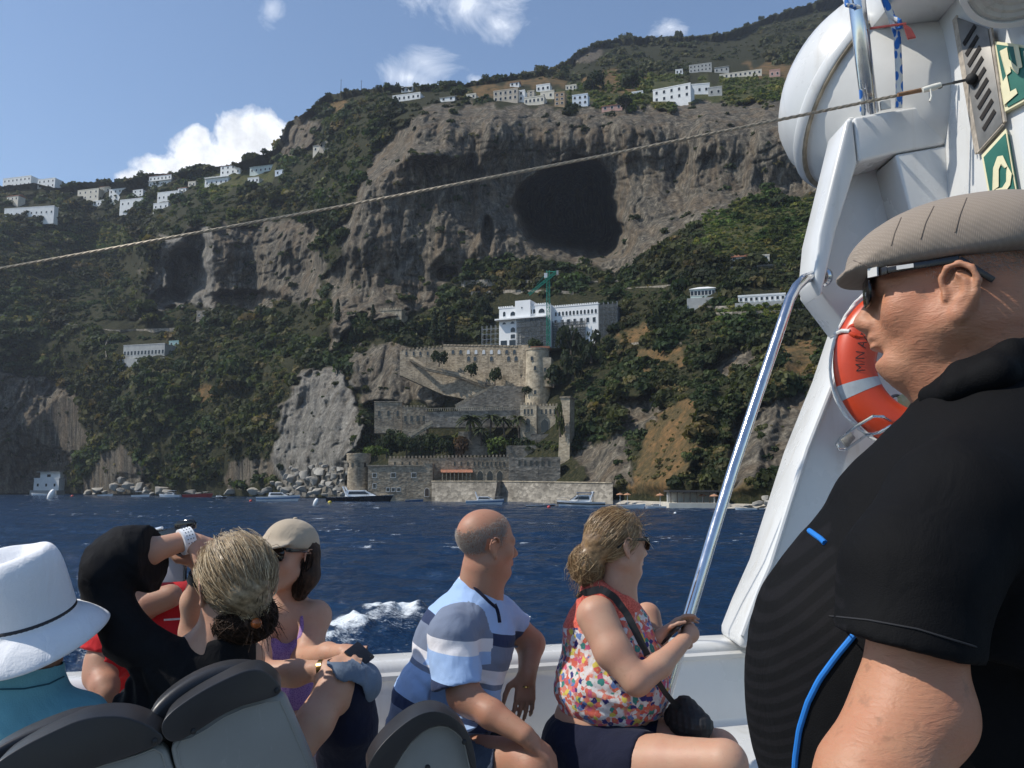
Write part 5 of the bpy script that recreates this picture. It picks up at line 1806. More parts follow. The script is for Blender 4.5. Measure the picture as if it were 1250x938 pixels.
boat(440, 612.2, 80, 'black hulled motor yacht with white cabin moored before the round tower', M_HULLK, False, 2, arch=True, hh=0.075, Y=258)
boat(592, 615.5, 46, 'white cabin cruiser moored below the pointed castle arches', M_HULLW, False, 1, stripe=M_HULLB, arch=True, Y=212)
boat(709, 618.5, 58, 'largest white motor yacht with dark arch, moored at the right of the sea wall', M_HULLW, True, 2, stripe=M_HULLK, arch=True, canopy=2, Y=182)
boat(340, 612, 52, 'white speedboat with pale blue keel beside the boulder heap', M_HULLW, False, 1, stripe=M_HULLB, Y=262)
boat(207, 606.3, 26, 'white boat with flat canopy near the left cliffs', M_HULLW, True, 1, canopy=1, Y=385)
boat(172, 606, 22, 'small open white boat with frame canopy, left of the flat canopy boat', M_HULLW, False, 0, canopy=1, Y=390)
boat(268, 608, 18, 'dark wooden boat with short mast under the shaded cliff', M_HULLK, False, 1, mast=0.45, Y=330)
boat(242, 606, 36, 'long red boat lying behind the dark wooden one', M_HULLR, False, 0, Y=372)
boat(129, 604.5, 18, 'small white dinghy near the dark headland', M_HULLW, False, 0, Y=430)
boat(48, 603.5, 20, 'white dinghy in front of the boathouse', M_HULLW, True, 0, Y=470)
boat(506, 611, 22, 'small green and white dinghy between black yacht and rocks', M_HULLB, False, 0, Y=255)
boat(660, 618, 36, 'black tender tied up beside the largest motor yacht', M_HULLK, False, 0, Y=186, hh=0.06)
boat(768, 621, 40, 'white inflatable boat at the left end of the beach', M_HULLW, False, 0, canopy=0, Y=168)
boat(800, 621, 26, 'small white boat beached left of the bar', M_HULLW, True, 1, Y=170)
boat(910, 623, 26, 'small pale boat floating near the steel rail', M_HULLW, True, 0, Y=156)
boat(935, 622.5, 18, 'tiny dark rowing boat by the white pillar', M_HULLK, False, 0, Y=158)

M_BW = simple('white_buoy_plastic', (0.78, 0.78, 0.76), 0.4, 0.05)
for u, v, r_, c, lab in ((60.5, 609, 3.6, 'w', 'tall white mooring buoy, leftmost on the water'), (384, 616.5, 2.6, 'w', 'white buoy right of the speedboat'), (402.5, 614.5, 2.4, (0.55, 0.42, 0.03), 'yellow buoy left of the black yacht'), (88, 606.5, 1.6, (0.5, 0.06, 0.04), 'small red buoy near the headland'), (306, 612.5, 1.8, (0.5, 0.06, 0.04), 'red buoy left of the white speedboat'), (670, 620, 2.2, (0.5, 0.06, 0.06), 'red buoy beside the black tender'), (824, 627, 1.6, 'w', 'small white buoy off the beach bar'), (768, 627, 1.3, 'w', 'tiny white buoy off the inflatable boat')):
    Y = 4 * FPX / (v - 596)
    p0 = P(u, v, Y)
    p0[2] = 0
    s = Y / FPX
    g = thing('mooring_buoy', lab, 'buoy', p0, 0, 'mooring buoys')
    mm = M_BW if c == 'w' else simple('buoy_%d' % int(u), c, 0.45, 0.1)
    tall = 2.4 if r_ > 2.5 else 1.0
    MB().ell((0.4 * r_ * s if tall > 1 else 0, 0, r_ * s * 0.5 * tall), (r_ * s, r_ * s, r_ * s * 0.9 * tall), rot=np.array(Matrix.Rotation(R(22 if tall > 1 else 0), 3, 'Y'))).build('float', mm, g, smooth=True)
    MB().tube([(0, 0, r_ * s * tall), (0.1 + 0.5 * r_ * s * (tall > 1), 0, r_ * s * tall * 1.55)], 0.05, 5).build('mooring_ring', M_PIPE, g)
# ------------------------------------------------------------------ the ferry the photograph is taken from
M_GRP = simple('white_gelcoat_boat', (0.66, 0.66, 0.645), 0.30, 0.05, 2.5, bump=0.06, bscale=14, bdist=0.004, coat=0.15)
# faint run-off stains and scuffs on the gelcoat
t = NT(M_GRP)
b = t.n['Principled BSDF']
old = b.inputs['Base Color'].links[0].from_socket
co = t.coord()
st = t.noise(t.mapping(co, (9, 9, 0.8)), 1.0, 5, 0.65, 0.6)
sc = t.noise(co, 22, 6, 0.75, 0.5)
c_ = t.mix(t.ramp(st, [(0.56, 0.0), (0.74, 0.35)]), old, (0.42, 0.375, 0.30))
c_ = t.mix(t.ramp(sc, [(0.66, 0.0), (0.74, 0.35)]), c_, (0.36, 0.35, 0.33))
t.set(b, 'Base Color', c_)
M_GRPD = simple('worn_white_gelcoat', (0.66, 0.65, 0.62), 0.42, 0.10, 3.0, bump=0.08, bscale=20, bdist=0.004)
M_STEEL = simple('polished_stainless', (0.62, 0.62, 0.63), 0.16, 0.08, 20.0, metal=1.0)
M_DECKG = simple('grey_deck_paint', (0.30, 0.31, 0.31), 0.7, 0.12, 4.0, bump=0.2, bscale=200, bdist=0.002)
ZD = 2.67
GA, GB = P(60, 818, 2.75), P(925, 776, 3.5)
gd = (GB - GA) / np.linalg.norm(GB - GA)
gn = np.array([-gd[1], gd[0], 0.0])
gn /= np.linalg.norm(gn)          # outboard
if gn[1] < 0:
    gn = -gn
ZG = 3.40
boat_o = thing('ferry', 'white open ferry with bench and grey seats from which the coast is seen', 'boat', GA * np.array([1, 1, 0]) + np.array([0, 0, ZD]))
E0, E1 = GA - gd * 2.2, GA + gd * 4.6


def sweep(prof, name, mat, parent, e0=E0, e1=E1, bevel=0.012):
    mb = MB()
    mb.prism([np.array([e0[0], e0[1], 0]) + gn * o_ + np.array([0, 0, z]) for o_, z in prof], (e1 - e0) * np.array([1, 1, 0]))
    return mb.build(name, mat, parent, world=True, bevel=bevel, seg=3)


# bulwark: inner face leans outboard a little, rounded capping, outer side down to the water
sweep([(0.0, ZG - 0.02), (0.02, ZG), (0.15, ZG), (0.17, ZG - 0.02), (0.20, ZG - 0.35), (-0.10, -0.6), (-0.3, -0.6), (-0.055, 3.08), (-0.035, 3.11), (-0.02, 3.3)], 'bulwark', M_GRP, boat_o, bevel=0.01)
sweep([(-0.46, 3.04), (-0.44, 3.09), (-0.06, 3.10), (-0.06, 2.9), (-0.40, ZD + 0.01), (-0.44, ZD + 0.01)], 'bench', M_GRP, boat_o, bevel=0.015)
sweep([(-3.6, ZD), (-0.36, ZD), (-0.36, ZD - 0.1), (-3.6, ZD - 0.1)], 'deck', M_DECKG, boat_o, bevel=0)
# thin rubbing line under the capping
sweep([(-0.024, ZG - 0.045), (-0.014, ZG - 0.035), (-0.010, ZG - 0.060), (-0.022, ZG - 0.062)], 'moulding', M_GRPD, boat_o, bevel=0)


def plate(poly, Y, d, name, mat, parent, bevel=0.012, slope=0.0, u0=1100, yd=None):
    mb = MB()
    mb.prism([P(u, v, Y + slope * (u - u0)) for u, v in poly], (0, d, 0) if yd is None else yd)
    return mb.build(name, mat, parent, world=True, bevel=bevel, seg=3)


# slanted support pillar: part of the ferry's structure
pil = thing('support_pillar', 'white moulded pillar with a hollow panel holding the lifebuoy at the right of the ferry', 'pillar', P(1000, 776, 3.4))
plate([(1044, 388), (1022, 455), (1004, 500), (985, 548), (940, 690), (926, 722), (917, 742), (903, 778), (903, 792), (1300, 792), (1300, 388)], 3.40, 0.30, 'lower_panel', M_GRP, pil, 0.02, slope=0.0005)
plate([(1036, 143), (1190, 117), (1215, 230), (1300, 245), (1300, 430), (1036, 402), (998, 352), (1004, 285)], 3.42, 0.22, 'back_panel', M_GRP, pil, 0.01, slope=0.0005)
plate([(1041, 143), (1047, 199), (1021, 282), (1003, 362), (994, 342), (999, 287), (1033, 147)], 3.22, 0.196, 'side_rib', M_GRP, pil, 0.012, slope=0.0005)
plate([(1042.5, 143), (1184, 119), (1196, 168), (1092, 187), (1048.5, 198)], 3.22, 0.196, 'top_beam', M_GRP, pil, 0.012, slope=0.0005)
plate([(1093, 188.5), (1197, 170), (1300, 240), (1300, 425), (1134, 425), (1112, 262)], 3.22, 0.196, 'side_panel', M_GRP, pil, 0.012, slope=0.0005)
MB().tube([P(1036, 404, 3.36), P(1016, 470, 3.35), P(985, 548, 3.335), P(940, 690, 3.315), P(926, 722, 3.31), P(906, 776, 3.30)], 0.012, 8).build('edge_bead', M_GRP, pil, world=True, smooth=True)

# cabin side wall behind
cab = thing('cabin', 'white cabin wall with vent grille at the upper right corner', 'cabin', P(1250, 300, 3.0))
cq = lambda u, v, dy=0.0: P(u, v, 1.0 / (1 / 3.08 + 0.00037 * (u - 1170)) + dy)


def cplate(poly, dy, d, name, mat, parent, bevel=0.004):
    mb = MB()
    mb.prism([cq(u, v, dy) for u, v in poly], (0.02, d, 0))
    return mb.build(name, mat, parent, world=True, bevel=bevel)


cplate([(1158, -60), (1420, -60), (1420, 330), (1222, 330), (1198, 190)], 0.0, 0.5, 'wall', M_GRP, cab, 0.01)
gr = cplate([(1166, 20), (1206, 34), (1224, 150), (1195, 184)], -0.030, 0.028, 'vent_grille', simple('vent_grey_metal', (0.20, 0.19, 0.175), 0.5, 0.25, 12.0, metal=0.4), cab)
M_SLOT = simple('vent_slot_dark', (0.012, 0.009, 0.008), 0.8)
mb = MB()
for k in range(9):
    f = k / 8.0
    a0 = np.array([1173 + 24 * f, 48 + 104 * f])
    u0, v0 = a0 + np.array([2, 4])
    u1, v1 = a0 + np.array([15, -18])
    mb.prism([cq(u, v, -0.034) for u, v in ((u0, v0), (u0 + 2.5, v0 + 4), (u1 + 3.5, v1 + 3), (u1 + 1, v1 - 1))], (0.003, 0.01, 0))
mb.build('vent_slots', M_SLOT, gr, world=True)
mb = MB()
for a, c in (((1194, 186), (1225, 151)), ((1225, 151), (1208, 36)), ((1194, 186), (1166, 22))):
    mb.bar(cq(a[0], a[1], -0.02), cq(c[0], c[1], -0.02), 0.008, 0.03, up=(0, 1, 0))
mb.build('vent_border', simple('rusty_edge', (0.40, 0.345, 0.28), 0.7, 0.35, 40.0), gr, world=True)

M_SIGNG = simple('sign_green', (0.012, 0.12, 0.085), 0.45, 0.2, 8.0)
M_CREAM = simple('sign_cream', (0.72, 0.66, 0.42), 0.5, 0.08, 8.0)


def sign(poly, strokes, label):
    s_ = thing('sign_board', label, 'sign', cq(*poly[0]), 0, 'green boards on the cabin side')
    cplate(poly, -0.024, 0.022, 'border', M_CREAM, s_, 0.0)
    c = np.mean(np.array(poly, float), 0)
    ins = [tuple(c + (np.array(p) - c) * 0.88) for p in poly]
    cplate(ins, -0.028, 0.01, 'panel', M_SIGNG, s_, 0.0)
    mb = MB()
    for st in strokes:
        mb.prism([cq(u, v, -0.033) for u, v in st], (0.001, 0.006, 0))
    mb.build('lettering', M_CREAM, s_, world=True)


sign([(1198, 190), (1228, 157), (1243, 246), (1207, 240)],
     [[(1212, 233), (1213, 205), (1218, 191), (1224, 190), (1230, 203), (1227, 205), (1222, 200), (1219, 207), (1219, 228)], [(1230, 203), (1235, 212), (1233, 226), (1226, 236), (1214, 236), (1216, 231), (1224, 229), (1229, 221), (1229, 211)]],
     'lower green sign board with a large cream looped letter beside the cap')
sign([(1210, 50), (1300, 62), (1300, 96), (1226, 137)],
     [[(1221, 62), (1229, 58), (1234, 88), (1229, 92)], [(1231, 72), (1244, 84), (1243, 90), (1232, 80)], [(1238, 56), (1243, 55), (1248, 82), (1243, 84)], [(1222, 104), (1229, 92), (1233, 112), (1240, 108), (1242, 114), (1226, 128)], [(1250, 62), (1258, 62), (1262, 88), (1254, 92)]],
     'upper green sign board with broken cream letters under the searchlight')

# searchlight above
sl = thing('searchlight', 'big round white searchlight drum with ribbed glass at the top right corner', 'lamp', P(1240, -10, 2.62))
ax = np.array([-0.28, -0.42, -0.86])
c0 = P(1241, -26, 2.66)
MB().lathe([(0.165, -0.16), (0.172, -0.02), (0.176, 0.0), (0.172, 0.018), (0.150, 0.020), (0.150, 0.012), (0.149, 0.008)], c0, 36, ax).build('housing', M_GRPD, sl, world=True, smooth=True)
MB().lathe([(0.148, 0.0)] + [(0.145 - 0.014 * k, 0.012 + (0.006 if k % 2 else 0.0)) for k in range(0, 10)] + [(0.002, 0.012)], c0, 36, ax).build('lens', simple('milky_ribbed_glass', (0.45, 0.44, 0.40), 0.3, 0.1, 20), sl, world=True, smooth=True)
s_, u_2, d_ = frame_of(ax)
MB().bar(c0 + s_ * 0.15 + d_ * 0.03, c0 - s_ * 0.15 + d_ * 0.03, 0.02, 0.012, up=u_2).build('guard_bar', M_GRPD, sl, world=True)
MB().box(tuple(P(1135, -22, 3.1)), (0.30, 0.5, 0.16)).build('bracket', M_GRP, sl, world=True, bevel=0.03)

# life raft canister
rc = thing('liferaft_canister', 'large white life raft canister with a stained flange above the pillar', 'life raft', P(1078, 118, 3.72))
n_ax = np.array([-0.56, 0.50, 0.66])
n_ax /= np.linalg.norm(n_ax)
c0 = P(1068, 116, 3.72)
rr = 0.475
MB().lathe([(0.02, -0.60), (0.22, -0.59), (0.33, -0.54), (0.40, -0.43), (0.435, -0.27), (0.447, -0.08), (0.45, -0.012)], c0, 48, n_ax).build('lower_shell', M_GRPD, rc, world=True, smooth=True)
MB().lathe([(0.44, -0.016), (rr - 0.004, -0.016), (rr, -0.010), (rr, 0.030), (rr - 0.004, 0.036), (0.452, 0.05), (0.44, 0.12), (0.40, 0.20), (0.33, 0.26), (0.22, 0.29), (0.02, 0.30)], c0, 48, n_ax).build('lid', M_GRP, rc, world=True, smooth=True)
MB().lathe([(0.452, -0.024), (rr - 0.006, -0.024), (rr - 0.005, -0.0165), (0.452, -0.0165)], c0, 48, n_ax).build('gasket', simple('stained_gasket', (0.30, 0.255, 0.19), 0.8, 0.5, 14), rc, world=True, smooth=True)
plate([(1150, 30), (1172, 14), (1180, 100), (1165, 110)], 3.62, 0.1, 'cradle', M_GRPD, rc, 0.01)
# printed plate on the shell
MB().prism([P(u, v, 3.22) for u, v in ((1075, 124), (1087, 121.5), (1088, 132), (1076, 134))], (0, 0.01, 0)).build('label_plate', simple('paper_white', (0.72, 0.70, 0.64), 0.8), rc, world=True)

# posts and rails
po = MB().tube([P(1041, -120, 3.10), P(1046, 0, 3.12), P(1054, 70, 3.14), P(1062.5, 138.5, 3.24)], 0.032, 20).build('steel_post', M_STEEL, None, smooth=True)
tag(po, 'thick steel post standing on top of the white pillar', 'post')
hp = [(1002, 338, 3.24), (992, 337, 3.20), (982, 341, 3.17), (972, 351, 3.15), (964, 366, 3.13), (950, 408, 3.09), (925, 482, 3.03), (895, 572, 2.96), (868, 660, 2.90), (845, 738, 2.85), (820, 826, 2.82), (797, 905, 2.80), (775, 985, 2.78)]
hr = thing('handrail', 'polished steel handrail curving down from the pillar to the bench', 'handrail', P(775, 985, 2.78))
MB().tube([P(*p) for p in hp], 0.0195, 20).build('rail', M_STEEL, hr, world=True, smooth=True)
MB().lathe([(0.038, -0.012), (0.038, 0.0), (0.030, 0.008)], P(1004, 338.3, 3.245), 18, P(992, 337, 3.2) - P(1002, 338, 3.24)).build('flange', M_STEEL, hr, world=True, smooth=True)

# wire stay
ws = thing('wire_stay', 'long thin wire rope running across the view from cabin to the left edge', 'cable', P(1178, 99, 3.0))
M_WIRE = simple('weathered_wire_rope', (0.30, 0.255, 0.19), 0.55, 0.3, 90.0, metal=0.3)
wp = []
for k in range(60):
    u = 1150 - k * 29.0
    v = 105.5 + (1150 - u) * (328 - 105.5) / 1150 + 5.0 * math.sin(math.pi * min(1, max(0, (1150 - u) / 1150)))
    wp.append(P(u, v, 3.02 + 0.0003 * (1150 - u)))
mb = MB()
seg = []
for i in range(len(wp) - 1):
    for q in range(6):
        seg.append(wp[i] + (wp[i + 1] - wp[i]) * q / 6)
for ph in range(3):
    st = []
    for i, p in enumerate(seg):
        a = i * 1.1 + ph * 2.094
        st.append(p + np.array([0, math.cos(a), math.sin(a)]) * 0.0033)
    mb.tube(st, 0.0036, 6)
mb.build('rope', M_WIRE, ws, world=True, smooth=True)
MB().tube([P(1126, 110, 3.01), P(1096, 116, 3.012)], [0.0085, 0.0075], 10).build('wrapping', simple('brown_tape', (0.22, 0.12, 0.06), 0.8, 0.3, 60), ws, world=True, smooth=True)
MB().tube([P(1148, 104, 3.0), P(1139, 107, 3.0), P(1126, 110.5, 3.0)], [0.010, 0.0125, 0.010], 10).tube([P(1136, 109, 2.99), P(1137, 118, 2.99), P(1135, 124, 2.985)], [0.004, 0.003, 0.004], 6).build('binding', simple('white_twine', (0.7, 0.68, 0.6), 0.9, 0.2, 80), ws, world=True, smooth=True)
mb = MB().tube([P(1164, 101.5, 3.0), P(1146, 105, 3.0)], 0.0042, 8)
mb.tube([P(1146, 105, 3.0) + np.array([math.cos(a) * 0.012, 0, math.sin(a) * 0.010]) for a in np.linspace(0, 6.28, 14)], 0.003, 6)
mb.tube([P(1180, 97, 3.0), P(1164, 100.3, 3.0)], 0.003, 8).tube([P(1180, 98.5, 3.0), P(1164, 102.3, 3.0)], 0.003, 8)
mb.build('shackle', simple('dark_steel_fitting', (0.16, 0.16, 0.16), 0.4, 0.2, 40, metal=0.8), ws, world=True, smooth=True)
MB().ell(P(1186, 96.5, 2.98), (0.021, 0.021, 0.021)).build('ball_end', simple('black_rubber', (0.015, 0.015, 0.015), 0.7), ws, world=True, smooth=True)

# blue and white rope
m, t, b = newmat('blue_white_rope')
co = t.coord()
vz = t.node('ShaderNodeTexVoronoi', {'Vector': t.mapping(co, (1, 1, 0.6)), 'Scale': 38.0})
t.set(b, 'Base Color', t.mix(t.ramp(vz.outputs['Distance'], [(0.42, 0.0), (0.5, 1.0)]), (0.03, 0.16, 0.50), (0.70, 0.70, 0.66)))
b.inputs['Roughness'].default_value = 0.85
mb = MB()
mb.tube([P(1072, -30, 3.14), P(1080, 0, 3.14), P(1088, 20, 3.13), P(1095, 42, 3.13), P(1097, 80, 3.14), P(1098, 110, 3.15), P(1097, 132, 3.17)], 0.0135, 10)
mb.tube([P(1088, 20, 3.12), P(1098, 26, 3.10), P(1100, 34, 3.11), P(1092, 36, 3.12), P(1090, 28, 3.12)], 0.009, 8)
mb.tube([P(1030, -6, 3.10), P(1034, 6, 3.09), P(1050, 10, 3.10)], 0.010, 8)
mb.tube([P(1051, 110, 3.16), P(1052, 128, 3.17), P(1052, 140, 3.19)], 0.008, 8)
tag(mb.build('hanging_rope', m, None, smooth=True), 'blue and white braided rope hanging beside the steel post', 'rope')
mb = MB()
mb.prism([P(1102, 28, 3.08), P(1112, 34, 3.08), P(1118, 45, 3.08), P(1108, 47, 3.08), P(1105, 38, 3.08)], (0.005, 0.012, 0))
mb.bar(P(1062, 35, 3.10), P(1106, 29, 3.085), 0.008, 0.006)
tag(mb.build('red_strap', simple('faded_red_webbing', (0.42, 0.09, 0.08), 0.85, 0.2, 40), None), 'short faded red strap end tied by the blue rope', 'strap')

# lifebuoy
YB = 3.10
lb = thing('lifebuoy', 'orange lifebuoy with grey bands and white grab rope hung on the pillar', 'lifebuoy', P(1131, 447, YB))
lc = P(1132, 446, YB)
Rm, rmn, rdp = 0.253, 0.077, 0.055
fr_n = np.array([-0.18, -0.98, 0.06])
fr_n /= np.linalg.norm(fr_n)
lx = np.cross(fr_n, [0, 0, 1.0])
lx = -lx / np.linalg.norm(lx)
lx = lx if lx[0] > 0 else -lx
lz = np.cross(lx, fr_n)
lz = lz if lz[2] > 0 else -lz


def ringp(a, dr, dn):
    """a: angle from +x (right) counterclockwise seen from the camera"""
    return lc + (lx * math.cos(a) + lz * math.sin(a)) * (Rm + dr) + fr_n * dn


def ring_mesh(a0, a1, sc, n=72, m_=18, closed=False):
    vs, fs = [], []
    for i in range(n + (0 if closed else 1)):
        a = a0 + (a1 - a0) * i / n
        for k in range(m_):
            b_ = 2 * math.pi * k / m_
            ce, se = math.cos(b_), math.sin(b_)
            vs.append(ringp(a, rmn * sc * ce, rdp * sc * se))
    cnt = n if not closed else n
    for i in range(cnt):
        i2 = (i + 1) % n if closed else i + 1
        for k in range(m_):
            k2 = (k + 1) % m_
            fs.append([i * m_ + k, i * m_ + k2, i2 * m_ + k2, i2 * m_ + k])
    return vs, fs


M_BUOY = simple('orange_buoy_plastic', (0.52, 0.046, 0.010), 0.38, 0.10, 9.0, bump=0.05, bscale=40)
vs, fs = ring_mesh(0, 2 * math.pi, 1.0, 96, 20, True)
MB().add(vs, fs).build('ring', M_BUOY, lb, world=True, smooth=True)
M_REFL = simple('grey_reflective_tape', (0.34, 0.37, 0.39), 0.45, 0.12, 30)
for ac in (R(198), R(288), R(18), R(108)):
    vs, fs = ring_mesh(ac - 0.085, ac + 0.085, 1.012, 8, 20)
    MB().add(vs, fs).build('reflective_band', M_REFL, lb, world=True, smooth=True)
mb = MB()
rp = []
for k in range(90):
    a = R(158) + (2 * math.pi) * k / 89
    sag = 0.010 + 0.006 * math.sin(4 * a)
    rp.append(ringp(a, rmn + sag, 0.0))
for ph in (0, math.pi):
    st = [p + fr_n * 0.004 * math.cos(i * 1.3 + ph) + lz * 0.004 * math.sin(i * 1.3 + ph) for i, p in enumerate(rp)]
    mb.tube(st, 0.0055, 7)
mb.tube([ringp(R(158), rmn + 0.01, 0), ringp(R(156), rmn - 0.005, 0.03), ringp(R(155), rmn - 0.03, 0.045)], 0.008, 8)
mb.build('grab_rope', simple('white_rope', (0.66, 0.65, 0.61), 0.9, 0.15, 90, bump=0.3, bscale=200), lb, world=True, smooth=True)
# moulded socket where the rope enters
pts_ = []
for k in range(20):
    aa = 2 * math.pi * k / 20
    pts_.append(ringp(R(153) + 0.075 * math.cos(aa), 0.022 + 0.030 * math.sin(aa), rdp * 0.93 - 0.02 * (math.sin(aa)) ** 2 * (1 if math.sin(aa) > 0 else 0.2)))
MB().tube(pts_ + [pts_[0]], 0.0085, 8).build('rope_socket', M_BUOY, lb, world=True, smooth=True)
# hand painted name, following the ring
fc_ = bpy.data.curves.new('name_text', 'FONT')
fc_.body = 'M/N AZI'
fc_.size = 0.048
fc_.offset = -0.0004
fc_.resolution_u = 4
fo_ = bpy.data.objects.new('name_text', fc_)
COL.objects.link(fo_)
bpy.context.view_layer.update()
me_ = bpy.data.meshes.new_from_object(fo_.evaluated_get(bpy.context.evaluated_depsgraph_get()))
bpy.data.objects.remove(fo_)
bm = bmesh.new()
bm.from_mesh(me_)
bmesh.ops.triangulate(bm, faces=bm.faces)
bmesh.ops.subdivide_edges(bm, edges=[e for e in bm.edges if e.calc_length() > 0.012], cuts=2)
bmesh.ops.triangulate(bm, faces=bm.faces)
tv = []
rj = np.random.default_rng(3)
for v in bm.verts:
    x, y = v.co.x * 0.92, v.co.y - 0.020
    tv.append(ringp(R(187) - x / Rm, y - 0.004, rdp * math.sqrt(max(0.0, 1 - (y / rmn) ** 2)) + 0.0016))
tf = [[v.index for v in f.verts] for f in bm.faces]
bm.free()
link('painted_name', tv, tf, simple('black_marker', (0.02, 0.012, 0.01), 0.7), lb, False, world=True)

# wire bracket of the buoy with a little plate
bk = thing('buoy_bracket', 'bent steel wire bracket with a small maker plate under the lifebuoy', 'bracket', P(1040, 530, 3.2))
Yk = 3.20
loop = [(1092, 517, 3.06), (1078, 509, 3.0), (1066, 508, 3.0), (1046, 520, 3.08), (1026, 535, 3.26), (1021, 542, 3.3), (1024, 549, 3.31), (1033, 549, 3.31), (1050, 537, 3.2), (1058, 531, 3.06), (1074, 528, 2.99), (1088, 520, 2.99)]
MB().tube([P(*p) for p in loop], 0.0058, 8).build('wire', M_STEEL, bk, world=True, smooth=True)
MB().prism([P(u, v, 3.318) for u, v in ((1027, 537), (1038, 526), (1045, 535), (1034, 547))], (0, 0.015, 0)).build('plate', simple('grey_plate', (0.33, 0.33, 0.30), 0.6, 0.3, 90), bk, world=True, bevel=0.003)
hk = MB().tube([P(1094 + 7 * math.cos(a), 489 + 6 * math.sin(a), 3.25) for a in np.linspace(-2.8, 2.6, 16)], 0.006, 8)
tag(hk.build('steel_hook', simple('dark_steel_fitting', (0.16, 0.16, 0.16)), None, smooth=True), 'dark curled hook on the pillar inside the lifebuoy ring', 'hook')
bt = thing('buoy_light', 'small yellowish lifebuoy lamp tucked inside the ring', 'lamp', P(1104, 490, 3.22))
MB().lathe([(0.012, 0), (0.03, 0.01), (0.034, 0.06), (0.026, 0.08), (0.012, 0.09)], P(1098, 494, 3.24), 14, (0.8, -0.2, 0.45)).build('housing', simple('aged_yellow_plastic', (0.42, 0.42, 0.24), 0.5), bt, world=True, smooth=True)
MB().lathe([(0.028, 0.088), (0.028, 0.12), (0.01, 0.125)], P(1098, 494, 3.24), 14, (0.8, -0.2, 0.45)).build('cap', MATS['black_rubber'], bt, world=True, smooth=True)

# ------------------------------------------------------------------ passenger seats
M_SHELL = simple('grey_seat_shell', (0.235, 0.245, 0.235), 0.42, 0.10, 3.0, bump=0.05, bscale=30)
t = NT(M_SHELL)
b = t.n['Principled BSDF']
old = b.inputs['Base Color'].links[0].from_socket
co = t.coord()
sc = t.noise(t.mapping(co, (1, 1, 0.35), (0, 0.6, 0)), 34, 6, 0.75, 1.0)
t.set(b, 'Base Color', t.mix(t.ramp(sc, [(0.60, 0.0), (0.70, 0.45)]), old, (0.34, 0.345, 0.335)))
M_BLK = simple('black_seat_vinyl', (0.020, 0.020, 0.022), 0.42, 0.2, 6.0, bump=0.15, bscale=220, bdist=0.001)


def rnd(poly, it=2):
    p = [np.asarray(q, float) for q in poly]
    for _ in range(it):
        o_ = []
        for i in range(len(p)):
            a, c = p[i], p[(i + 1) % len(p)]
            o_ += [a * 0.75 + c * 0.25, a * 0.25 + c * 0.75]
        p = o_
    return p


def seat(shell, top, cush, Yf, label, back, strip=None):
    s_ = thing('passenger_seat', label, 'seat', P(shell[0][0], shell[0][1], Yf(shell[0][0])), 0, 'grey passenger seats')

    def slab(poly, y0, d, name, mat, bev, it=2):
        mb = MB()
        mb.prism([P(u, v, Yf(u) + y0) for u, v in rnd(poly, it)], np.array(back) * d)
        return mb.build(name, mat, s_, world=True, bevel=bev, seg=4, angle=R(60))
    slab(shell, 0.012, 0.04, 'back_shell', M_SHELL, 0.012, 1)
    slab(top, -0.012, 0.085, 'head_pad', M_BLK, 0.022, 2)
    mb = MB()
    lw = rnd(shell, 1)
    cen = np.mean(np.array(shell, float), 0)
    ln = [cen + (q - cen) * 0.90 for q in lw]
    mb.tube([P(u, v, Yf(u) + 0.011) for u, v in ln] + [P(ln[0][0], ln[0][1], Yf(ln[0][0]) + 0.011)], 0.0016, 6)
    mb.build('shell_bead', M_SHELL, s_, world=True, smooth=True)
    slab(cush, 0.055, 0.075, 'backrest_cushion', M_BLK, 0.03, 2)
    mb = MB()
    for (u, v) in (strip or []):
        c = P(u, v, Yf(u) - 0.012)
        mb.ell(c, (0.006, 0.006, 0.006), 8, 6)
    if strip:
        mb.build('screw', MATS['black_rubber'], s_, world=True, smooth=True)
    # seat squab and pedestal, out of the camera's sight
    c = P(shell[0][0] + 40, 1000, Yf(shell[0][0]) + 0.15)
    MB().box((c[0], c[1] + 0.1, ZD + 0.42), (0.42, 0.42, 0.10)).build('squab', M_BLK, s_, world=True, bevel=0.03)
    MB().lathe([(0.16, 0), (0.16, 0.02), (0.05, 0.04), (0.05, 0.38)], (c[0], c[1] + 0.1, ZD), 16).build('pedestal', M_STEEL, s_, world=True, smooth=True)
    return s_


seat([(206, 905), (232, 897), (282, 863), (345, 846), (352, 858), (386, 938), (410, 1010), (238, 1010), (213, 940)],
     [(196, 897), (198, 878), (230, 853), (270, 831), (309, 815), (332, 824), (348, 846), (320, 856), (282, 866), (232, 899), (210, 909)],
     [(176, 890), (182, 868), (210, 842), (246, 822), (282, 812), (318, 815), (340, 840), (380, 945), (220, 985)],
     lambda u: 1.62 + (u - 200) * 0.0011, 'grey seat back with black padded top behind the woman in black', (-0.25, 0.95, 0.05), [(338, 843), (236, 893)])
seat([(60, 960), (109, 936), (166, 920), (200, 906), (212, 945), (235, 1010), (60, 1010)],
     [(-40, 985), (-14, 938), (22, 914), (64, 893), (100, 877), (145, 873), (180, 884), (207, 904), (166, 922), (109, 940), (60, 966), (-10, 1000)],
     [(-60, 990), (-28, 928), (10, 905), (50, 888), (90, 874), (150, 874), (190, 900), (215, 980), (60, 1000)],
     lambda u: 1.46 + u * 0.0008, 'grey seat back with wide black padded top behind the white hat', (-0.25, 0.95, 0.05), [(189, 905)])
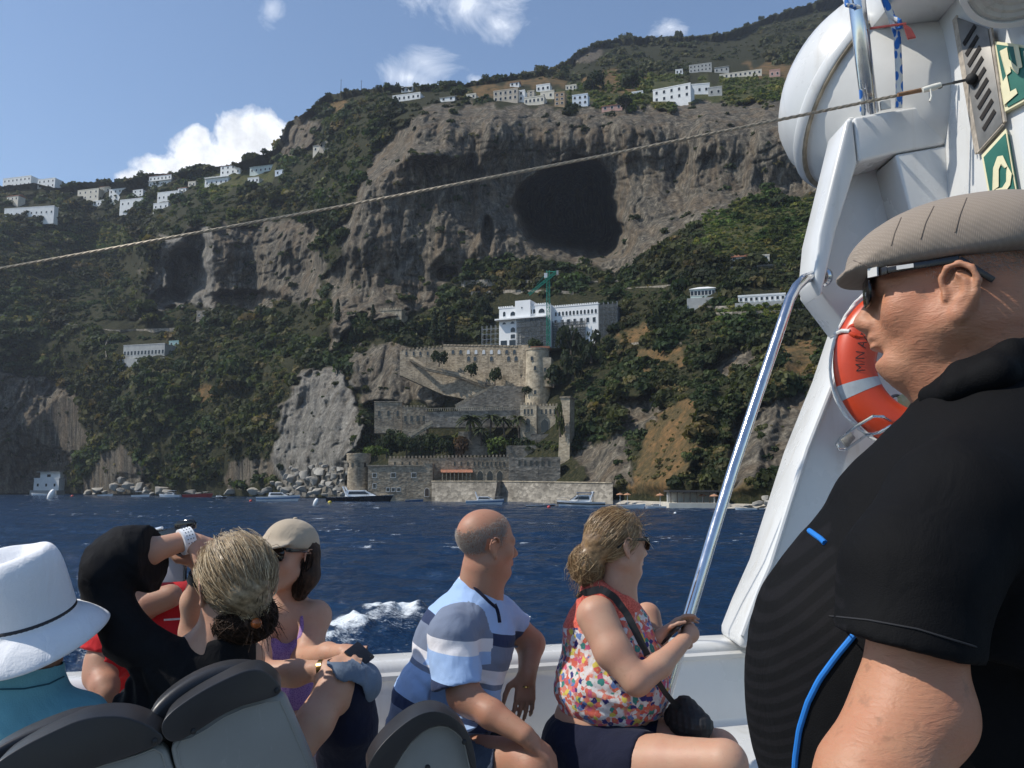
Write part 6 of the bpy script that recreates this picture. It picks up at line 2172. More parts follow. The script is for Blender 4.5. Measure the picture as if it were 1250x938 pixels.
seat([(470, 950), (494, 909), (519, 886), (543, 880), (564, 892), (574, 910), (590, 1010), (460, 1010)],
     [(444, 950), (456, 920), (484, 890), (514, 870), (540, 868), (564, 883), (577, 905), (583, 944), (577, 944), (566, 900), (545, 884), (521, 889), (496, 911), (474, 950)],
     [(440, 960), (460, 910), (490, 882), (520, 868), (548, 872), (574, 900), (586, 960)],
     lambda u: 1.80 + (u - 450) * 0.0008, 'single grey seat with black rim in front of the man in stripes', (-0.2, 0.95, 0.05), [(567, 906), (522, 937)])
# ------------------------------------------------------------------ figures: one continuous surface grown from a distance field


class Sdf:
    def __init__(self, lo, hi, h):
        lo, hi = np.minimum(lo, hi), np.maximum(lo, hi)
        self.lo = np.asarray(lo, float)
        self.h = h
        self.n = np.ceil((np.asarray(hi, float) - self.lo) / h).astype(int) + 1
        self.F = np.full(self.n, 1.0, np.float32)

    def blk(self, lo, hi):
        a = np.clip(np.floor((lo - self.lo) / self.h).astype(int), 0, self.n - 1)
        b = np.clip(np.ceil((hi - self.lo) / self.h).astype(int) + 1, 1, self.n)
        b = np.maximum(b, a + 1)
        sl = tuple(slice(x, y) for x, y in zip(a, b))
        ax = [self.lo[i] + self.h * np.arange(a[i], b[i]) for i in range(3)]
        return sl, ax[0][:, None, None], ax[1][None, :, None], ax[2][None, None, :]

    def put(self, sl, d, k, op):
        f = self.F[sl]
        if op == 'u':
            h = np.clip(0.5 + 0.5 * (f - d) / k, 0, 1)
            self.F[sl] = f * (1 - h) + d * h - k * h * (1 - h)
        elif op == 's':
            d = -d
            h = np.clip(0.5 - 0.5 * (f - d) / k, 0, 1)
            self.F[sl] = f * (1 - h) + d * h + k * h * (1 - h)

    def cone(self, a, b, ra, rb, k=0.02, op='u'):
        a, b = np.asarray(a, float), np.asarray(b, float)
        m = max(ra, rb) + k + 0.012
        sl, x, y, z = self.blk(np.minimum(a, b) - m, np.maximum(a, b) + m)
        ba = b - a
        L2 = ba @ ba
        px, py, pz = x - a[0], y - a[1], z - a[2]
        t = np.clip((px * ba[0] + py * ba[1] + pz * ba[2]) / L2, 0, 1)
        d = np.sqrt((px - ba[0] * t) ** 2 + (py - ba[1] * t) ** 2 + (pz - ba[2] * t) ** 2) - (ra + (rb - ra) * t)
        self.put(sl, d.astype(np.float32), k, op)
        return self

    def chain(self, pts, rs, k=0.015):
        for i in range(len(pts) - 1):
            self.cone(pts[i], pts[i + 1], rs[i], rs[i + 1], k)
        return self

    def ell(self, c, r, k=0.02, op='u', M=None):
        c, r = np.asarray(c, float), np.asarray(r, float)
        m = r.max() + k + 0.012
        sl, x, y, z = self.blk(c - m, c + m)
        q = [x - c[0], y - c[1], z - c[2]]
        if M is not None:
            q = [q[0] * M[0, i] + q[1] * M[1, i] + q[2] * M[2, i] for i in range(3)]
        k0 = np.sqrt((q[0] / r[0]) ** 2 + (q[1] / r[1]) ** 2 + (q[2] / r[2]) ** 2)
        k1 = np.sqrt((q[0] / r[0] ** 2) ** 2 + (q[1] / r[1] ** 2) ** 2 + (q[2] / r[2] ** 2) ** 2) + 1e-9
        self.put(sl, (k0 * (k0 - 1) / k1).astype(np.float32), k, op)
        return self

    def cut(self, p, n, lo=None, hi=None, k=0.006):
        """take away the side the normal points to, within an optional box"""
        p, n = np.asarray(p, float), np.asarray(n, float)
        n = n / np.linalg.norm(n)
        e = self.lo + self.h * (self.n - 1)
        sl, x, y, z = self.blk(self.lo if lo is None else np.asarray(lo, float), e if hi is None else np.asarray(hi, float))
        d = -((x - p[0]) * n[0] + (y - p[1]) * n[1] + (z - p[2]) * n[2])
        self.put(sl, d.astype(np.float32), k, 's')
        return self

    def disp(self, fn):
        sel = np.where(np.abs(self.F) < 0.05)
        p = [self.lo[i] + self.h * sel[i] for i in range(3)]
        self.F[sel] += fn(*p).astype(np.float32)
        return self

    def mesh(self, smooth_it=2):
        F, n = self.F, self.n
        s = F < 0
        c = np.zeros(n - 1, np.int8)
        for i in (0, 1):
            for j in (0, 1):
                for k in (0, 1):
                    c += s[i:n[0] - 1 + i, j:n[1] - 1 + j, k:n[2] - 1 + k]
        act = np.argwhere((c > 0) & (c < 8))
        vid = -np.ones(n - 1, np.int64)
        vid[tuple(act.T)] = np.arange(len(act))
        acc = np.zeros((len(act), 3))
        cnt = np.zeros(len(act))
        cor = [(i, j, k) for i in (0, 1) for j in (0, 1) for k in (0, 1)]
        for a in cor:
            for ax in range(3):
                if a[ax]:
                    continue
                b = list(a)
                b[ax] = 1
                fa = F[act[:, 0] + a[0], act[:, 1] + a[1], act[:, 2] + a[2]]
                fb = F[act[:, 0] + b[0], act[:, 1] + b[1], act[:, 2] + b[2]]
                m = (fa < 0) != (fb < 0)
                t = np.where(m, fa / np.where(m, fa - fb, 1), 0)
                q = np.array(a, float)[None] + 0 * acc
                q[:, ax] += t
                acc += q * m[:, None]
                cnt += m
        v = self.lo + self.h * (act + acc / np.maximum(cnt, 1)[:, None])
        faces = []
        for ax in range(3):
            o1, o2 = [(1, 2), (2, 0), (0, 1)][ax]
            sh = [slice(None)] * 3
            sa, sb = list(sh), list(sh)
            sa[ax] = slice(0, n[ax] - 1)
            sb[ax] = slice(1, n[ax])
            e = np.argwhere(s[tuple(sa)] != s[tuple(sb)])
            ok = (e[:, o1] > 0) & (e[:, o2] > 0) & (e[:, o1] < n[o1] - 1) & (e[:, o2] < n[o2] - 1)
            e = e[ok]
            ins = s[tuple(e.T)]

            def cell(d1, d2):
                q = e.copy()
                q[:, o1] += d1
                q[:, o2] += d2
                return vid[tuple(q.T)]
            q = np.stack([cell(-1, -1), cell(0, -1), cell(0, 0), cell(-1, 0)], 1)
            q[~ins] = q[~ins][:, ::-1]
            faces.append(q)
        f = np.concatenate(faces)
        f = f[(f >= 0).all(1)]
        # keep the one connected surface
        lab = np.arange(len(v))
        while True:
            lf = lab[f].min(1)
            new = lab.copy()
            np.minimum.at(new, f.ravel(), np.repeat(lf, 4))
            new = new[new]
            if (new == lab).all():
                break
            lab = new
        big = np.bincount(lab).argmax()
        f = f[lab[f[:, 0]] == big]
        used = np.unique(f)
        mp_ = np.zeros(len(v), int)
        mp_[used] = np.arange(len(used))
        v, f = v[used], mp_[f]
        # a little relaxation evens out the grid
        for _ in range(smooth_it):
            a2 = np.zeros_like(v)
            c2 = np.zeros(len(v))
            for i in range(4):
                j = (i + 1) % 4
                for p_, q_ in ((i, j), (j, i)):
                    for d_ in range(3):
                        a2[:, d_] += np.bincount(f[:, p_], weights=v[f[:, q_], d_], minlength=len(v))
                    c2 += np.bincount(f[:, p_], minlength=len(v))
            v = v * 0.5 + 0.5 * a2 / np.maximum(c2, 1)[:, None]
        return v, f


BVHS = {}


def put(name, S, mat, parent, attrs=None, it=2):
    v, f = S.mesh(it)
    at = {k: fn(v) for k, fn in (attrs or {}).items()}
    o = link(name, v, f, mat, parent, True, world=True, attrs=at)
    return o, v, f


from mathutils.bvhtree import BVHTree


def tree_of(*vf):
    vs, fs, b = [], [], 0
    for v, f in vf:
        vs += [tuple(p) for p in v]
        fs += [[int(i) + b for i in q] for q in f]
        b += len(v)
    return BVHTree.FromPolygons(vs, fs)


def on_surface(bvh, u, v, off=0.004, default=None):
    d = P(u, v, 1.0) - CAM
    d = d / np.linalg.norm(d)
    h = bvh.ray_cast(Vector(CAM), Vector(d), 6.0)
    if h[0] is None:
        return None if default is None else P(u, v, default)
    return np.array(h[0]) - d * off


def nrm(v):
    v = np.asarray(v, float)
    return v / np.linalg.norm(v)


# ---------------- materials for people


def skinmat(name, base, red, spots=0.5, wrinkle=0.25):
    m, t, b = newmat(name)
    co = t.coord()
    n = t.noise(co, 14, 5, 0.6)
    n2 = t.noise(co, 60, 4, 0.6)
    n3 = t.noise(co, 160, 3, 0.6)
    c = t.mix(t.ramp(n, [(0.35, 0.0), (0.68, 0.75)]), base, red)
    c = t.mix(t.ramp(n2, [(0.60, 0.0), (0.72, spots)]), c, tuple(x * 0.62 for x in base))
    t.set(b, 'Base Color', c)
    b.inputs['Roughness'].default_value = 0.52
    b.inputs['Specular IOR Level'].default_value = 0.38
    b.inputs['Subsurface Weight'].default_value = 0.12
    b.inputs['Subsurface Radius'].default_value = (0.012, 0.004, 0.002)
    b.inputs['Subsurface Scale'].default_value = 0.6
    wv = t.noise(t.mapping(co, (1.0, 1.0, 3.4)), 42, 4, 0.6, 1.6)
    t.set(b, 'Normal', t.bump(t.math('ADD', t.math('MULTIPLY', wv, 0.8), t.math('MULTIPLY', n3, 0.25)), wrinkle * 0.7, 0.004))
    return m


SK_OLD = skinmat('weathered_skin', (0.44, 0.215, 0.122), (0.45, 0.170, 0.092), 0.6, 0.55)
SK_TAN = skinmat('tanned_skin', (0.38, 0.205, 0.130), (0.40, 0.170, 0.105), 0.5, 0.25)
SK_FAIR = skinmat('fair_skin', (0.49, 0.29, 0.195), (0.48, 0.235, 0.155), 0.35, 0.2)


def clothmat(name, col, rough=0.85, weave=420, bump=0.15, var=0.08):
    m, t, b = newmat(name)
    co = t.coord()
    n = t.noise(co, 9, 4, 0.6)
    c = col
    if not isinstance(col, bpy.types.NodeSocket):
        t.set(b, 'Base Color', t.ramp(n, [(0.3, [x * (1 - var) for x in col]), (0.7, [x * (1 + var) for x in col])]))
    b.inputs['Roughness'].default_value = rough
    b.inputs['Specular IOR Level'].default_value = 0.2
    b.inputs['Sheen Weight'].default_value = 0.08
    fold = t.noise(t.mapping(co, (1, 1, 0.6)), 16, 3, 0.5, 0.8)
    t.set(b, 'Normal', t.bump(t.math('ADD', t.math('MULTIPLY', fold, 3.0), t.math('MULTIPLY', t.noise(co, weave, 2, 0.5), 0.35)), bump, 0.008))
    return m, t, b


CL_BLACK = clothmat('black_jersey', (0.011, 0.011, 0.0125), 0.8, 500, 0.5)[0]
CL_BLACK.node_tree.nodes['Principled BSDF'].inputs['Sheen Weight'].default_value = 0.0
CL_BLACK.node_tree.nodes['Principled BSDF'].inputs['Specular IOR Level'].default_value = 0.12
CL_TURQ = clothmat('turquoise_cotton', (0.15, 0.37, 0.44), 0.85, 420, 0.35)[0]
CL_RED = clothmat('red_jersey', (0.55, 0.018, 0.022), 0.75, 420, 0.25)[0]
CL_NAVY = clothmat('navy_cotton', (0.010, 0.012, 0.030), 0.9, 380, 0.35, 0.15)[0]
CL_DENIM = clothmat('blue_grey_denim', (0.055, 0.075, 0.115), 0.9, 300, 0.5, 0.25)[0]
CL_CUFF = clothmat('pale_denim_cuff', (0.13, 0.17, 0.23), 0.9, 300, 0.4, 0.2)[0]
CL_TAN = clothmat('beige_cap_cotton', (0.42, 0.345, 0.255), 0.9, 380, 0.3)[0]
HAT_W = clothmat('white_straw_felt', (0.78, 0.78, 0.79), 0.8, 260, 0.3, 0.03)[0]
HAT_B = simple('dark_hat_band', (0.025, 0.022, 0.024), 0.6, 0.2, 40)
LENS = simple('black_lens', (0.006, 0.005, 0.006), 0.06, 0.2, 10)
FRAME = simple('black_frame', (0.012, 0.010, 0.010), 0.25, 0.2, 10)
M_GOLD = simple('gold_metal', (0.55, 0.38, 0.14), 0.25, 0.1, 20, metal=1.0)
M_STRAP = simple('black_strap', (0.012, 0.012, 0.013), 0.6, 0.2, 60)
M_GLASSD = simple('phone_screen', (0.012, 0.012, 0.015), 0.08, 0.1, 10)


def hairmat(name, c0, c1, c2, sc=140):
    m, t, b = newmat(name)
    n = t.noise(t.coord(), sc, 3, 0.6)
    at = t.attr('shade')
    c = t.ramp(t.math('ADD', t.math('MULTIPLY', n, 0.5), t.math('MULTIPLY', at, 0.5)), [(0.2, c0), (0.5, c1), (0.8, c2)])
    t.set(b, 'Base Color', c)
    b.inputs['Roughness'].default_value = 0.42
    b.inputs['Specular IOR Level'].default_value = 0.45
    return m


HR_BLOND = hairmat('ash_blond_hair', (0.12, 0.08, 0.042), (0.38, 0.275, 0.155), (0.72, 0.59, 0.39))
HR_HONEY = hairmat('honey_blond_hair', (0.10, 0.055, 0.024), (0.32, 0.20, 0.095), (0.62, 0.46, 0.26))
HR_BROWN = hairmat('dark_brown_hair', (0.014, 0.008, 0.005), (0.036, 0.020, 0.012), (0.080, 0.042, 0.025))
HR_BROWN.node_tree.nodes['Principled BSDF'].inputs['Roughness'].default_value = 0.62
HR_BROWN.node_tree.nodes['Principled BSDF'].inputs['Specular IOR Level'].default_value = 0.25
HR_GREY = hairmat('short_grey_hair', (0.34, 0.285, 0.24), (0.46, 0.40, 0.35), (0.58, 0.52, 0.47), 500)


def strands(curves, r, name, mat, parent, n=3):
    """thin hair strands as slim three-sided tubes in one mesh"""
    vs, fs, sh = [], [], []
    rg = np.random.default_rng(len(curves))
    for c in curves:
        c = np.asarray(c, float)
        m_ = len(c)
        b = len(vs)
        s0 = rg.uniform(0, 1)
        for i in range(m_):
            d = c[min(i + 1, m_ - 1)] - c[max(i - 1, 0)]
            s_, u2, _ = frame_of(d)
            rr_ = r * (1.0 if i < m_ - 2 else 0.45)
            for k in range(n):
                a = 2 * math.pi * k / n
                vs.append(c[i] + rr_ * (s_ * math.cos(a) + u2 * math.sin(a)))
                sh.append(s0)
        for i in range(m_ - 1):
            for k in range(n):
                k2 = (k + 1) % n
                fs.append([b + i * n + k, b + i * n + k2, b + (i + 1) * n + k2, b + (i + 1) * n + k])
    return link(name, vs, np.array(fs), mat, parent, True, world=True, attrs={'shade': np.array(sh)})


class Head:
    def __init__(self, c, f, u=(0, 0, 1), k=1.0):
        self.c = np.asarray(c, float)
        self.f = nrm(f)
        u = np.asarray(u, float)
        self.s = nrm(np.cross(u, self.f))     # the figure's left
        self.u = np.cross(self.f, self.s)
        self.k = k
        self.M = np.stack([self.f, self.s, self.u], 1)

    def __call__(self, a, b, c):
        return self.c + self.k * (self.f * a + self.s * b + self.u * c)

    def grow(self, S, heavy=0.0, male=True, earz=0.0):
        k = self.k
        H = self

        def e(a, b, c, r, kk=0.02, op='u'):
            S.ell(H(a, b, c), np.array(r) * k, kk * k, op, H.M)
        e(-0.010, 0, 0.032, (0.098, 0.077, 0.083))
        e(0.036, 0, -0.028, (0.052, 0.060 + heavy * 0.006, 0.078))
        for sg in (-1, 1):
            S.cone(H(0.002, sg * 0.050, -0.055), H(0.056, sg * 0.018, -0.098), (0.024 + heavy * 0.006) * k, 0.019 * k, 0.03 * k)
            e(0.056, sg * 0.041, -0.030, (0.028, 0.024, 0.028))
            e(0.096, sg * 0.032, 0.000, (0.016, 0.019, 0.012), 0.014, 's')
            e(0.076, sg * 0.032, -0.001, (0.0135, 0.0145, 0.0125), 0.004)
            e(0.097, sg * 0.013, -0.044, (0.011, 0.008, 0.008), 0.006)
            # ear
            ez = earz
            Me = self.M @ np.array(Matrix.Rotation(R(-20 * sg), 3, 'Z'))
            S.ell(H(-0.012, sg * 0.081, -0.008 + ez), np.array((0.0165, 0.0065, 0.028)) * k, 0.006 * k, 'u', Me)
            S.ell(H(-0.006, sg * 0.0875, -0.008 + ez), np.array((0.0105, 0.0055, 0.018)) * k, 0.002 * k, 's', Me)
            hx_ = [(0.008, 0.079, -0.004), (0.010, 0.081, 0.010), (0.003, 0.086, 0.022), (-0.011, 0.091, 0.026), (-0.025, 0.0945, 0.018), (-0.031, 0.0945, 0.002), (-0.027, 0.090, -0.014), (-0.018, 0.085, -0.027)]
            S.chain([H(a_, sg * b_, c_ + ez) for a_, b_, c_ in hx_], [0.0042 * k] * 8, 0.003 * k)
            S.chain([H(-0.008, sg * 0.0885, 0.013 + ez), H(-0.019, sg * 0.090, 0.002 + ez), H(-0.017, sg * 0.088, -0.014 + ez), H(-0.008, sg * 0.085, -0.020 + ez)], [0.0032 * k] * 4, 0.003 * k)
            S.ell(H(0.006, sg * 0.080, -0.012 + ez), np.array((0.004, 0.0055, 0.008)) * k, 0.003 * k, 'u', Me)
            S.ell(H(-0.006, sg * 0.0825, -0.036 + ez), np.array((0.010, 0.006, 0.011)) * k, 0.005 * k, 'u', Me)
            if heavy:
                S.cone(H(0.093, sg * 0.021, -0.044), H(0.078, sg * 0.037, -0.078), 0.0026 * k, 0.0022 * k, 0.008 * k, 's')
                S.cone(H(0.066, sg * 0.044, -0.010), H(0.050, sg * 0.056, -0.024), 0.002 * k, 0.002 * k, 0.006 * k, 's')
        e(0.070 + heavy * 0.004, 0, -0.099, (0.023, 0.024 + (0.004 if male else 0), 0.018), 0.02)
        e(0.079, 0, 0.014, (0.014, 0.050, 0.011 if male else 0.006), 0.02)
        S.cone(H(0.086, 0, 0.000), H(0.110, 0, -0.037), 0.0085 * k, 0.0125 * k, 0.012 * k)
        e(0.074, 0, -0.066, (0.020, 0.027, 0.017), 0.015)
        e(0.0955, 0, -0.0615, (0.0075, 0.021, 0.0055), 0.003)
        e(0.0945, 0, -0.0740, (0.0085, 0.019, 0.0062), 0.003)
        e(0.103, 0, -0.0676, (0.014, 0.026, 0.0019), 0.002, 's')
        e(0.092, 0, -0.0865, (0.012, 0.022, 0.005), 0.008, 's')
        if heavy:
            S.cone(H(0.048, 0, -0.104), H(-0.012, 0, -0.124), 0.022 * k, 0.036 * k * (0.7 + 0.3 * heavy), 0.03 * k)
        return self


def hand(S, wrist, d, nrm_, side, curl=0.5, k=1.0, spread=0.12, thumb=0.6):
    """palm and five fingers; d: along the hand, nrm_: back of the hand, side: +1 thumb to the left of d seen from the back"""
    d = nrm(d)
    nb = np.asarray(nrm_, float)
    nb = nrm(nb - d * (nb @ d))
    s = np.cross(nb, d) * side          # towards the thumb
    W = np.asarray(wrist, float)
    S.cone(W, W + d * 0.030 * k, 0.024 * k, 0.026 * k, 0.012)
    for o_ in (-0.026, -0.009, 0.009, 0.026):
        S.cone(W + d * 0.022 * k + s * o_ * 0.7 * k, W + d * 0.088 * k + s * o_ * k, 0.0135 * k, 0.0115 * k, 0.010)
    Ls = {0.028: 0.074, 0.0095: 0.084, -0.0095: 0.078, -0.028: 0.060}
    for i, (o_, L) in enumerate(Ls.items()):
        p = W + d * 0.090 * k + s * o_ * k
        dd = nrm(d + s * (o_ / 0.028) * spread)
        a = 0.0
        r = 0.0088 * k
        c_ = curl * (0.9 + 0.1 * i)
        for seg, fr in enumerate((0.44, 0.31, 0.25)):
            a += c_ * (0.55, 0.75, 0.55)[seg]
            q = p + (dd * math.cos(a) - nb * math.sin(a)) * L * fr * k
            S.cone(p, q, r, r * 0.92, 0.004)
            p, r = q, r * 0.9
    p = W + d * 0.028 * k + s * 0.022 * k
    q = p + nrm(d * 0.65 + s * 0.75 - nb * 0.35) * 0.042 * k
    S.cone(p, q, 0.0135 * k, 0.0105 * k, 0.008)
    q2 = q + nrm(d * (0.9 - 0.2 * thumb) + s * (0.35 - thumb * 0.4) - nb * thumb * 0.6) * 0.032 * k
    S.cone(q, q2, 0.0100 * k, 0.0092 * k, 0.004)
    q3 = q2 + nrm(d * 0.9 + s * (0.1 - thumb * 0.4) - nb * thumb) * 0.024 * k
    S.cone(q2, q3, 0.0090 * k, 0.0076 * k, 0.004)


def ribbon(pts, w, th, name, mat, parent, up=None):
    mb = MB()
    for a, c in zip(pts[:-1], pts[1:]):
        mid = (np.asarray(a) + np.asarray(c)) / 2
        vd = nrm(mid - CAM)
        mb.bar(a, np.asarray(c) + (np.asarray(c) - np.asarray(a)) * 0.06, w, th, up=vd)
    return mb.build(name, mat, parent, world=True, smooth=True)


def glasses(H, parent, lens_w=0.058, lens_h=0.042, wrap=0.2, z=0.004, white=False, temple=True):
    fr = None
    mb = MB()
    for sg in (-1, 1):
        c = H(0.098, sg * 0.034, z - 0.004)
        fwd = nrm(H.f + H.s * sg * wrap)
        sd = nrm(np.cross(H.u, fwd))
        pl = []
        for kx in range(24):
            a = 2 * math.pi * kx / 24
            ca, sa = math.cos(a), math.sin(a)
            x = lens_w / 2 * abs(ca) ** 0.6 * (1 if ca > 0 else -1) * H.k
            y = lens_h / 2 * abs(sa) ** 0.7 * (1 if sa > 0 else -1) * H.k
            pl.append(c + sd * x + H.u * y)
        mb.prism(pl, fwd * 0.004)
    lens = mb.build('lens', LENS, parent, world=True, bevel=0.0012)
    mb = MB()
    mb.bar(H(0.100, -0.012, z + 0.006), H(0.100, 0.012, z + 0.006), 0.007 * H.k, 0.006 * H.k)
    for sg in (-1, 1):
        mb.bar(H(0.099, sg * 0.008, z + 0.016), H(0.088, sg * 0.064, z + 0.016), 0.005 * H.k, 0.008 * H.k)
        mb.bar(H(0.088, sg * 0.064, z + 0.014), H(0.070, sg * 0.078, z + 0.013), 0.005, 0.011)
        mb.bar(H(0.071, sg * 0.078, z + 0.013), H(-0.012, sg * 0.0845, z + 0.016), 0.004, 0.009)
        mb.bar(H(-0.012, sg * 0.0845, z + 0.016), H(-0.048, sg * 0.078, z - 0.014), 0.004, 0.008)
    f = mb.build('sunglasses', FRAME, parent, world=True, bevel=0.0012)
    lens.parent = f
    return f


def wr(sc, amp, seed=0.0, az=1.0):
    """cloth wrinkles"""
    return lambda x, y, z: amp * (fbm(x / sc + seed, y / sc, z / (sc * az) + seed, 3) + 0.5 * ridged(x / sc * 0.8 + seed, y / sc * 0.8, z / sc * 1.3, 2))


# ================================================================== the man in black, closest to the camera
Y0 = 1.12
U = lambda u, v, dy=0.0: P(u, v, Y0 + dy)
man = thing('person', 'older man in black polo shirt and grey flat cap standing close at the right', 'person', np.array([U(1150, 900)[0], 1.08, ZD]))
th = R(27)
H = Head(U(1159, 352), (-math.cos(th), math.sin(th), 0.0), (0, 0, 1), 1.0)
S = Sdf((0.22, 0.70, 3.36), (0.80, 1.42, 4.42), 0.0033)
H.grow(S, heavy=1.0, earz=-0.014)
S.ell(H(0.088, 0, -0.050), (0.012, 0.028, 0.020), 0.015)
S.cone(H(-0.040, 0, -0.050), U(1232, 540, 0.02), 0.066, 0.086, 0.04)
S.cone(H(0.018, 0, -0.116), U(1190, 545, 0.01), 0.034, 0.060, 0.04)
S.cone(H(0.050, 0, -0.108), H(-0.010, 0, -0.140), 0.018, 0.034, 0.03)
S.ell(U(1200, 680, 0.03), (0.11, 0.16, 0.18), 0.04)
S.cone(P(1235, 565, 1.02), P(1165, 615, 0.92), 0.055, 0.048, 0.03)
S.chain([P(1160, 620, 0.93), P(1124, 740, 0.875), P(1112, 872, 0.860)], [0.052, 0.045, 0.050], 0.012)
S.ell(P(1146, 876, 0.850), (0.034, 0.032, 0.034), 0.025)
S.chain([P(1108, 872, 0.858), P(1066, 960, 0.83), P(1030, 1030, 0.80)], [0.052, 0.052, 0.040], 0.015)
# creased skin around the inner elbow, loose neck
S.disp(lambda x, y, z: np.where((y < 0.93) & (z < 3.78), 0.0017 * ridged((x + z * 0.5) / 0.075, y / 0.09, (z - x * 0.45) / 0.0125, 2) * np.exp(-((z - 3.70) / 0.05) ** 2), 0) + np.where((x < 0.64) & (z < 4.20) & (z > 4.03) & (y > 0.9), 0.0011 * ridged(x / 0.05 + z / 0.03, y / 0.06, z / 0.05 - x / 0.03, 2), 0))
body, bv, bf = put('body', S, SK_OLD, man)
# polo shirt
S = Sdf((0.20, 0.62, 3.30), (0.90, 1.50, 4.30), 0.0052)
S.ell(P(1202, 690, 1.08), (0.145, 0.20, 0.225), 0.05)
S.cone(P(1124, 655, 1.10), P(1086, 770, 1.12), 0.118, 0.150, 0.05)
S.ell(P(1105, 868, 1.12), (0.196, 0.18, 0.225), 0.07)
S.ell(P(1265, 720, 1.10), (0.14, 0.19, 0.30), 0.08)
S.ell(P(1220, 860, 1.10), (0.20, 0.19, 0.25), 0.08)
S.cone(P(1244, 556, 1.02), P(1176, 622, 0.930), 0.080, 0.073, 0.03)
S.cone(P(1190, 590, 1.06), P(1148, 690, 1.05), 0.080, 0.098, 0.05)
S.cone(P(1236, 556, 1.14), P(1190, 604, 1.30), 0.080, 0.082, 0.04)
S.cone(U(1212, 494, 0.01), U(1218, 548, 0.02), 0.084, 0.110, 0.04)
S.chain([P(1170, 622, 0.935), P(1118, 706, 0.888), P(1103, 830, 0.86)], [0.078, 0.074, 0.071], 0.015)
S.cut(P(1100, 790, 0.86), P(1096, 790, 0.86) - P(1114, 690, 0.86), (0.2, 0.6, 3.3), (0.66, 0.950, 3.86), 0.004)
S.disp(wr(0.10, 0.0032, 3.0))
# fabric pulled in lines across the belly
S.disp(lambda x, y, z: np.where(x < 0.46, 0.0010 * fbm(x / 0.12, y / 0.2, (z + 0.55 * x) / 0.06, 2), 0) * sstep(3.9, 3.75, z))


m, t, b = clothmat('black_striped_jersey', (0.008, 0.008, 0.009), 0.78, 600, 0.25)
co = t.coord()
wv = t.node('ShaderNodeTexWave', {'Vector': t.mapping(co, (0.25, 0.15, 1.0), (0, R(-14), 0)), 'Scale': 75.0, 'Distortion': 0.5, 'Detail': 1.0})
fa = t.attr('front')
t.set(b, 'Base Color', t.mix(t.math('MULTIPLY', fa, t.ramp(wv.outputs['Fac'], [(0.45, 0.0), (0.75, 1.0)])), (0.0042, 0.0042, 0.0048), (0.0078, 0.0074, 0.0085)))
b.inputs['Sheen Weight'].default_value = 0.0
b.inputs['Specular IOR Level'].default_value = 0.12
sx = lambda v: P(1, 1, 1)[0] * 0 + 1


def front_panel(v):
    d = v - CAM
    u = 625 + d[:, 0] / (d[:, 1] * cp + d[:, 2] * sp_) * FPX
    w_ = PH / 2 - (d[:, 2] * cp - d[:, 1] * sp_) / (d[:, 1] * cp + d[:, 2] * sp_) * FPX
    lim = np.interp(w_, [600, 780, 858, 938], [1008, 1036, 985, 970])
    return ((u < lim) & (v[:, 1] > 0.85)).astype(float)


shirt, shv, shf = put('polo_shirt', S, m, man, {'front': front_panel})
S = Sdf(U(1100, 560) - (0.02, 0.22, 0), U(1330, 400) + (0.02, 0.26, 0.02), 0.0045)
S.chain([U(1134, 482, -0.030), U(1172, 456, -0.088), U(1236, 432, -0.105), U(1290, 422, -0.06), U(1300, 420, 0.02), U(1280, 424, 0.09)], [0.010, 0.014, 0.017, 0.018, 0.018, 0.018], 0.01)
S.chain([U(1136, 490, -0.03), U(1168, 474, -0.098), U(1216, 456, -0.120), U(1280, 448, -0.08)], [0.009, 0.016, 0.021, 0.02], 0.012)
S.chain([U(1134, 484, -0.030), U(1132, 486, 0.01), U(1148, 476, 0.06), U(1200, 445, 0.10), U(1250, 424, 0.11), U(1290, 416, 0.07)], [0.011, 0.010, 0.014, 0.018, 0.018, 0.018], 0.01)
collar = put('collar', S, m, shirt, {'front': lambda v: np.zeros(len(v))})[0]
bt = tree_of((shv, shf))
BLUEP = simple('blue_piping', (0.010, 0.17, 0.55), 0.6, 0.1, 40)
pp = []
for k in np.linspace(0, 1, 26):
    pv = 776 + (960 - 776) * k
    pu = np.interp(pv, [776, 800, 830, 858, 890, 925, 960], [1042, 1022, 1000, 986, 976, 971, 969])
    q = on_surface(bt, pu, pv, 0.002)
    if q is not None:
        pp.append(q)
pp = [q for q in pp if abs(q[1] - np.median([p_[1] for p_ in pp])) < 0.14]
MB().tube(pp, 0.0036, 8).build('piping', BLUEP, shirt, world=True, smooth=True)
pp = [on_surface(bt, u, v, 0.002) for u, v in ((988, 648), (995, 653), (1002, 658), (1007, 663))]
pp = [p_ for p_ in pp if p_ is not None]
if len(pp) > 1:
    MB().tube(pp, 0.0036, 8).build('chest_piping', BLUEP, shirt, world=True, smooth=True)
# stitched seam around the shoulder
pp = [on_surface(bt, u, v, 0.0008) for u, v in zip(np.linspace(1170, 1262, 22), np.interp(np.linspace(1170, 1262, 22), [1170, 1200, 1230, 1262], [462, 452, 452, 462]))]
pp = [p_ for p_ in pp if p_ is not None]
if len(pp) > 3:
    MB().tube(pp, 0.0012, 6).build('shoulder_seam', simple('grey_seam', (0.07, 0.07, 0.075), 0.8), shirt, world=True, smooth=True)
pp = [on_surface(bt, u, v, 0.0008) for u, v in zip(np.linspace(1012, 1192, 40), np.interp(np.linspace(1012, 1192, 40), [1012, 1060, 1120, 1192], [752, 757, 768, 790]))]
pp = [p_ for p_ in pp if p_ is not None]
if len(pp) > 3:
    MB().tube(pp, 0.0009, 6).build('hem_seam', simple('dark_seam', (0.018, 0.018, 0.02), 0.8), shirt, world=True, smooth=True)
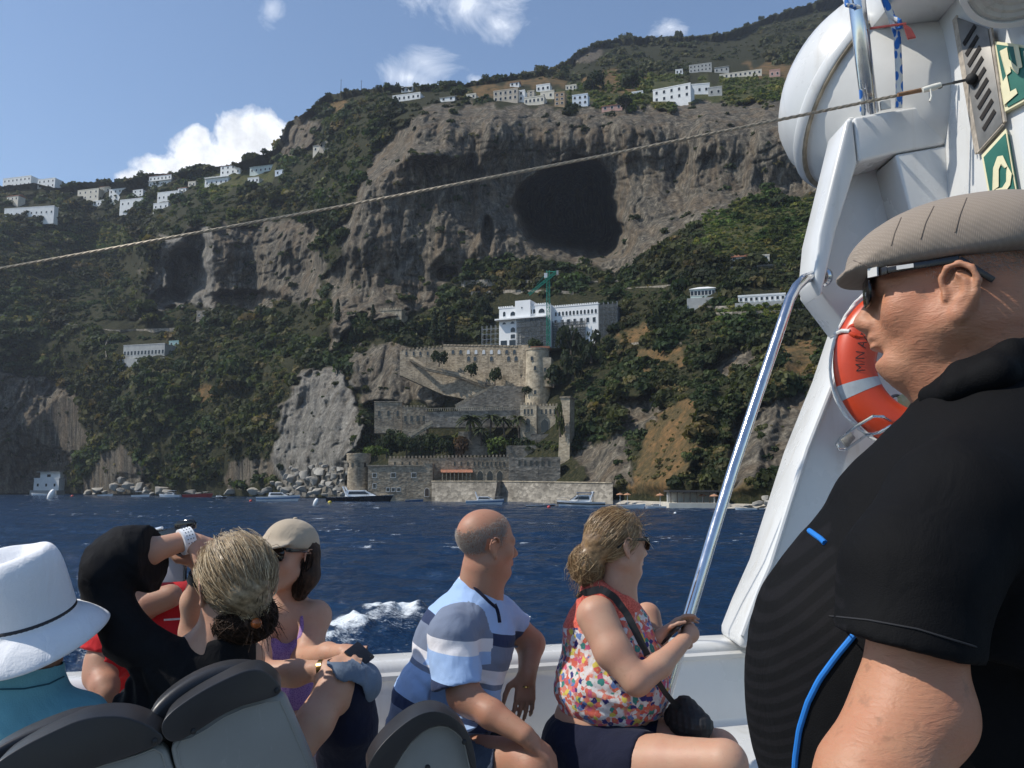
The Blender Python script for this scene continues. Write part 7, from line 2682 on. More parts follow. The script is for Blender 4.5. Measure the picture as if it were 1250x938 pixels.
# trousers, under the frame
S = Sdf((0.28, 0.80, 2.66), (0.92, 1.40, 3.52), 0.012)
for sy in (-0.10, 0.10):
    S.chain([(0.60, 1.09 + sy, 3.42), (0.58, 1.09 + sy * 1.1, 3.10), (0.60, 1.09 + sy * 1.1, 2.76)], [0.13, 0.088, 0.065], 0.03)
    S.cone((0.62, 1.09 + sy * 1.1, 2.71), (0.44, 1.09 + sy * 1.2, 2.70), 0.045, 0.035, 0.02)
put('trousers', S, CL_NAVY, man)
# flat cap
S = Sdf(U(1000, 400) - (0.02, 0.16, 0.0), U(1330, 200) + (0.02, 0.18, 0.02), 0.0034)
S.ell(H(-0.036, 0, 0.054), (0.116, 0.092, 0.066), 0.03, 'u', H.M)
S.ell(H(-0.070, 0, 0.044), (0.085, 0.086, 0.060), 0.03, 'u', H.M)
S.ell(H(0.040, 0, 0.042), (0.088, 0.090, 0.046), 0.05, 'u', H.M)
S.cut(H(0, 0, 0.023), -H.u - 0.06 * H.f, None, None, 0.010)
S.ell(H(0.092, 0, 0.031), (0.052, 0.074, 0.0095), 0.016, 'u', H.M @ np.array(Matrix.Rotation(R(12), 3, 'Y')))
S.disp(lambda x, y, z: 0.0018 * fbm(x / 0.05, y / 0.05, z / 0.05, 3))
m, t, b = clothmat('taupe_knit', (0.275, 0.225, 0.178), 0.92, 300, 0.1)
co = t.coord()
k1 = t.node('ShaderNodeTexWave', {'Vector': t.mapping(co, (1, 1, 0.25), (0, R(12), 0)), 'Scale': 170.0, 'Distortion': 1.0, 'Detail': 1.0}).outputs['Fac']
k2 = t.node('ShaderNodeTexWave', {'Vector': t.mapping(co, (0.2, 0.3, 1), (0, R(12), 0)), 'Scale': 185.0, 'Distortion': 1.0, 'Detail': 1.0}).outputs['Fac']
kk = t.math('MULTIPLY', k1, k2)
t.set(b, 'Normal', t.bump(kk, 0.30, 0.0018))
t.set(b, 'Base Color', t.mix(kk, (0.255, 0.208, 0.165), (0.300, 0.248, 0.200)))
cap, cv, cf = put('flat_cap', S, m, man)
ct = tree_of((cv, cf))
mb = MB()
for ln in ([(1100, 266), (1092, 285), (1088, 300)], [(1140, 252), (1130, 272), (1124, 292)], [(1180, 242), (1172, 262), (1166, 284)], [(1042, 318), (1070, 330), (1110, 324), (1150, 322)], [(1162, 325), (1200, 331), (1240, 342)]):
    q = [on_surface(ct, u, v, 0.0002) for u, v in zip(np.interp(np.linspace(0, 1, 12), np.linspace(0, 1, len(ln)), [a[0] for a in ln]), np.interp(np.linspace(0, 1, 12), np.linspace(0, 1, len(ln)), [a[1] for a in ln]))]
    q = [p_ for p_ in q if p_ is not None]
    if len(q) > 2:
        mb.tube(q, 0.0009, 6)
mb.build('cap_seam', simple('cap_seam_thread', (0.16, 0.125, 0.10), 0.9), cap, world=True, smooth=True)
GREY_LATER = H
gl = glasses(H, man, 0.054, 0.042, 0.22, 0.002)
for sg in (-1, 1):
    for a_, c_, w_, h_ in ((H(0.095, sg * 0.0665, 0.016), H(0.083, sg * 0.075, 0.0155), 0.003, 0.012), (H(0.060, sg * 0.0832, 0.0155), H(0.040, sg * 0.0850, 0.016), 0.0012, 0.0052)):
        MB().bar(a_, c_, w_, h_).build('temple_inlay', simple('silver_inlay', (0.6, 0.58, 0.54), 0.3, 0.05, 10), gl, world=True)

# ================================================================== the man in the striped shirt
man2 = thing('person', 'balding grey haired man in blue striped t-shirt sitting on the bench, looking ashore', 'person', np.array([P(540, 900, 2.75)[0], 2.75, ZD]))
th = R(27)
H = Head(P(594, 663, 2.75), (math.cos(th), math.sin(th), -0.02), (0.06, 0, 1), 0.93)
S = Sdf(P(440, 990, 2.35) * np.array([1, 0, 1]) + np.array([0.0, 2.35, 0]), P(690, 610, 2.95) * np.array([1, 0, 1]) + np.array([0, 3.12, 0]), 0.0052)
H.grow(S, heavy=0.5)
S.cone(P(590, 692, 2.76), P(584, 745, 2.80), 0.068, 0.08, 0.03)
S.ell(P(560, 790, 2.78), (0.13, 0.11, 0.15), 0.05)
S.ell(P(535, 890, 2.75), (0.14, 0.12, 0.10), 0.05)
# near arm
S.chain([P(556, 772, 2.64), P(566, 848, 2.56), P(575, 858, 2.55)], [0.056, 0.047, 0.042], 0.02)
S.chain([P(575, 856, 2.55), P(600, 872, 2.51), P(640, 897, 2.46)], [0.043, 0.040, 0.028], 0.015)
hand(S, P(640, 898, 2.46), (0.55, 0.1, -0.45), (0.45, -0.3, 0.85), 1, 0.7, 0.95)
# far arm hanging from the gunwale
S.cone(P(585, 765, 2.80), P(622, 760, 2.92), 0.07, 0.050, 0.03)
S.chain([P(622, 760, 2.92), P(648, 786, 2.94), P(644, 822, 2.86)], [0.050, 0.045, 0.030], 0.02)
hand(S, P(643, 818, 2.86), (-0.08, -0.10, -1), (0.35, -1.0, 0.05), -1, 0.32, 1.0, 0.08, 0.2)
# legs
S.chain([P(545, 930, 2.72), P(640, 930, 2.52), P(652, 938, 2.49)], [0.085, 0.062, 0.058], 0.02)
S.chain([P(652, 940, 2.49), np.array([P(652, 940, 2.49)[0] + 0.01, 2.49, 2.78])], [0.056, 0.042], 0.02)
S.lo = S.lo
body, bv, bf = put('body', S, SK_TAN, man2)
S = Sdf(P(440, 960, 2.3) * np.array([1, 0, 1]) + np.array([0, 2.42, 0]), P(690, 660, 2.95) * np.array([1, 0, 1]) + np.array([0, 3.12, 0]), 0.0058)
S.ell(P(566, 788, 2.77), (0.158, 0.135, 0.165), 0.05)
S.ell(P(545, 855, 2.76), (0.172, 0.15, 0.15), 0.06)
S.ell(P(528, 905, 2.76), (0.170, 0.155, 0.11), 0.06)
S.cone(P(583, 722, 2.785), P(575, 765, 2.78), 0.080, 0.12, 0.04)
S.cone(P(574, 752, 2.72), P(552, 775, 2.63), 0.066, 0.072, 0.04)
S.chain([P(553, 774, 2.635), P(562, 860, 2.55)], [0.076, 0.080], 0.025)
S.cut(P(562, 839, 2.555), nrm(P(566, 860, 2.55) - P(557, 800, 2.58)) + np.array([0.0, 0, -0.1]), P(515, 900, 2.4) * np.array([1, 0, 1]) + np.array([0, 2.35, 0]), P(607, 800, 2.6) * np.array([1, 0, 1]) + np.array([0, 2.66, 0]), 0.004)
S.cone(P(606, 748, 2.84), P(630, 768, 2.93), 0.062, 0.062, 0.03)
S.cut(P(637, 768, 2.93), (0.6, 0.1, -0.65), P(622, 800, 2.7) * np.array([1, 0, 1]) + np.array([0, 2.7, 0]), P(690, 735, 3) * np.array([1, 0, 1]) + np.array([0, 3.12, 0]), 0.004)
S.cut(P(587, 710, 2.74), (0.55, -0.20, 0.82), P(550, 760, 2.7) * np.array([1, 0, 1]) + np.array([0, 2.5, 0]), P(640, 660, 2.8) * np.array([1, 0, 1]) + np.array([0, 3.0, 0]), 0.006)
S.disp(wr(0.075, 0.0075, 7.0))
S.disp(lambda x, y, z: 0.0045 * ridged((x * 0.7 + z) / 0.05, y / 0.12, (z - x) / 0.16, 2) * sstep(3.62, 3.40, z))
ax_ = nrm(P(575, 735, 2.76) - P(522, 915, 2.76))
hip = P(522, 915, 2.76)


def near_sleeve(v):
    return ((v[:, 1] < 2.665 - 0.05 * (v[:, 2] < 3.47)) & (v[:, 0] > P(512, 800, 2.6)[0]) & (v[:, 2] > P(560, 850, 2.55)[2])).astype(float)


m, t, b = clothmat('striped_cotton', (0.3, 0.4, 0.6), 0.88, 420, 0.3)
LB, NV, GB_, WH = (0.33, 0.47, 0.72), (0.028, 0.042, 0.095), (0.175, 0.21, 0.29), (0.70, 0.69, 0.72)
tb = t.ramp(t.attr('axis'), [(0.0, WH), (0.10, GB_), (0.245, NV), (0.305, LB), (0.47, GB_), (0.50, WH), (0.57, GB_), (0.70, NV), (0.765, LB), (0.97, WH), (1.0, LB)], 'CONSTANT')
ts2 = t.ramp(t.attr('sleeve_axis'), [(0.0, NV), (0.10, LB), (0.47, WH), (0.66, GB_)], 'CONSTANT')
t.set(b, 'Base Color', t.mix(t.math('GREATER_THAN', t.attr('sleeve'), 0.5), tb, ts2))
z0s, z1s = P(562, 843, 2.555)[2], P(553, 748, 2.63)[2]
sl2, s2v, s2f = put('striped_shirt', S, m, man2, {'axis': lambda v: ((v - hip) @ ax_ + 0.02) / 0.56, 'sleeve': near_sleeve, 'sleeve_axis': lambda v: np.clip((v[:, 2] + 0.12 * (v[:, 0] - P(562, 843, 2.555)[0]) - z0s) / (z1s - z0s), 0, 1)})
b2 = tree_of((s2v, s2f))
# dark collar trim and placket
pp = [on_surface(b2, u, v, 0.001) for u, v in ((565, 699), (569, 706), (575, 712), (582, 720), (590, 728), (597, 735), (604, 741))]
pp = [p_ for p_ in pp if p_ is not None and p_[1] < 2.83]
if len(pp) > 2:
    MB().tube(pp, 0.0058, 8).build('collar_trim', CL_NAVY, sl2, world=True, smooth=True)
pp = [on_surface(b2, u, v, 0.001) for u, v in ((603, 738), (606, 745), (608, 753), (609, 760))]
pp = [p_ for p_ in pp if p_ is not None]
if len(pp) > 2:
    ribbon(pp, 0.016, 0.004, 'placket', CL_NAVY, sl2)
S = Sdf(P(490, 1010, 2.4) * np.array([1, 0, 1]) + np.array([0, 2.3, 0]), P(690, 870, 2.9) * np.array([1, 0, 1]) + np.array([0, 3.0, 0]), 0.0065)
S.ell(P(535, 930, 2.76), (0.165, 0.145, 0.10), 0.04)
S.chain([P(560, 935, 2.70), P(634, 931, 2.54)], [0.098, 0.084], 0.03)
S.chain([P(560, 925, 2.80), P(632, 912, 2.72)], [0.095, 0.078], 0.03)
S.cut(P(633, 935, 2.54), nrm(P(634, 931, 2.54) - P(560, 935, 2.7)), None, None, 0.004)
S.cut(P(628, 915, 2.70), (1, -0.3, 0), None, None, 0.004)
S.disp(wr(0.06, 0.006, 2.0))
put('denim_shorts', S, CL_DENIM, man2)
# short grey hair around the bald crown, thinning out towards its edge
def stubble(H, n, seed, keep, L, r, parent, name='cropped_hair', sz=(0.0985, 0.0775, 0.0835)):
    rg = np.random.default_rng(seed)
    cs = []
    while len(cs) < n:
        d = nrm(rg.normal(size=3))
        p = d * np.array(sz)
        q = p + np.array([-0.010, 0, 0.032])
        if rg.uniform() > keep(q):
            continue
        o_ = H(*q)
        nn = nrm(H.f * d[0] / sz[0] + H.s * d[1] / sz[1] + H.u * d[2] / sz[2])
        dr = nrm(nn * 0.55 - H.u * 0.6 - H.f * 0.4 + rg.normal(size=3) * 0.35)
        l_ = L * rg.uniform(0.6, 1.3)
        cs.append([o_ - nn * 0.001, o_ + dr * l_ * 0.5, o_ + dr * l_])
    return strands(cs, r, name, HR_GREY, parent)


def fringe(q):
    a, b, c = q
    if abs(b) > 0.060 and -0.034 < a < 0.016 and -0.05 < c < 0.022:
        return 0.0
    k_ = sstep(0.088, 0.050, c - 0.35 * a) * sstep(0.044, 0.010, a - 0.25 * c) * sstep(-0.062, -0.045, c)
    return float(k_)


stubble(H, 10000, 61, fringe, 0.0050, 0.00075, man2)
rg_ = P(640, 838, 2.845)
MB().lathe([(0.0095, -0.002), (0.0112, -0.002), (0.0112, 0.002), (0.0095, 0.002)], P(641.5, 838.5, 2.842), 14, (-0.08, -0.1, -1)).build('finger_ring', M_GOLD, man2, world=True, smooth=True)

stubble(GREY_LATER, 7000, 62, lambda q: float(sstep(-0.030, -0.048, q[0]) * sstep(-0.055, -0.030, q[2]) * (q[2] < 0.05) * 0.9 + (abs(q[1]) > 0.05) * sstep(0.030, 0.015, q[0]) * sstep(-0.006, 0.012, q[2]) * (q[2] < 0.04) * (q[0] > -0.05) * 0.6), 0.0060, 0.00036, man, 'grey_hair')

# ================================================================== the woman in the floral top
w1 = thing('person', 'woman in coral floral top and sunglasses holding the steel handrail', 'person', np.array([P(740, 900, 2.8)[0], 2.8, ZD]))
th = R(24)
H = Head(P(754, 664, 2.76), (math.cos(th), math.sin(th), 0.0), (0.0, 0, 1), 0.90)
S = Sdf(P(650, 990, 2.3) * np.array([1, 0, 1]) + np.array([0, 2.30, 0]), P(920, 610, 2.9) * np.array([1, 0, 1]) + np.array([0.0, 3.08, 0]), 0.0052)
H.grow(S, heavy=0.55, male=False)
S.cone(P(755, 692, 2.77), P(750, 735, 2.79), 0.056, 0.075, 0.03)
S.ell(P(740, 790, 2.79), (0.13, 0.12, 0.15), 0.05)
S.ell(P(738, 880, 2.80), (0.16, 0.14, 0.12), 0.05)
S.chain([P(728, 752, 2.68), P(748, 795, 2.62), P(777, 832, 2.575)], [0.062, 0.054, 0.042], 0.02)
S.chain([P(778, 831, 2.575), P(806, 812, 2.62), P(834, 783, 2.70)], [0.042, 0.036, 0.025], 0.015)
# near hand closed around the rail
S.ell(P(843, 774, 2.735), (0.026, 0.026, 0.028), 0.015)
railp = np.array([P(845, 738, 2.85), P(820, 826, 2.82)])
rd_ = nrm(railp[1] - railp[0])
# far forearm with phone
S.chain([P(790, 752, 2.92), P(800, 800, 2.86), P(806, 778, 2.76)], [0.045, 0.040, 0.026], 0.02)
hand(S, P(806, 778, 2.75), (0.62, 0.05, 0.48), (-0.45, 0.55, 0.7), -1, 0.55, 0.82, 0.10, 0.5)
S.chain([P(725, 935, 2.70), P(810, 935, 2.56), P(884, 932, 2.44)], [0.10, 0.082, 0.062], 0.02)
S.chain([P(735, 915, 2.86), P(820, 912, 2.74), P(876, 916, 2.66)], [0.10, 0.082, 0.060], 0.02)
for p_ in (P(884, 934, 2.44), P(878, 920, 2.66)):
    S.chain([p_, np.array([p_[0] + 0.02, p_[1] + 0.02, 2.80])], [0.060, 0.04], 0.02)
# fingers of the near hand wrap the rail
rc0 = P(840.5, 758, 2.838)
side_ = nrm(np.cross(rd_, (0, 1, 0)))
for i in range(4):
    c_ = P(845, 738, 2.85) + rd_ * (0.085 + 0.0185 * i)
    pts_ = []
    for a in np.linspace(-2.2, 1.7, 7):
        pts_.append(c_ + 0.0285 * (nrm(np.array([1, 0, 0.3])) * math.cos(a) + np.array([0, -1, 0]) * math.sin(-a + 0.9) * 1.0))
    S.chain(pts_, [0.0095, 0.0092, 0.009, 0.009, 0.0088, 0.0085, 0.0078], 0.004)
S.cone(P(842, 774, 2.735), P(845, 738, 2.85) + rd_ * 0.10 + np.array([0.0, -0.030, 0]), 0.026, 0.024, 0.012)
S.cone(P(840, 782, 2.745), P(834, 772, 2.79), 0.012, 0.0095, 0.008)
body, bv, bf = put('body', S, SK_FAIR, w1)
S = Sdf(P(640, 930, 2.6) * np.array([1, 0, 1]) + np.array([0, 2.48, 0]), P(850, 690, 2.9) * np.array([1, 0, 1]) + np.array([0, 3.1, 0]), 0.0056)
S.ell(P(741, 782, 2.79), (0.142, 0.135, 0.145), 0.05)
S.ell(P(748, 838, 2.78), (0.185, 0.165, 0.145), 0.06)
S.ell(P(765, 800, 2.80), (0.115, 0.13, 0.10), 0.06)
S.cone(P(742, 725, 2.78), P(742, 760, 2.79), 0.085, 0.12, 0.04)
S.cone(P(730, 735, 2.73), P(748, 740, 2.85), 0.05, 0.05, 0.04)
S.cut(P(750, 884, 2.7), (0.02, 0, -1), None, None, 0.004)
# arm hole and neck
S.chain([P(735, 752, 2.655), P(756, 796, 2.60)], [0.076, 0.062], 0.004) if False else None
S.cone(P(733, 757, 2.62), P(748, 782, 2.60), 0.078, 0.070, 0.012, 's')
S.cut(P(757, 722, 2.72), (0.45, -0.25, 0.88), P(700, 760, 2.7) * np.array([1, 0, 1]) + np.array([0, 2.5, 0]), P(800, 690, 2.8) * np.array([1, 0, 1]) + np.array([0, 3.0, 0]), 0.006)
S.disp(wr(0.06, 0.0075, 5.0))
S.disp(lambda x, y, z: 0.0045 * ridged((x * 0.3 + z) / 0.035, y / 0.12, x / 0.14, 2) * sstep(3.56, 3.42, z))
m, t, b = clothmat('floral_print', (0.5, 0.2, 0.15), 0.85, 420, 0.3)
co = t.coord()
dn = t.node('ShaderNodeTexNoise', {'Vector': co, 'Scale': 60.0, 'Detail': 2.0})
wob = t.node('ShaderNodeMix', data_type='VECTOR')
t.set(wob, 0, 0.018)
t.set(wob, 4, co)
t.set(wob, 5, dn.outputs['Color'])
vo = t.node('ShaderNodeTexVoronoi', {'Vector': wob.outputs[1], 'Scale': 62.0})
pick = t.node('ShaderNodeSeparateColor', {0: vo.outputs['Color']}).outputs[0]
fl = t.ramp(pick, [(0.0, (0.62, 0.13, 0.09)), (0.20, (0.66, 0.22, 0.16)), (0.34, (0.045, 0.04, 0.17)), (0.46, (0.66, 0.62, 0.60)), (0.60, (0.55, 0.10, 0.18)), (0.70, (0.05, 0.23, 0.20)), (0.78, (0.62, 0.50, 0.10)), (0.85, (0.70, 0.66, 0.64)), (0.94, (0.12, 0.20, 0.42))], 'CONSTANT')
ctr = t.ramp(vo.outputs['Distance'], [(0.10, 1.0), (0.16, 0.0)])
fl = t.mix(t.math('MULTIPLY', ctr, 0.7), fl, (0.62, 0.42, 0.10))
gap = t.ramp(vo.outputs['Distance'], [(0.58, 0.0), (0.68, 1.0)])
fl = t.mix(gap, fl, t.mix(t.ramp(t.noise(co, 30, 2, 0.5), [(0.45, 0.0), (0.55, 1.0)]), (0.66, 0.60, 0.58), (0.58, 0.20, 0.15)))
yk = t.attr('yoke')
lace = t.noise(co, 220, 2, 0.5)
t.set(b, 'Base Color', t.mix(t.math('GREATER_THAN', yk, 0.5), fl, t.ramp(lace, [(0.4, (0.50, 0.075, 0.05)), (0.6, (0.72, 0.16, 0.11))])))
yc = P(742, 748, 2.76)
top, tv_, tf_ = put('floral_top', S, m, w1, {'yoke': lambda v: sstep(-0.006, 0.006, (v - yc) @ nrm((-0.25, 0.0, 1.0)) + 0.012)})
S = Sdf(P(640, 990, 2.6) * np.array([1, 0, 1]) + np.array([0, 2.38, 0]), P(850, 860, 2.9) * np.array([1, 0, 1]) + np.array([0, 3.12, 0]), 0.0065)
S.ell(P(736, 905, 2.80), (0.195, 0.175, 0.125), 0.04)
S.chain([P(725, 930, 2.72), P(796, 936, 2.585)], [0.118, 0.096], 0.03)
S.chain([P(735, 912, 2.86), P(806, 914, 2.765)], [0.11, 0.094], 0.03)
S.cut(P(794, 930, 2.6), nrm(P(796, 936, 2.585) - P(735, 930, 2.70)), None, None, 0.004)
S.disp(wr(0.06, 0.005, 9.0))
put('navy_shorts', S, CL_NAVY, w1)
# hair: pulled back into a loose bun
hb = P(716, 690, 2.735)


def hair_base(H, parent, mat, bun, bun_r, sz=(0.104, 0.085, 0.093), front=0.030, low=-0.055, name='hair'):
    S = Sdf(np.minimum(H.c - 0.17, bun - 0.12), np.maximum(H.c + 0.17, bun + 0.12), 0.0046)
    S.ell(H(-0.014, 0, 0.032), np.array(sz) * H.k, 0.02, 'u', H.M)
    S.cut(H(front, 0, 0), H.f - 0.55 * H.u, None, None, 0.02)
    S.cut(H(0, 0, low), -H.u + 0.5 * H.f, None, None, 0.02)
    for sg in (-1, 1):
        S.ell(H(-0.002, sg * 0.086, -0.016), np.array((0.024, 0.02, 0.036)) * H.k, 0.008, 's', H.M)
    S.cone(H(-0.085, 0, 0.0), bun, 0.05 * H.k, bun_r[0] * 0.8, 0.04)
    S.ell(bun, bun_r, 0.02)
    bd = nrm(bun - H.c)
    S.disp(lambda x, y, z: 0.0035 * ridged(((x - bun[0]) * bd[2] - (z - bun[2]) * bd[0]) / 0.014, (y - bun[1]) / 0.020, 0.0, 3) + 0.003 * fbm(x / 0.02, y / 0.02, z / 0.02, 2))
    return put(name, S, mat, parent, {'shade': lambda v: 0.22 + 0.25 * vnoise(((v[:, 0] - bun[0]) * bd[2] - (v[:, 2] - bun[2]) * bd[0]) / 0.006, v[:, 1] / 0.008, 0.0)})


def strand_set(H, bun, n, seed, sz=(0.106, 0.087, 0.095), front=0.03, low=-0.05, loose=0.004, bun_r=0.04):
    rg = np.random.default_rng(seed)
    cs = []
    c0 = H(-0.014, 0, 0.032)
    while len(cs) < n:
        d = nrm(rg.normal(size=3))
        p = d * np.array(sz)
        if (p[0] - 0.014) > front + 0.55 * (p[2] + 0.032) + 0.005 or p[2] + 0.032 < low + 0.5 * p[0]:
            continue
        if abs(p[1]) > 0.072 and -0.03 < p[0] < 0.03 and p[2] < 0.0:
            continue
        bl = np.array([(bun - c0) @ H.f, (bun - c0) @ H.s, (bun - c0) @ H.u]) / H.k
        bdn = nrm(bl / np.array(sz))
        pts = []
        amp = loose * rg.uniform(0.2, 1.6)
        ph = rg.uniform(0, 6.28, 3)
        for j in range(11):
            t_ = j / 10
            q = nrm(d * (1 - t_) + bdn * t_) * np.array(sz) * (1.0 + 0.02 * rg.uniform(-0.2, 1) + 0.10 * (t_ > 0.9))
            q = q * (1 - 0.0) + amp * np.sin(ph + t_ * 5)
            w3 = c0 + H.k * (H.f * q[0] + H.s * q[1] + H.u * q[2])
            if t_ > 0.75:
                w3 = w3 * (1 - (t_ - 0.75) * 3.2) + (bun + nrm(rg.normal(size=3)) * bun_r * 0.9) * (t_ - 0.75) * 3.2
            pts.append(w3)
        cs.append(pts)
    return cs


def bun_curls(bun, r, n, seed, tail=None):
    rg = np.random.default_rng(seed)
    cs = []
    for i in range(n):
        ax_2 = nrm(rg.normal(size=3))
        s_, u2, _ = frame_of(ax_2)
        a0 = rg.uniform(0, 6.28)
        L = rg.uniform(2.0, 5.0)
        rr_ = np.array(r) * rg.uniform(0.86, 1.12)
        pts = [bun + (s_ * math.cos(a0 + L * j / 12) + u2 * math.sin(a0 + L * j / 12) + ax_2 * 0.4 * (j / 12 - 0.5)) * rr_ for j in range(13)]
        if tail is not None and rg.uniform() < 0.4:
            e = pts[-1]
            for j in range(1, 6):
                pts.append(e + np.array(tail) * (j / 5) * rg.uniform(0.7, 1.2) + rg.normal(size=3) * 0.004)
        cs.append(pts)
    return cs


hair, hv_, hf_ = hair_base(H, w1, HR_HONEY, hb, (0.052, 0.048, 0.060))
cs = strand_set(H, hb, 900, 11, loose=0.006, bun_r=0.05) + bun_curls(hb, (0.054, 0.050, 0.062), 260, 12, (-0.012, 0, -0.045))
# wind blown wisps around the forehead
rg = np.random.default_rng(5)
for i in range(46):
    s0 = H(0.03 + rg.uniform(-0.05, 0.03), rg.uniform(-0.075, 0.06), 0.095 + rg.uniform(-0.03, 0.02))
    dr = nrm(H.f * rg.uniform(-0.4, 1.0) - H.s * rg.uniform(-0.3, 0.8) + H.u * rg.uniform(-0.6, 0.7))
    cs.append([s0 + dr * (0.10 * rg.uniform(0.4, 1)) * (j / 8) + H.u * (-0.05 * (j / 8) ** 2) + rg.normal(size=3) * 0.0016 for j in range(9)])
strands(cs, 0.0007, 'hair_strands', HR_HONEY, hair)
gl = glasses(H, w1, 0.056, 0.046, 0.25)
# bag strap and bag
bt3 = tree_of((tv_, tf_), (bv, bf))
pp = []
for u, v in zip(*[np.interp(np.linspace(0, 1, 30), np.linspace(0, 1, 8), z_) for z_ in ([690, 699, 713, 734, 750, 766, 779, 790], [752, 736, 724, 719, 729, 751, 777, 800])]):
    q = on_surface(bt3, u, v, 0.006)
    if q is not None:
        pp.append(q)
if len(pp) > 4:
    ribbon(pp, 0.022, 0.004, 'shoulder_strap', M_STRAP, w1)
bag = thing('handbag', 'small black quilted shoulder bag at the hip of the woman in the floral top', 'bag', P(840, 890, 2.62))
S = Sdf(P(790, 940, 2.5) * np.array([1, 0, 1]) + np.array([0, 2.45, 0]), P(890, 830, 2.8) * np.array([1, 0, 1]) + np.array([0, 2.82, 0]), 0.005)
S.chain([P(836, 866, 2.68), P(853, 886, 2.62)], [0.040, 0.042], 0.02)
S.cone(P(824, 876, 2.70), P(842, 896, 2.64), 0.034, 0.036, 0.03)
S.disp(lambda x, y, z: 0.003 * np.sin((x + z) / 0.0045) * np.sin((x - z) / 0.0045))
put('pouch', S, M_STRAP, bag)
pp = [P(803, 832, 2.585), P(812, 846, 2.60), P(822, 858, 2.63), P(832, 868, 2.655)]
ribbon(pp, 0.016, 0.004, 'strap', M_STRAP, bag)
ph = MB().bar(P(812, 782, 2.765), P(833, 762, 2.72), 0.070, 0.010, up=(0.3, -0.4, 0.8))
tag(ph.build('smartphone', M_GLASSD, None, bevel=0.003), 'black smartphone held by the woman in the floral top', 'phone')

# ================================================================== the woman in the purple top
w2 = thing('person', 'woman in purple tank top, beige cap and dark sunglasses beside the blonde woman', 'person', np.array([P(360, 900, 2.6)[0], 2.6, ZD]))
H = Head(P(351, 677, 2.60), (-0.42, -0.88, 0.10), (0.05, -0.05, 1), 0.90)
S = Sdf(P(280, 985, 2.2) * np.array([1, 0, 1]) + np.array([-0.02, 2.10, 0]), P(455, 635, 2.6) * np.array([1, 0, 1]) + np.array([0.03, 2.86, 0]), 0.0050)
H.grow(S, 0.0, False)
S.cone(P(353, 712, 2.62), P(350, 748, 2.64), 0.047, 0.058, 0.025)
S.ell(P(347, 795, 2.64), (0.105, 0.085, 0.13), 0.05)
S.cone(P(350, 752, 2.64), P(384, 752, 2.62), 0.045, 0.045, 0.03)
S.cone(P(348, 752, 2.63), P(312, 765, 2.52), 0.045, 0.044, 0.03)
S.chain([P(386, 753, 2.62), P(378, 785, 2.58), P(371, 806, 2.54)], [0.044, 0.038, 0.036], 0.02)
S.chain([P(371, 806, 2.54), P(400, 799, 2.44), P(420, 797, 2.38)], [0.036, 0.030, 0.022], 0.02)
hand(S, P(420, 797, 2.38), (0.9, -0.25, 0.05), (0.1, -0.3, 0.95), -1, 0.6, 0.82)
S.chain([P(312, 766, 2.52), P(312, 800, 2.42), P(318, 824, 2.36)], [0.044, 0.040, 0.037], 0.02)
S.chain([P(318, 824, 2.36), P(360, 822, 2.32), P(399, 817, 2.30)], [0.038, 0.033, 0.023], 0.02)
hand(S, P(400, 816, 2.30), (0.8, 0.1, 0.28), (-0.3, -0.5, 0.8), 1, 0.75, 0.80)
S.ell(P(350, 900, 2.62), (0.14, 0.13, 0.12), 0.05)
S.cone(P(352, 915, 2.60), P(428, 945, 2.46), 0.09, 0.07, 0.03)
S.chain([P(430, 940, 2.46), P(428, 866, 2.36), P(410, 838, 2.285)], [0.068, 0.054, 0.050], 0.02)
S.chain([P(410, 838, 2.29), P(384, 882, 2.22), P(350, 940, 2.16)], [0.048, 0.046, 0.036], 0.02)
S.disp(lambda x, y, z: 0.0005 * fbm(x / 0.02, y / 0.02, z / 0.02, 2))
body, bv, bf = put('body', S, SK_FAIR, w2)
S = Sdf(P(290, 900, 2.5) * np.array([1, 0, 1]) + np.array([0, 2.48, 0]), P(410, 730, 2.7) * np.array([1, 0, 1]) + np.array([0, 2.82, 0]), 0.0048)
S.ell(P(347, 805, 2.635), (0.112, 0.096, 0.105), 0.04)
S.ell(P(347, 850, 2.63), (0.108, 0.10, 0.10), 0.04)
for u in (333, 362):
    S.ell(P(u, 795, 2.575), (0.045, 0.045, 0.045), 0.03)
S.cut(P(347, 771, 2.6), (0, 0, 1), None, None, 0.004)
S.chain([P(327, 778, 2.55), P(325, 756, 2.575), P(330, 742, 2.62)], [0.013, 0.010, 0.009], 0.01)
S.chain([P(368, 778, 2.56), P(370, 755, 2.585), P(367, 742, 2.63)], [0.013, 0.010, 0.009], 0.01)
S.ell(P(347, 768, 2.53), (0.040, 0.06, 0.055), 0.012, 's')
S.disp(wr(0.05, 0.003, 1.0))
m, t, b = clothmat('purple_print', (0.2, 0.08, 0.3), 0.85, 420, 0.25)
vz = t.node('ShaderNodeTexVoronoi', {'Vector': t.coord(), 'Scale': 170.0, 'Randomness': 1.0}, feature='DISTANCE_TO_EDGE')
t.set(b, 'Base Color', t.ramp(vz.outputs[0], [(0.02, (0.36, 0.23, 0.44)), (0.20, (0.26, 0.14, 0.36)), (0.5, (0.17, 0.08, 0.26))]))
put('tank_top', S, m, w2)
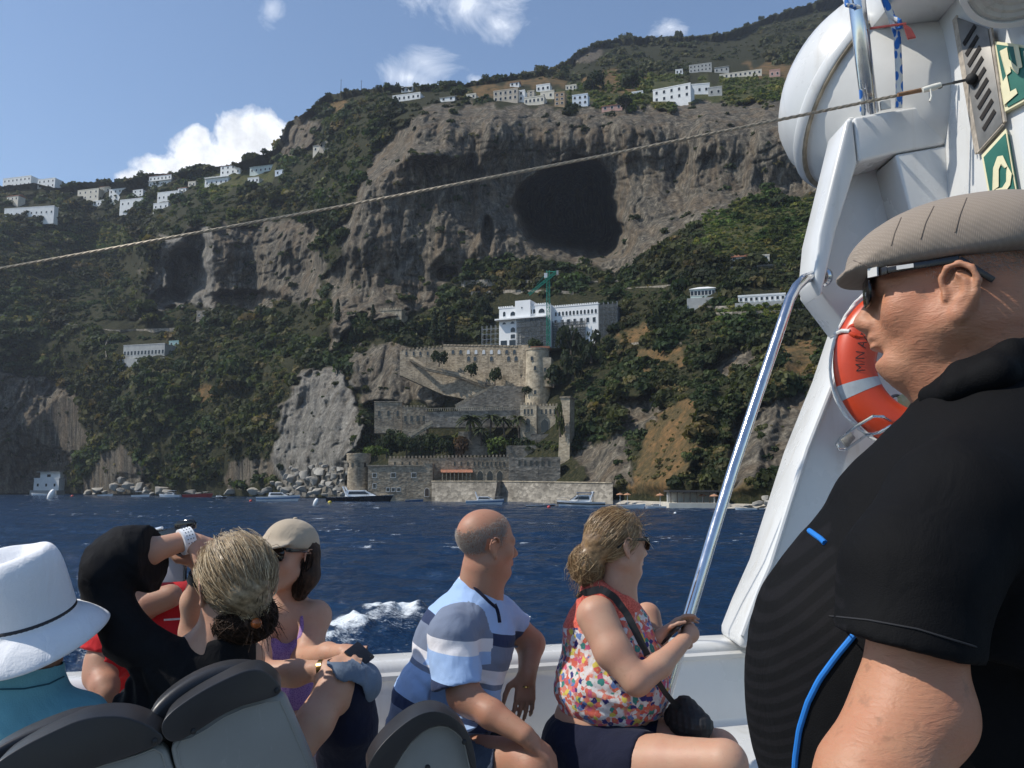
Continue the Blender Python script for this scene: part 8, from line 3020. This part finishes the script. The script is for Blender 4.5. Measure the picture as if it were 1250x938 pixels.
# cropped trousers with rolled cuff
S = Sdf(P(360, 985, 2.3) * np.array([1, 0, 1]) + np.array([0, 2.15, 0]), P(470, 800, 2.5) * np.array([1, 0, 1]) + np.array([0.03, 2.72, 0]), 0.005)
S.chain([P(424, 950, 2.46), P(424, 885, 2.37), P(428, 842, 2.325)], [0.084, 0.076, 0.062], 0.03)
S.cone(P(424, 945, 2.48), P(372, 925, 2.60), 0.09, 0.11, 0.05)
S.cut(P(404, 845, 2.28), (-0.80, -0.35, 0.35), P(330, 880, 2.3) * np.array([1, 0, 1]) + np.array([0, 2.10, 0]), P(470, 800, 2.5) * np.array([1, 0, 1]) + np.array([0.03, 2.42, 0]), 0.004)
S.disp(wr(0.05, 0.004, 4.0))
tr = put('cropped_trousers', S, CL_NAVY, w2)[0]
S = Sdf(P(385, 865, 2.3) * np.array([1, 0, 1]) + np.array([0, 2.18, 0]), P(462, 795, 2.4) * np.array([1, 0, 1]) + np.array([0.02, 2.48, 0]), 0.004)
S.cone(P(412, 826, 2.28), P(440, 834, 2.33), 0.052, 0.057, 0.01)
S.ell(P(428, 834, 2.31), (0.050, 0.075, 0.060), 0.02)
S.cone(P(398, 838, 2.27), P(418, 850, 2.28), 0.056, 0.058, 0.01, 's')
S.disp(wr(0.04, 0.003, 6.0))
put('rolled_cuff', S, CL_CUFF, tr)
# cap
S = Sdf(H.c - 0.20, H.c + 0.20, 0.0042)
S.ell(H(-0.012, 0, 0.036), np.array((0.104, 0.086, 0.083)) * H.k, 0.02, 'u', H.M)
S.cut(H(0, 0, 0.026), -H.u - 0.12 * H.f, None, None, 0.004)
Mb = H.M @ np.array(Matrix.Rotation(R(14), 3, 'Y'))
S.ell(H(0.112, 0, 0.030), np.array((0.078, 0.078, 0.0085)) * H.k, 0.014, 'u', Mb)
S.disp(lambda x, y, z: 0.001 * fbm(x / 0.03, y / 0.03, z / 0.03, 3))
cap = put('baseball_cap', S, CL_TAN, w2)[0]
MB().ell(H(-0.012, 0, 0.120), (0.007, 0.007, 0.004)).build('cap_button', CL_TAN, cap, world=True, smooth=True)
# hair below the cap
S = Sdf(H.c - 0.19, H.c + 0.17, 0.0046)
S.ell(H(-0.020, 0, 0.025), np.array((0.096, 0.084, 0.085)) * H.k, 0.02, 'u', H.M)
for sg in (-1, 1):
    S.chain([H(-0.030, sg * 0.066, 0.0), H(-0.030, sg * 0.066, -0.06), H(-0.018, sg * 0.060, -0.120)], [0.034, 0.036, 0.024], 0.03)
S.cone(H(-0.07, 0, 0), H(-0.06, 0, -0.11), 0.05, 0.035, 0.03)
S.cut(H(0.012, 0, 0), H.f, None, None, 0.01)
S.ell(H(0.004, 0.078, -0.012), np.array((0.022, 0.030, 0.034)) * H.k, 0.006, 's', H.M)
S.disp(lambda x, y, z: 0.0025 * ridged(x / 0.010, y / 0.010, z / 0.06, 3))
put('hair', S, HR_BROWN, w2, {'shade': lambda v: 0.5 + 0.5 * vnoise(v[:, 0] / 0.006, v[:, 1] / 0.006, v[:, 2] / 0.06)})
cs = []
rg = np.random.default_rng(41)
for i in range(420):
    sg = 1 if rg.uniform() < 0.7 else -1
    a = rg.uniform(0, 6.28)
    r0 = rg.uniform(0.9, 1.04)
    pts = []
    for j in range(10):
        t_ = j / 9
        rr_ = (0.034 + 0.004 * math.sin(t_ * 3.1) - 0.012 * max(0, t_ - 0.7) / 0.3) * r0
        pts.append(H(-0.030 + 0.012 * t_ + rr_ * math.cos(a) + rg.normal() * 0.0006, sg * (0.066 - 0.006 * t_) + rr_ * math.sin(a) + rg.normal() * 0.0006, 0.01 - 0.140 * t_ * rg.uniform(0.96, 1.03)))
    cs.append(pts)
strands(cs, 0.0008, 'hair_strands', HR_BROWN, w2)
glasses(H, w2, 0.062, 0.044, 0.28)
MB().lathe([(0.024, -0.006), (0.0275, -0.006), (0.0275, 0.006), (0.024, 0.006)], P(394, 818, 2.302), 18, P(400, 816, 2.3) - P(360, 822, 2.32)).build('bracelet', M_GOLD, w2, world=True, smooth=True)
ph = MB().bar(P(430, 806, 2.30), P(447, 793, 2.34), 0.064, 0.009, up=(0.4, -0.5, 0.75))
tag(ph.build('smartphone', M_GLASSD, None, bevel=0.003), 'dark smartphone held by the woman in the purple top', 'phone')

# ================================================================== the blonde woman in black taking a picture
w3 = thing('person', 'blonde woman in black loose top seen from behind, raising both arms to take a picture', 'person', np.array([P(240, 900, 2.1)[0], 2.1, ZD]))
H = Head(P(286, 712, 2.08), (-0.62, 0.76, 0.16), (0.0, -0.12, 1), 0.96)
S = Sdf(P(90, 930, 1.9) * np.array([1, 0, 1]) + np.array([-0.05, 1.85, 0]), P(345, 630, 2.2) * np.array([1, 0, 1]) + np.array([0.04, 2.42, 0]), 0.0048)
H.grow(S, 0.0, False)
S.cone(P(278, 745, 2.08), P(262, 790, 2.08), 0.050, 0.062, 0.025)
S.ell(P(240, 845, 2.10), (0.13, 0.09, 0.13), 0.05)
S.chain([P(205, 818, 2.04), P(154, 775, 2.03), P(126, 700, 2.04)], [0.046, 0.040, 0.036], 0.03)
S.chain([P(128, 688, 2.04), P(180, 674, 2.10), P(226, 660, 2.16)], [0.038, 0.032, 0.024], 0.02)
hand(S, P(227, 660, 2.16), (0.75, 0.10, -0.25), (0.25, -0.55, 0.8), -1, 0.75, 0.92, 0.08, 0.5)
S.chain([P(300, 805, 2.13), P(250, 800, 2.26), P(236, 772, 2.30)], [0.046, 0.040, 0.034], 0.03)
S.chain([P(236, 772, 2.30), P(236, 735, 2.27), P(246, 698, 2.24)], [0.034, 0.030, 0.023], 0.02)
hand(S, P(247, 694, 2.24), (-0.42, 0.0, 0.75), (0.7, -0.5, 0.3), 1, 0.65, 0.88, 0.08, 0.5)
body, bv, bf = put('body', S, SK_FAIR, w3)
S = Sdf(P(85, 960, 1.9) * np.array([1, 0, 1]) + np.array([-0.05, 1.84, 0]), P(345, 625, 2.2) * np.array([1, 0, 1]) + np.array([0.04, 2.36, 0]), 0.0052)
S.ell(P(236, 838, 2.10), (0.150, 0.110, 0.115), 0.05)
S.ell(P(215, 890, 2.10), (0.175, 0.125, 0.12), 0.05)
S.cone(P(268, 792, 2.08), P(250, 830, 2.09), 0.068, 0.10, 0.03)
S.cone(P(285, 806, 2.12), P(292, 850, 2.13), 0.055, 0.06, 0.04)
S.chain([P(212, 826, 2.05), P(156, 778, 2.03), P(124, 716, 2.02)], [0.070, 0.056, 0.050], 0.02)
S.chain([P(122, 690, 2.02), P(150, 681, 2.05), P(206, 683, 2.12)], [0.052, 0.072, 0.090], 0.02)
S.cone(P(122, 702, 2.00), P(136, 734, 2.02), 0.048, 0.046, 0.02)
S.cut(P(189, 684, 2.1), (1, 0.05, 0.10), P(165, 740, 2.15) * np.array([1, 0, 1]) + np.array([0, 1.8, 0]), P(345, 625, 2.2) * np.array([1, 0, 1]) + np.array([0.04, 2.36, 0]), 0.005)
S.cut(P(262, 771, 2.08), (0.10, -0.10, 1), P(232, 800, 2.08) * np.array([1, 0, 1]) + np.array([0, 1.9, 0]), P(330, 740, 2.1) * np.array([1, 0, 1]) + np.array([0, 2.3, 0]), 0.006)
S.disp(lambda x, y, z: 0.008 * ridged((x + z) / 0.07, y / 0.12, (z - x) / 0.20, 2) + 0.005 * fbm(x / 0.05, y / 0.05, z / 0.05, 3))
S.disp(lambda x, y, z: np.where((z < P(150, 812, 2.05)[2]) & (x < P(205, 800, 2.05)[0]), 0.005 * np.sin((x + 0.25 * z) / 0.0065), 0))
put('loose_black_top', S, CL_BLACK, w3)
hb = P(312, 742, 2.03)
hair, hv_, hf_ = hair_base(H, w3, HR_BLOND, hb, (0.036, 0.036, 0.036), (0.106, 0.088, 0.096), 0.03, -0.06)
cs = strand_set(H, hb, 1000, 21, (0.109, 0.091, 0.099), 0.03, -0.06, 0.006, 0.03) + bun_curls(hb, (0.036, 0.036, 0.038), 60, 22)
for i in range(40):
    rg = np.random.default_rng(900 + i)
    s0 = H(rg.uniform(-0.09, 0.05), rg.uniform(-0.06, 0.06), 0.115)
    dr = nrm(rg.normal(size=3) + H.u * 0.6)
    cs.append([s0 + dr * 0.05 * rg.uniform(0.3, 1) * (j / 7) + np.array([0.015, 0, -0.02]) * (j / 7) ** 2 - H.u * 0.01 for j in range(8)])
strands(cs, 0.00065, 'hair_strands', HR_BLOND, hair)
# lower hair in a spiky clip bun, its shade painted in as brown
S = Sdf(P(240, 800, 2.05) * np.array([1, 0, 1]) + np.array([0, 1.92, 0]), P(350, 710, 2.05) * np.array([1, 0, 1]) + np.array([0, 2.2, 0]), 0.0046)
S.ell(P(296, 762, 2.075), (0.070, 0.068, 0.040), 0.03)
S.ell(P(318, 752, 2.04), (0.036, 0.036, 0.042), 0.03)
S.disp(lambda x, y, z: 0.004 * ridged(x / 0.012, y / 0.02, z / 0.03, 3))
put('under_hair', S, HR_BROWN, w3, {'shade': lambda v: 0.5 + 0.5 * vnoise(v[:, 0] / 0.006, v[:, 1] / 0.01, v[:, 2] / 0.02)})
rg = np.random.default_rng(77)
cs = bun_curls(P(296, 762, 2.075), (0.071, 0.069, 0.042), 420, 31) + bun_curls(P(318, 752, 2.04), (0.037, 0.037, 0.043), 200, 32)
for i in range(170):
    a = P(316, 746, 2.035) + rg.normal(size=3) * np.array([0.012, 0.014, 0.016])
    d = nrm(np.array([rg.uniform(-0.3, 1.0), rg.uniform(-0.9, 0.3), rg.uniform(-1.3, 0.7)]))
    L = rg.uniform(0.03, 0.075)
    cs.append([a + d * L * (j / 6) + np.array([0, 0, -0.012]) * (j / 6) ** 2 + rg.normal(size=3) * 0.0012 for j in range(7)])
strands(cs, 0.0010, 'bun_strands', HR_BROWN, hair)
MB().ell(P(313, 761, 1.985), (0.013, 0.010, 0.012)).build('hair_clip', simple('amber_clip', (0.32, 0.08, 0.015), 0.25, 0.2, 30), w3, world=True, smooth=True)
# white watch on the left wrist, dark watch on the right
wd = nrm(P(227, 660, 2.16) - P(180, 674, 2.10))
wt_ = MB().lathe([(0.0285, -0.015), (0.033, -0.014), (0.033, 0.014), (0.0285, 0.015)], P(227.5, 660.5, 2.16), 24, wd).build('wristwatch', simple('white_watch_strap', (0.74, 0.75, 0.76), 0.5, 0.05, 60), w3, world=True, smooth=True)
s_, u2, _ = frame_of(wd)
mb = MB()
for a in np.arange(-1.0, 4.0, 0.30):
    for o_ in (-0.006, 0.001, 0.008):
        nn = s_ * math.cos(a) + u2 * math.sin(a)
        mb.ell(P(227.5, 660.5, 2.16) + nn * 0.0328 + wd * o_, (0.0016, 0.0016, 0.0016), 6, 4)
mb.build('strap_holes', M_STRAP, wt_, world=True)
wd2 = nrm(P(246, 698, 2.24) - P(236, 735, 2.27))
w4_ = MB().lathe([(0.026, -0.012), (0.0295, -0.011), (0.0295, 0.011), (0.026, 0.012)], P(243.5, 706, 2.245), 20, wd2).build('wristwatch', M_STRAP, w3, world=True, smooth=True)
MB().box(tuple(P(240.5, 700, 2.205)), (0.018, 0.008, 0.022)).build('watch_case', simple('cream_case', (0.6, 0.57, 0.5), 0.4), w4_, world=True, bevel=0.003)
# camera phone in a flip cover
pf = thing('phone', 'large phone in a grey flip cover held up by the blonde woman', 'phone', P(210, 680, 2.24))
mb = MB().prism([P(190, 676, 2.26), P(224.5, 673, 2.22), P(223.5, 710, 2.24), P(190, 712, 2.28)], (0.004, 0.008, 0))
mb.build('flip_cover', simple('grey_cover', (0.30, 0.285, 0.33), 0.5, 0.08, 20), pf, world=True, bevel=0.002)
MB().prism([P(184, 650, 2.24), P(228, 640, 2.20), P(231, 676, 2.19), P(188, 680, 2.235)], (0.002, 0.010, 0)).build('phone_body', M_GLASSD, pf, world=True, bevel=0.003)
MB().tube([P(183.5, 648, 2.235), P(198, 644.5, 2.222)], 0.0042, 8).build('metal_edge', simple('silver_edge', (0.7, 0.7, 0.7), 0.3, 0.05, 10, metal=1.0), pf, world=True, smooth=True)
MB().prism([P(225, 674, 2.222), P(226.5, 674, 2.222), P(225.5, 709, 2.238), P(224, 709, 2.238)], (0.002, 0.008, 0)).build('cover_edge', MATS['silver_edge'], pf, world=True)
pf2 = MB().prism([P(212, 641, 2.21), P(216, 636, 2.208), P(232, 634, 2.20), P(236, 638, 2.198), P(236, 646, 2.20), P(213, 647, 2.21)], (0.002, 0.02, 0)).build('phone_top', M_GLASSD, pf, world=True, bevel=0.003)

# ================================================================== the person in the red shirt
w4 = thing('person', 'person in red t-shirt mostly hidden behind the blonde woman, one arm on the bulwark', 'person', np.array([P(165, 900, 2.5)[0], 2.5, ZD]))
H = Head(P(148, 700, 2.50), (0.55, 0.82, 0.05), (0, 0, 1), 0.84)
S = Sdf(P(95, 940, 2.4) * np.array([1, 0, 1]) + np.array([-0.03, 2.25, 0]), P(260, 640, 2.5) * np.array([1, 0, 1]) + np.array([0.02, 2.86, 0]), 0.006)
H.grow(S, 0.2)
S.cone(P(158, 715, 2.5), P(180, 752, 2.55), 0.055, 0.07, 0.03)
S.ell(P(180, 810, 2.56), (0.14, 0.11, 0.14), 0.05)
S.cone(P(180, 738, 2.46), P(208, 728, 2.47), 0.040, 0.034, 0.03)
S.chain([P(138, 775, 2.46), P(126, 808, 2.40), P(122, 826, 2.38)], [0.050, 0.045, 0.040], 0.02)
S.chain([P(122, 824, 2.38), P(128, 838, 2.34), P(131, 848, 2.32)], [0.040, 0.034, 0.028], 0.02)
hand(S, P(131, 846, 2.32), (0.15, -0.1, -0.9), (0.2, -1, 0.1), -1, 0.6, 0.9)
put('body', S, SK_TAN, w4)
S = Sdf(P(85, 960, 2.4) * np.array([1, 0, 1]) + np.array([-0.03, 2.25, 0]), P(270, 690, 2.5) * np.array([1, 0, 1]) + np.array([0.02, 2.90, 0]), 0.0062)
S.ell(P(184, 800, 2.57), (0.172, 0.13, 0.150), 0.05)
S.ell(P(180, 870, 2.57), (0.17, 0.14, 0.15), 0.05)
S.cone(P(205, 738, 2.56), P(190, 770, 2.57), 0.065, 0.11, 0.04)
S.cone(P(222, 735, 2.58), P(250, 770, 2.60), 0.055, 0.07, 0.04)
S.chain([P(150, 765, 2.50), P(130, 792, 2.43), P(126, 806, 2.41)], [0.070, 0.068, 0.064], 0.03)
S.cut(P(127, 800, 2.41), (-0.25, -0.3, -0.9), None, P(152, 780, 2.5) * np.array([1, 0, 1]) + np.array([0, 2.52, 0]), 0.004)
S.cone(P(176, 730, 2.46), P(206, 722, 2.46), 0.046, 0.042, 0.006, 's')
S.disp(wr(0.07, 0.005, 12.0))
rs, rv, rf = put('red_shirt', S, CL_RED, w4)
br = tree_of((rv, rf))
WHT = simple('white_print', (0.72, 0.70, 0.70), 0.7, 0.05, 60)
for nm, ln, r_ in (('white_stripe', [(200, 757), (215, 756), (232, 755), (240, 755)], 0.003), ('white_stripe', [(138, 796), (150, 794), (162, 793)], 0.003), ('white_print', [(140, 790), (141, 776), (146, 774), (149, 788)], 0.0032)):
    q = [on_surface(br, u, v, 0.001) for u, v in zip(np.interp(np.linspace(0, 1, 10), np.linspace(0, 1, len(ln)), [a[0] for a in ln]), np.interp(np.linspace(0, 1, 10), np.linspace(0, 1, len(ln)), [a[1] for a in ln]))]
    q = [p_ for p_ in q if p_ is not None]
    if len(q) > 2:
        MB().tube(q, r_, 6).build(nm, WHT, rs, world=True, smooth=True)
S = Sdf(H.c - 0.15, H.c + 0.15, 0.006)
S.ell(H(-0.014, 0, 0.032), np.array((0.104, 0.084, 0.092)) * H.k, 0.02, 'u', H.M)
S.cut(H(0.03, 0, 0), H.f - 0.5 * H.u, None, None, 0.02)
S.cut(H(0, 0, -0.05), -H.u + 0.5 * H.f, None, None, 0.02)
put('hair', S, HR_BROWN, w4, {'shade': lambda v: RNG.uniform(0, 1, len(v))})

# ================================================================== the person in the white hat
w5 = thing('person', 'person in turquoise shirt and wide white hat seen from behind at the left edge', 'person', np.array([P(25, 900, 1.9)[0], 1.9, ZD]))
H = Head(P(34, 775, 1.92), (-0.25, 0.97, 0.0), (0, 0, 1), 0.92)
S = Sdf(P(-130, 990, 1.8) * np.array([1, 0, 1]) + np.array([0, 1.62, 0]), P(150, 690, 2.0) * np.array([1, 0, 1]) + np.array([0.03, 2.2, 0]), 0.006)
H.grow(S, 0.2)
S.cone(P(33, 800, 1.92), P(28, 850, 1.92), 0.058, 0.07, 0.03)
S.ell(P(20, 930, 1.93), (0.16, 0.10, 0.13), 0.05)
for u in (-60, 105):
    S.chain([P(u, 890, 1.93), P(u * 1.1, 1000, 1.95)], [0.055, 0.045], 0.03)
put('body', S, SK_TAN, w5)
S = Sdf(P(-150, 1000, 1.8) * np.array([1, 0, 1]) + np.array([0, 1.60, 0]), P(150, 800, 2.0) * np.array([1, 0, 1]) + np.array([0.05, 2.24, 0]), 0.006)
S.ell(P(14, 935, 1.93), (0.185, 0.125, 0.165), 0.05)
S.ell(P(10, 980, 1.93), (0.19, 0.14, 0.15), 0.05)
S.cone(P(30, 818, 1.91), P(22, 872, 1.92), 0.078, 0.11, 0.03)
S.chain([P(40, 872, 1.92), P(92, 886, 1.93), P(106, 930, 1.93)], [0.060, 0.062, 0.066], 0.04)
S.chain([P(0, 872, 1.92), P(-60, 890, 1.93), P(-78, 940, 1.93)], [0.060, 0.062, 0.066], 0.04)
S.cut(P(30, 806, 1.92), (0.0, 0.30, 1), None, None, 0.006)
S.disp(wr(0.09, 0.006, 14.0))
ts_, tv2, tf2 = put('turquoise_shirt', S, CL_TURQ, w5)
bt5 = tree_of((tv2, tf2))
q = [on_surface(bt5, u, v, 0.0012) for u, v in zip(np.linspace(-10, 78, 26), np.interp(np.linspace(-10, 78, 26), [-10, 30, 60, 78], [842, 841, 835, 826]))]
q = [p_ for p_ in q if p_ is not None]
if len(q) > 3:
    MB().tube(q, 0.0018, 6).build('collar_seam', simple('dark_turquoise_seam', (0.02, 0.09, 0.13), 0.9), ts_, world=True, smooth=True)
# hat
hx = nrm(np.array([-0.12, -0.27, 0.93]))
hc = P(35, 763, 1.90)
s_, u2, _ = frame_of(hx, (0, 1, 0))
# lathe with a pinched crown and a wavy brim
prof = [(0.098, -0.004), (0.092, 0.0)]
vs, fs = [], []
NA = 64
rows = [(0.154, -0.034), (0.155, -0.030), (0.150, -0.022), (0.138, -0.010), (0.122, 0.002), (0.104, 0.008), (0.0965, 0.014), (0.0945, 0.036), (0.092, 0.075), (0.089, 0.115), (0.084, 0.143), (0.074, 0.162), (0.060, 0.168), (0.040, 0.162), (0.020, 0.156), (0.002, 0.154)]
for r_, h_ in rows:
    for k in range(NA):
        a = 2 * math.pi * k / NA
        ca, sa = math.cos(a), math.sin(a)
        rr_ = r_ * (1 + 0.045 * sa * sa)
        hh_ = h_
        if r_ > 0.11:
            hh_ += (r_ - 0.1) * 0.16 * math.cos(2 * a) + (r_ - 0.1) * 0.10 * math.sin(a + 0.6)
        if h_ > 0.13:
            w_ = sstep(0.13, 0.168, h_)
            xx, yy = rr_ * ca, rr_ * sa
            hh_ += w_ * (0.016 * (1 - min(1, abs(xx) / 0.07)) * 0 - 0.030 * math.exp(-(xx / 0.030) ** 2 - ((yy - 0.005) / 0.055) ** 2))
            rr_ *= 1 - 0.10 * w_ * max(0, -sa) ** 2 * abs(ca)
        vs.append(hc + s_ * rr_ * ca + u2 * rr_ * sa + hx * hh_)
for i in range(len(rows) - 1):
    for k in range(NA):
        k2 = (k + 1) % NA
        fs.append([i * NA + k, i * NA + k2, (i + 1) * NA + k2, (i + 1) * NA + k])
fs.append([(len(rows) - 1) * NA + k for k in range(NA)])
hat = link('hat', vs, fs, HAT_W, w5, True, world=True)
md = hat.modifiers.new('thickness', 'SOLIDIFY')
md.thickness = 0.003
md2 = hat.modifiers.new('smooth', 'SUBSURF')
md2.levels = 1
md2.render_levels = 2
vs, fs = [], []
for h_ in (0.010, 0.024):
    for ro in (0.0965, 0.0995):
        for k in range(NA):
            a = 2 * math.pi * k / NA
            rr_ = (ro - (0.0008 if h_ > 0.02 else 0)) * (1 + 0.045 * math.sin(a) ** 2)
            vs.append(hc + s_ * rr_ * math.cos(a) + u2 * rr_ * math.sin(a) + hx * (h_ + 0.004))
for k in range(NA):
    k2 = (k + 1) % NA
    A0, B0, A1, B1 = 0, NA, 2 * NA, 3 * NA
    fs += [[B0 + k, B0 + k2, B1 + k2, B1 + k], [A1 + k, B1 + k, B1 + k2, A1 + k2], [A0 + k, A0 + k2, B0 + k2, B0 + k]]
link('hat_band', vs, fs, HAT_B, hat, True, world=True)

# every labelled thing is a thing, walls included
for o in SC.objects:
    if o.parent is None and o.get('category') and not o.get('kind'):
        o['kind'] = 'thing'
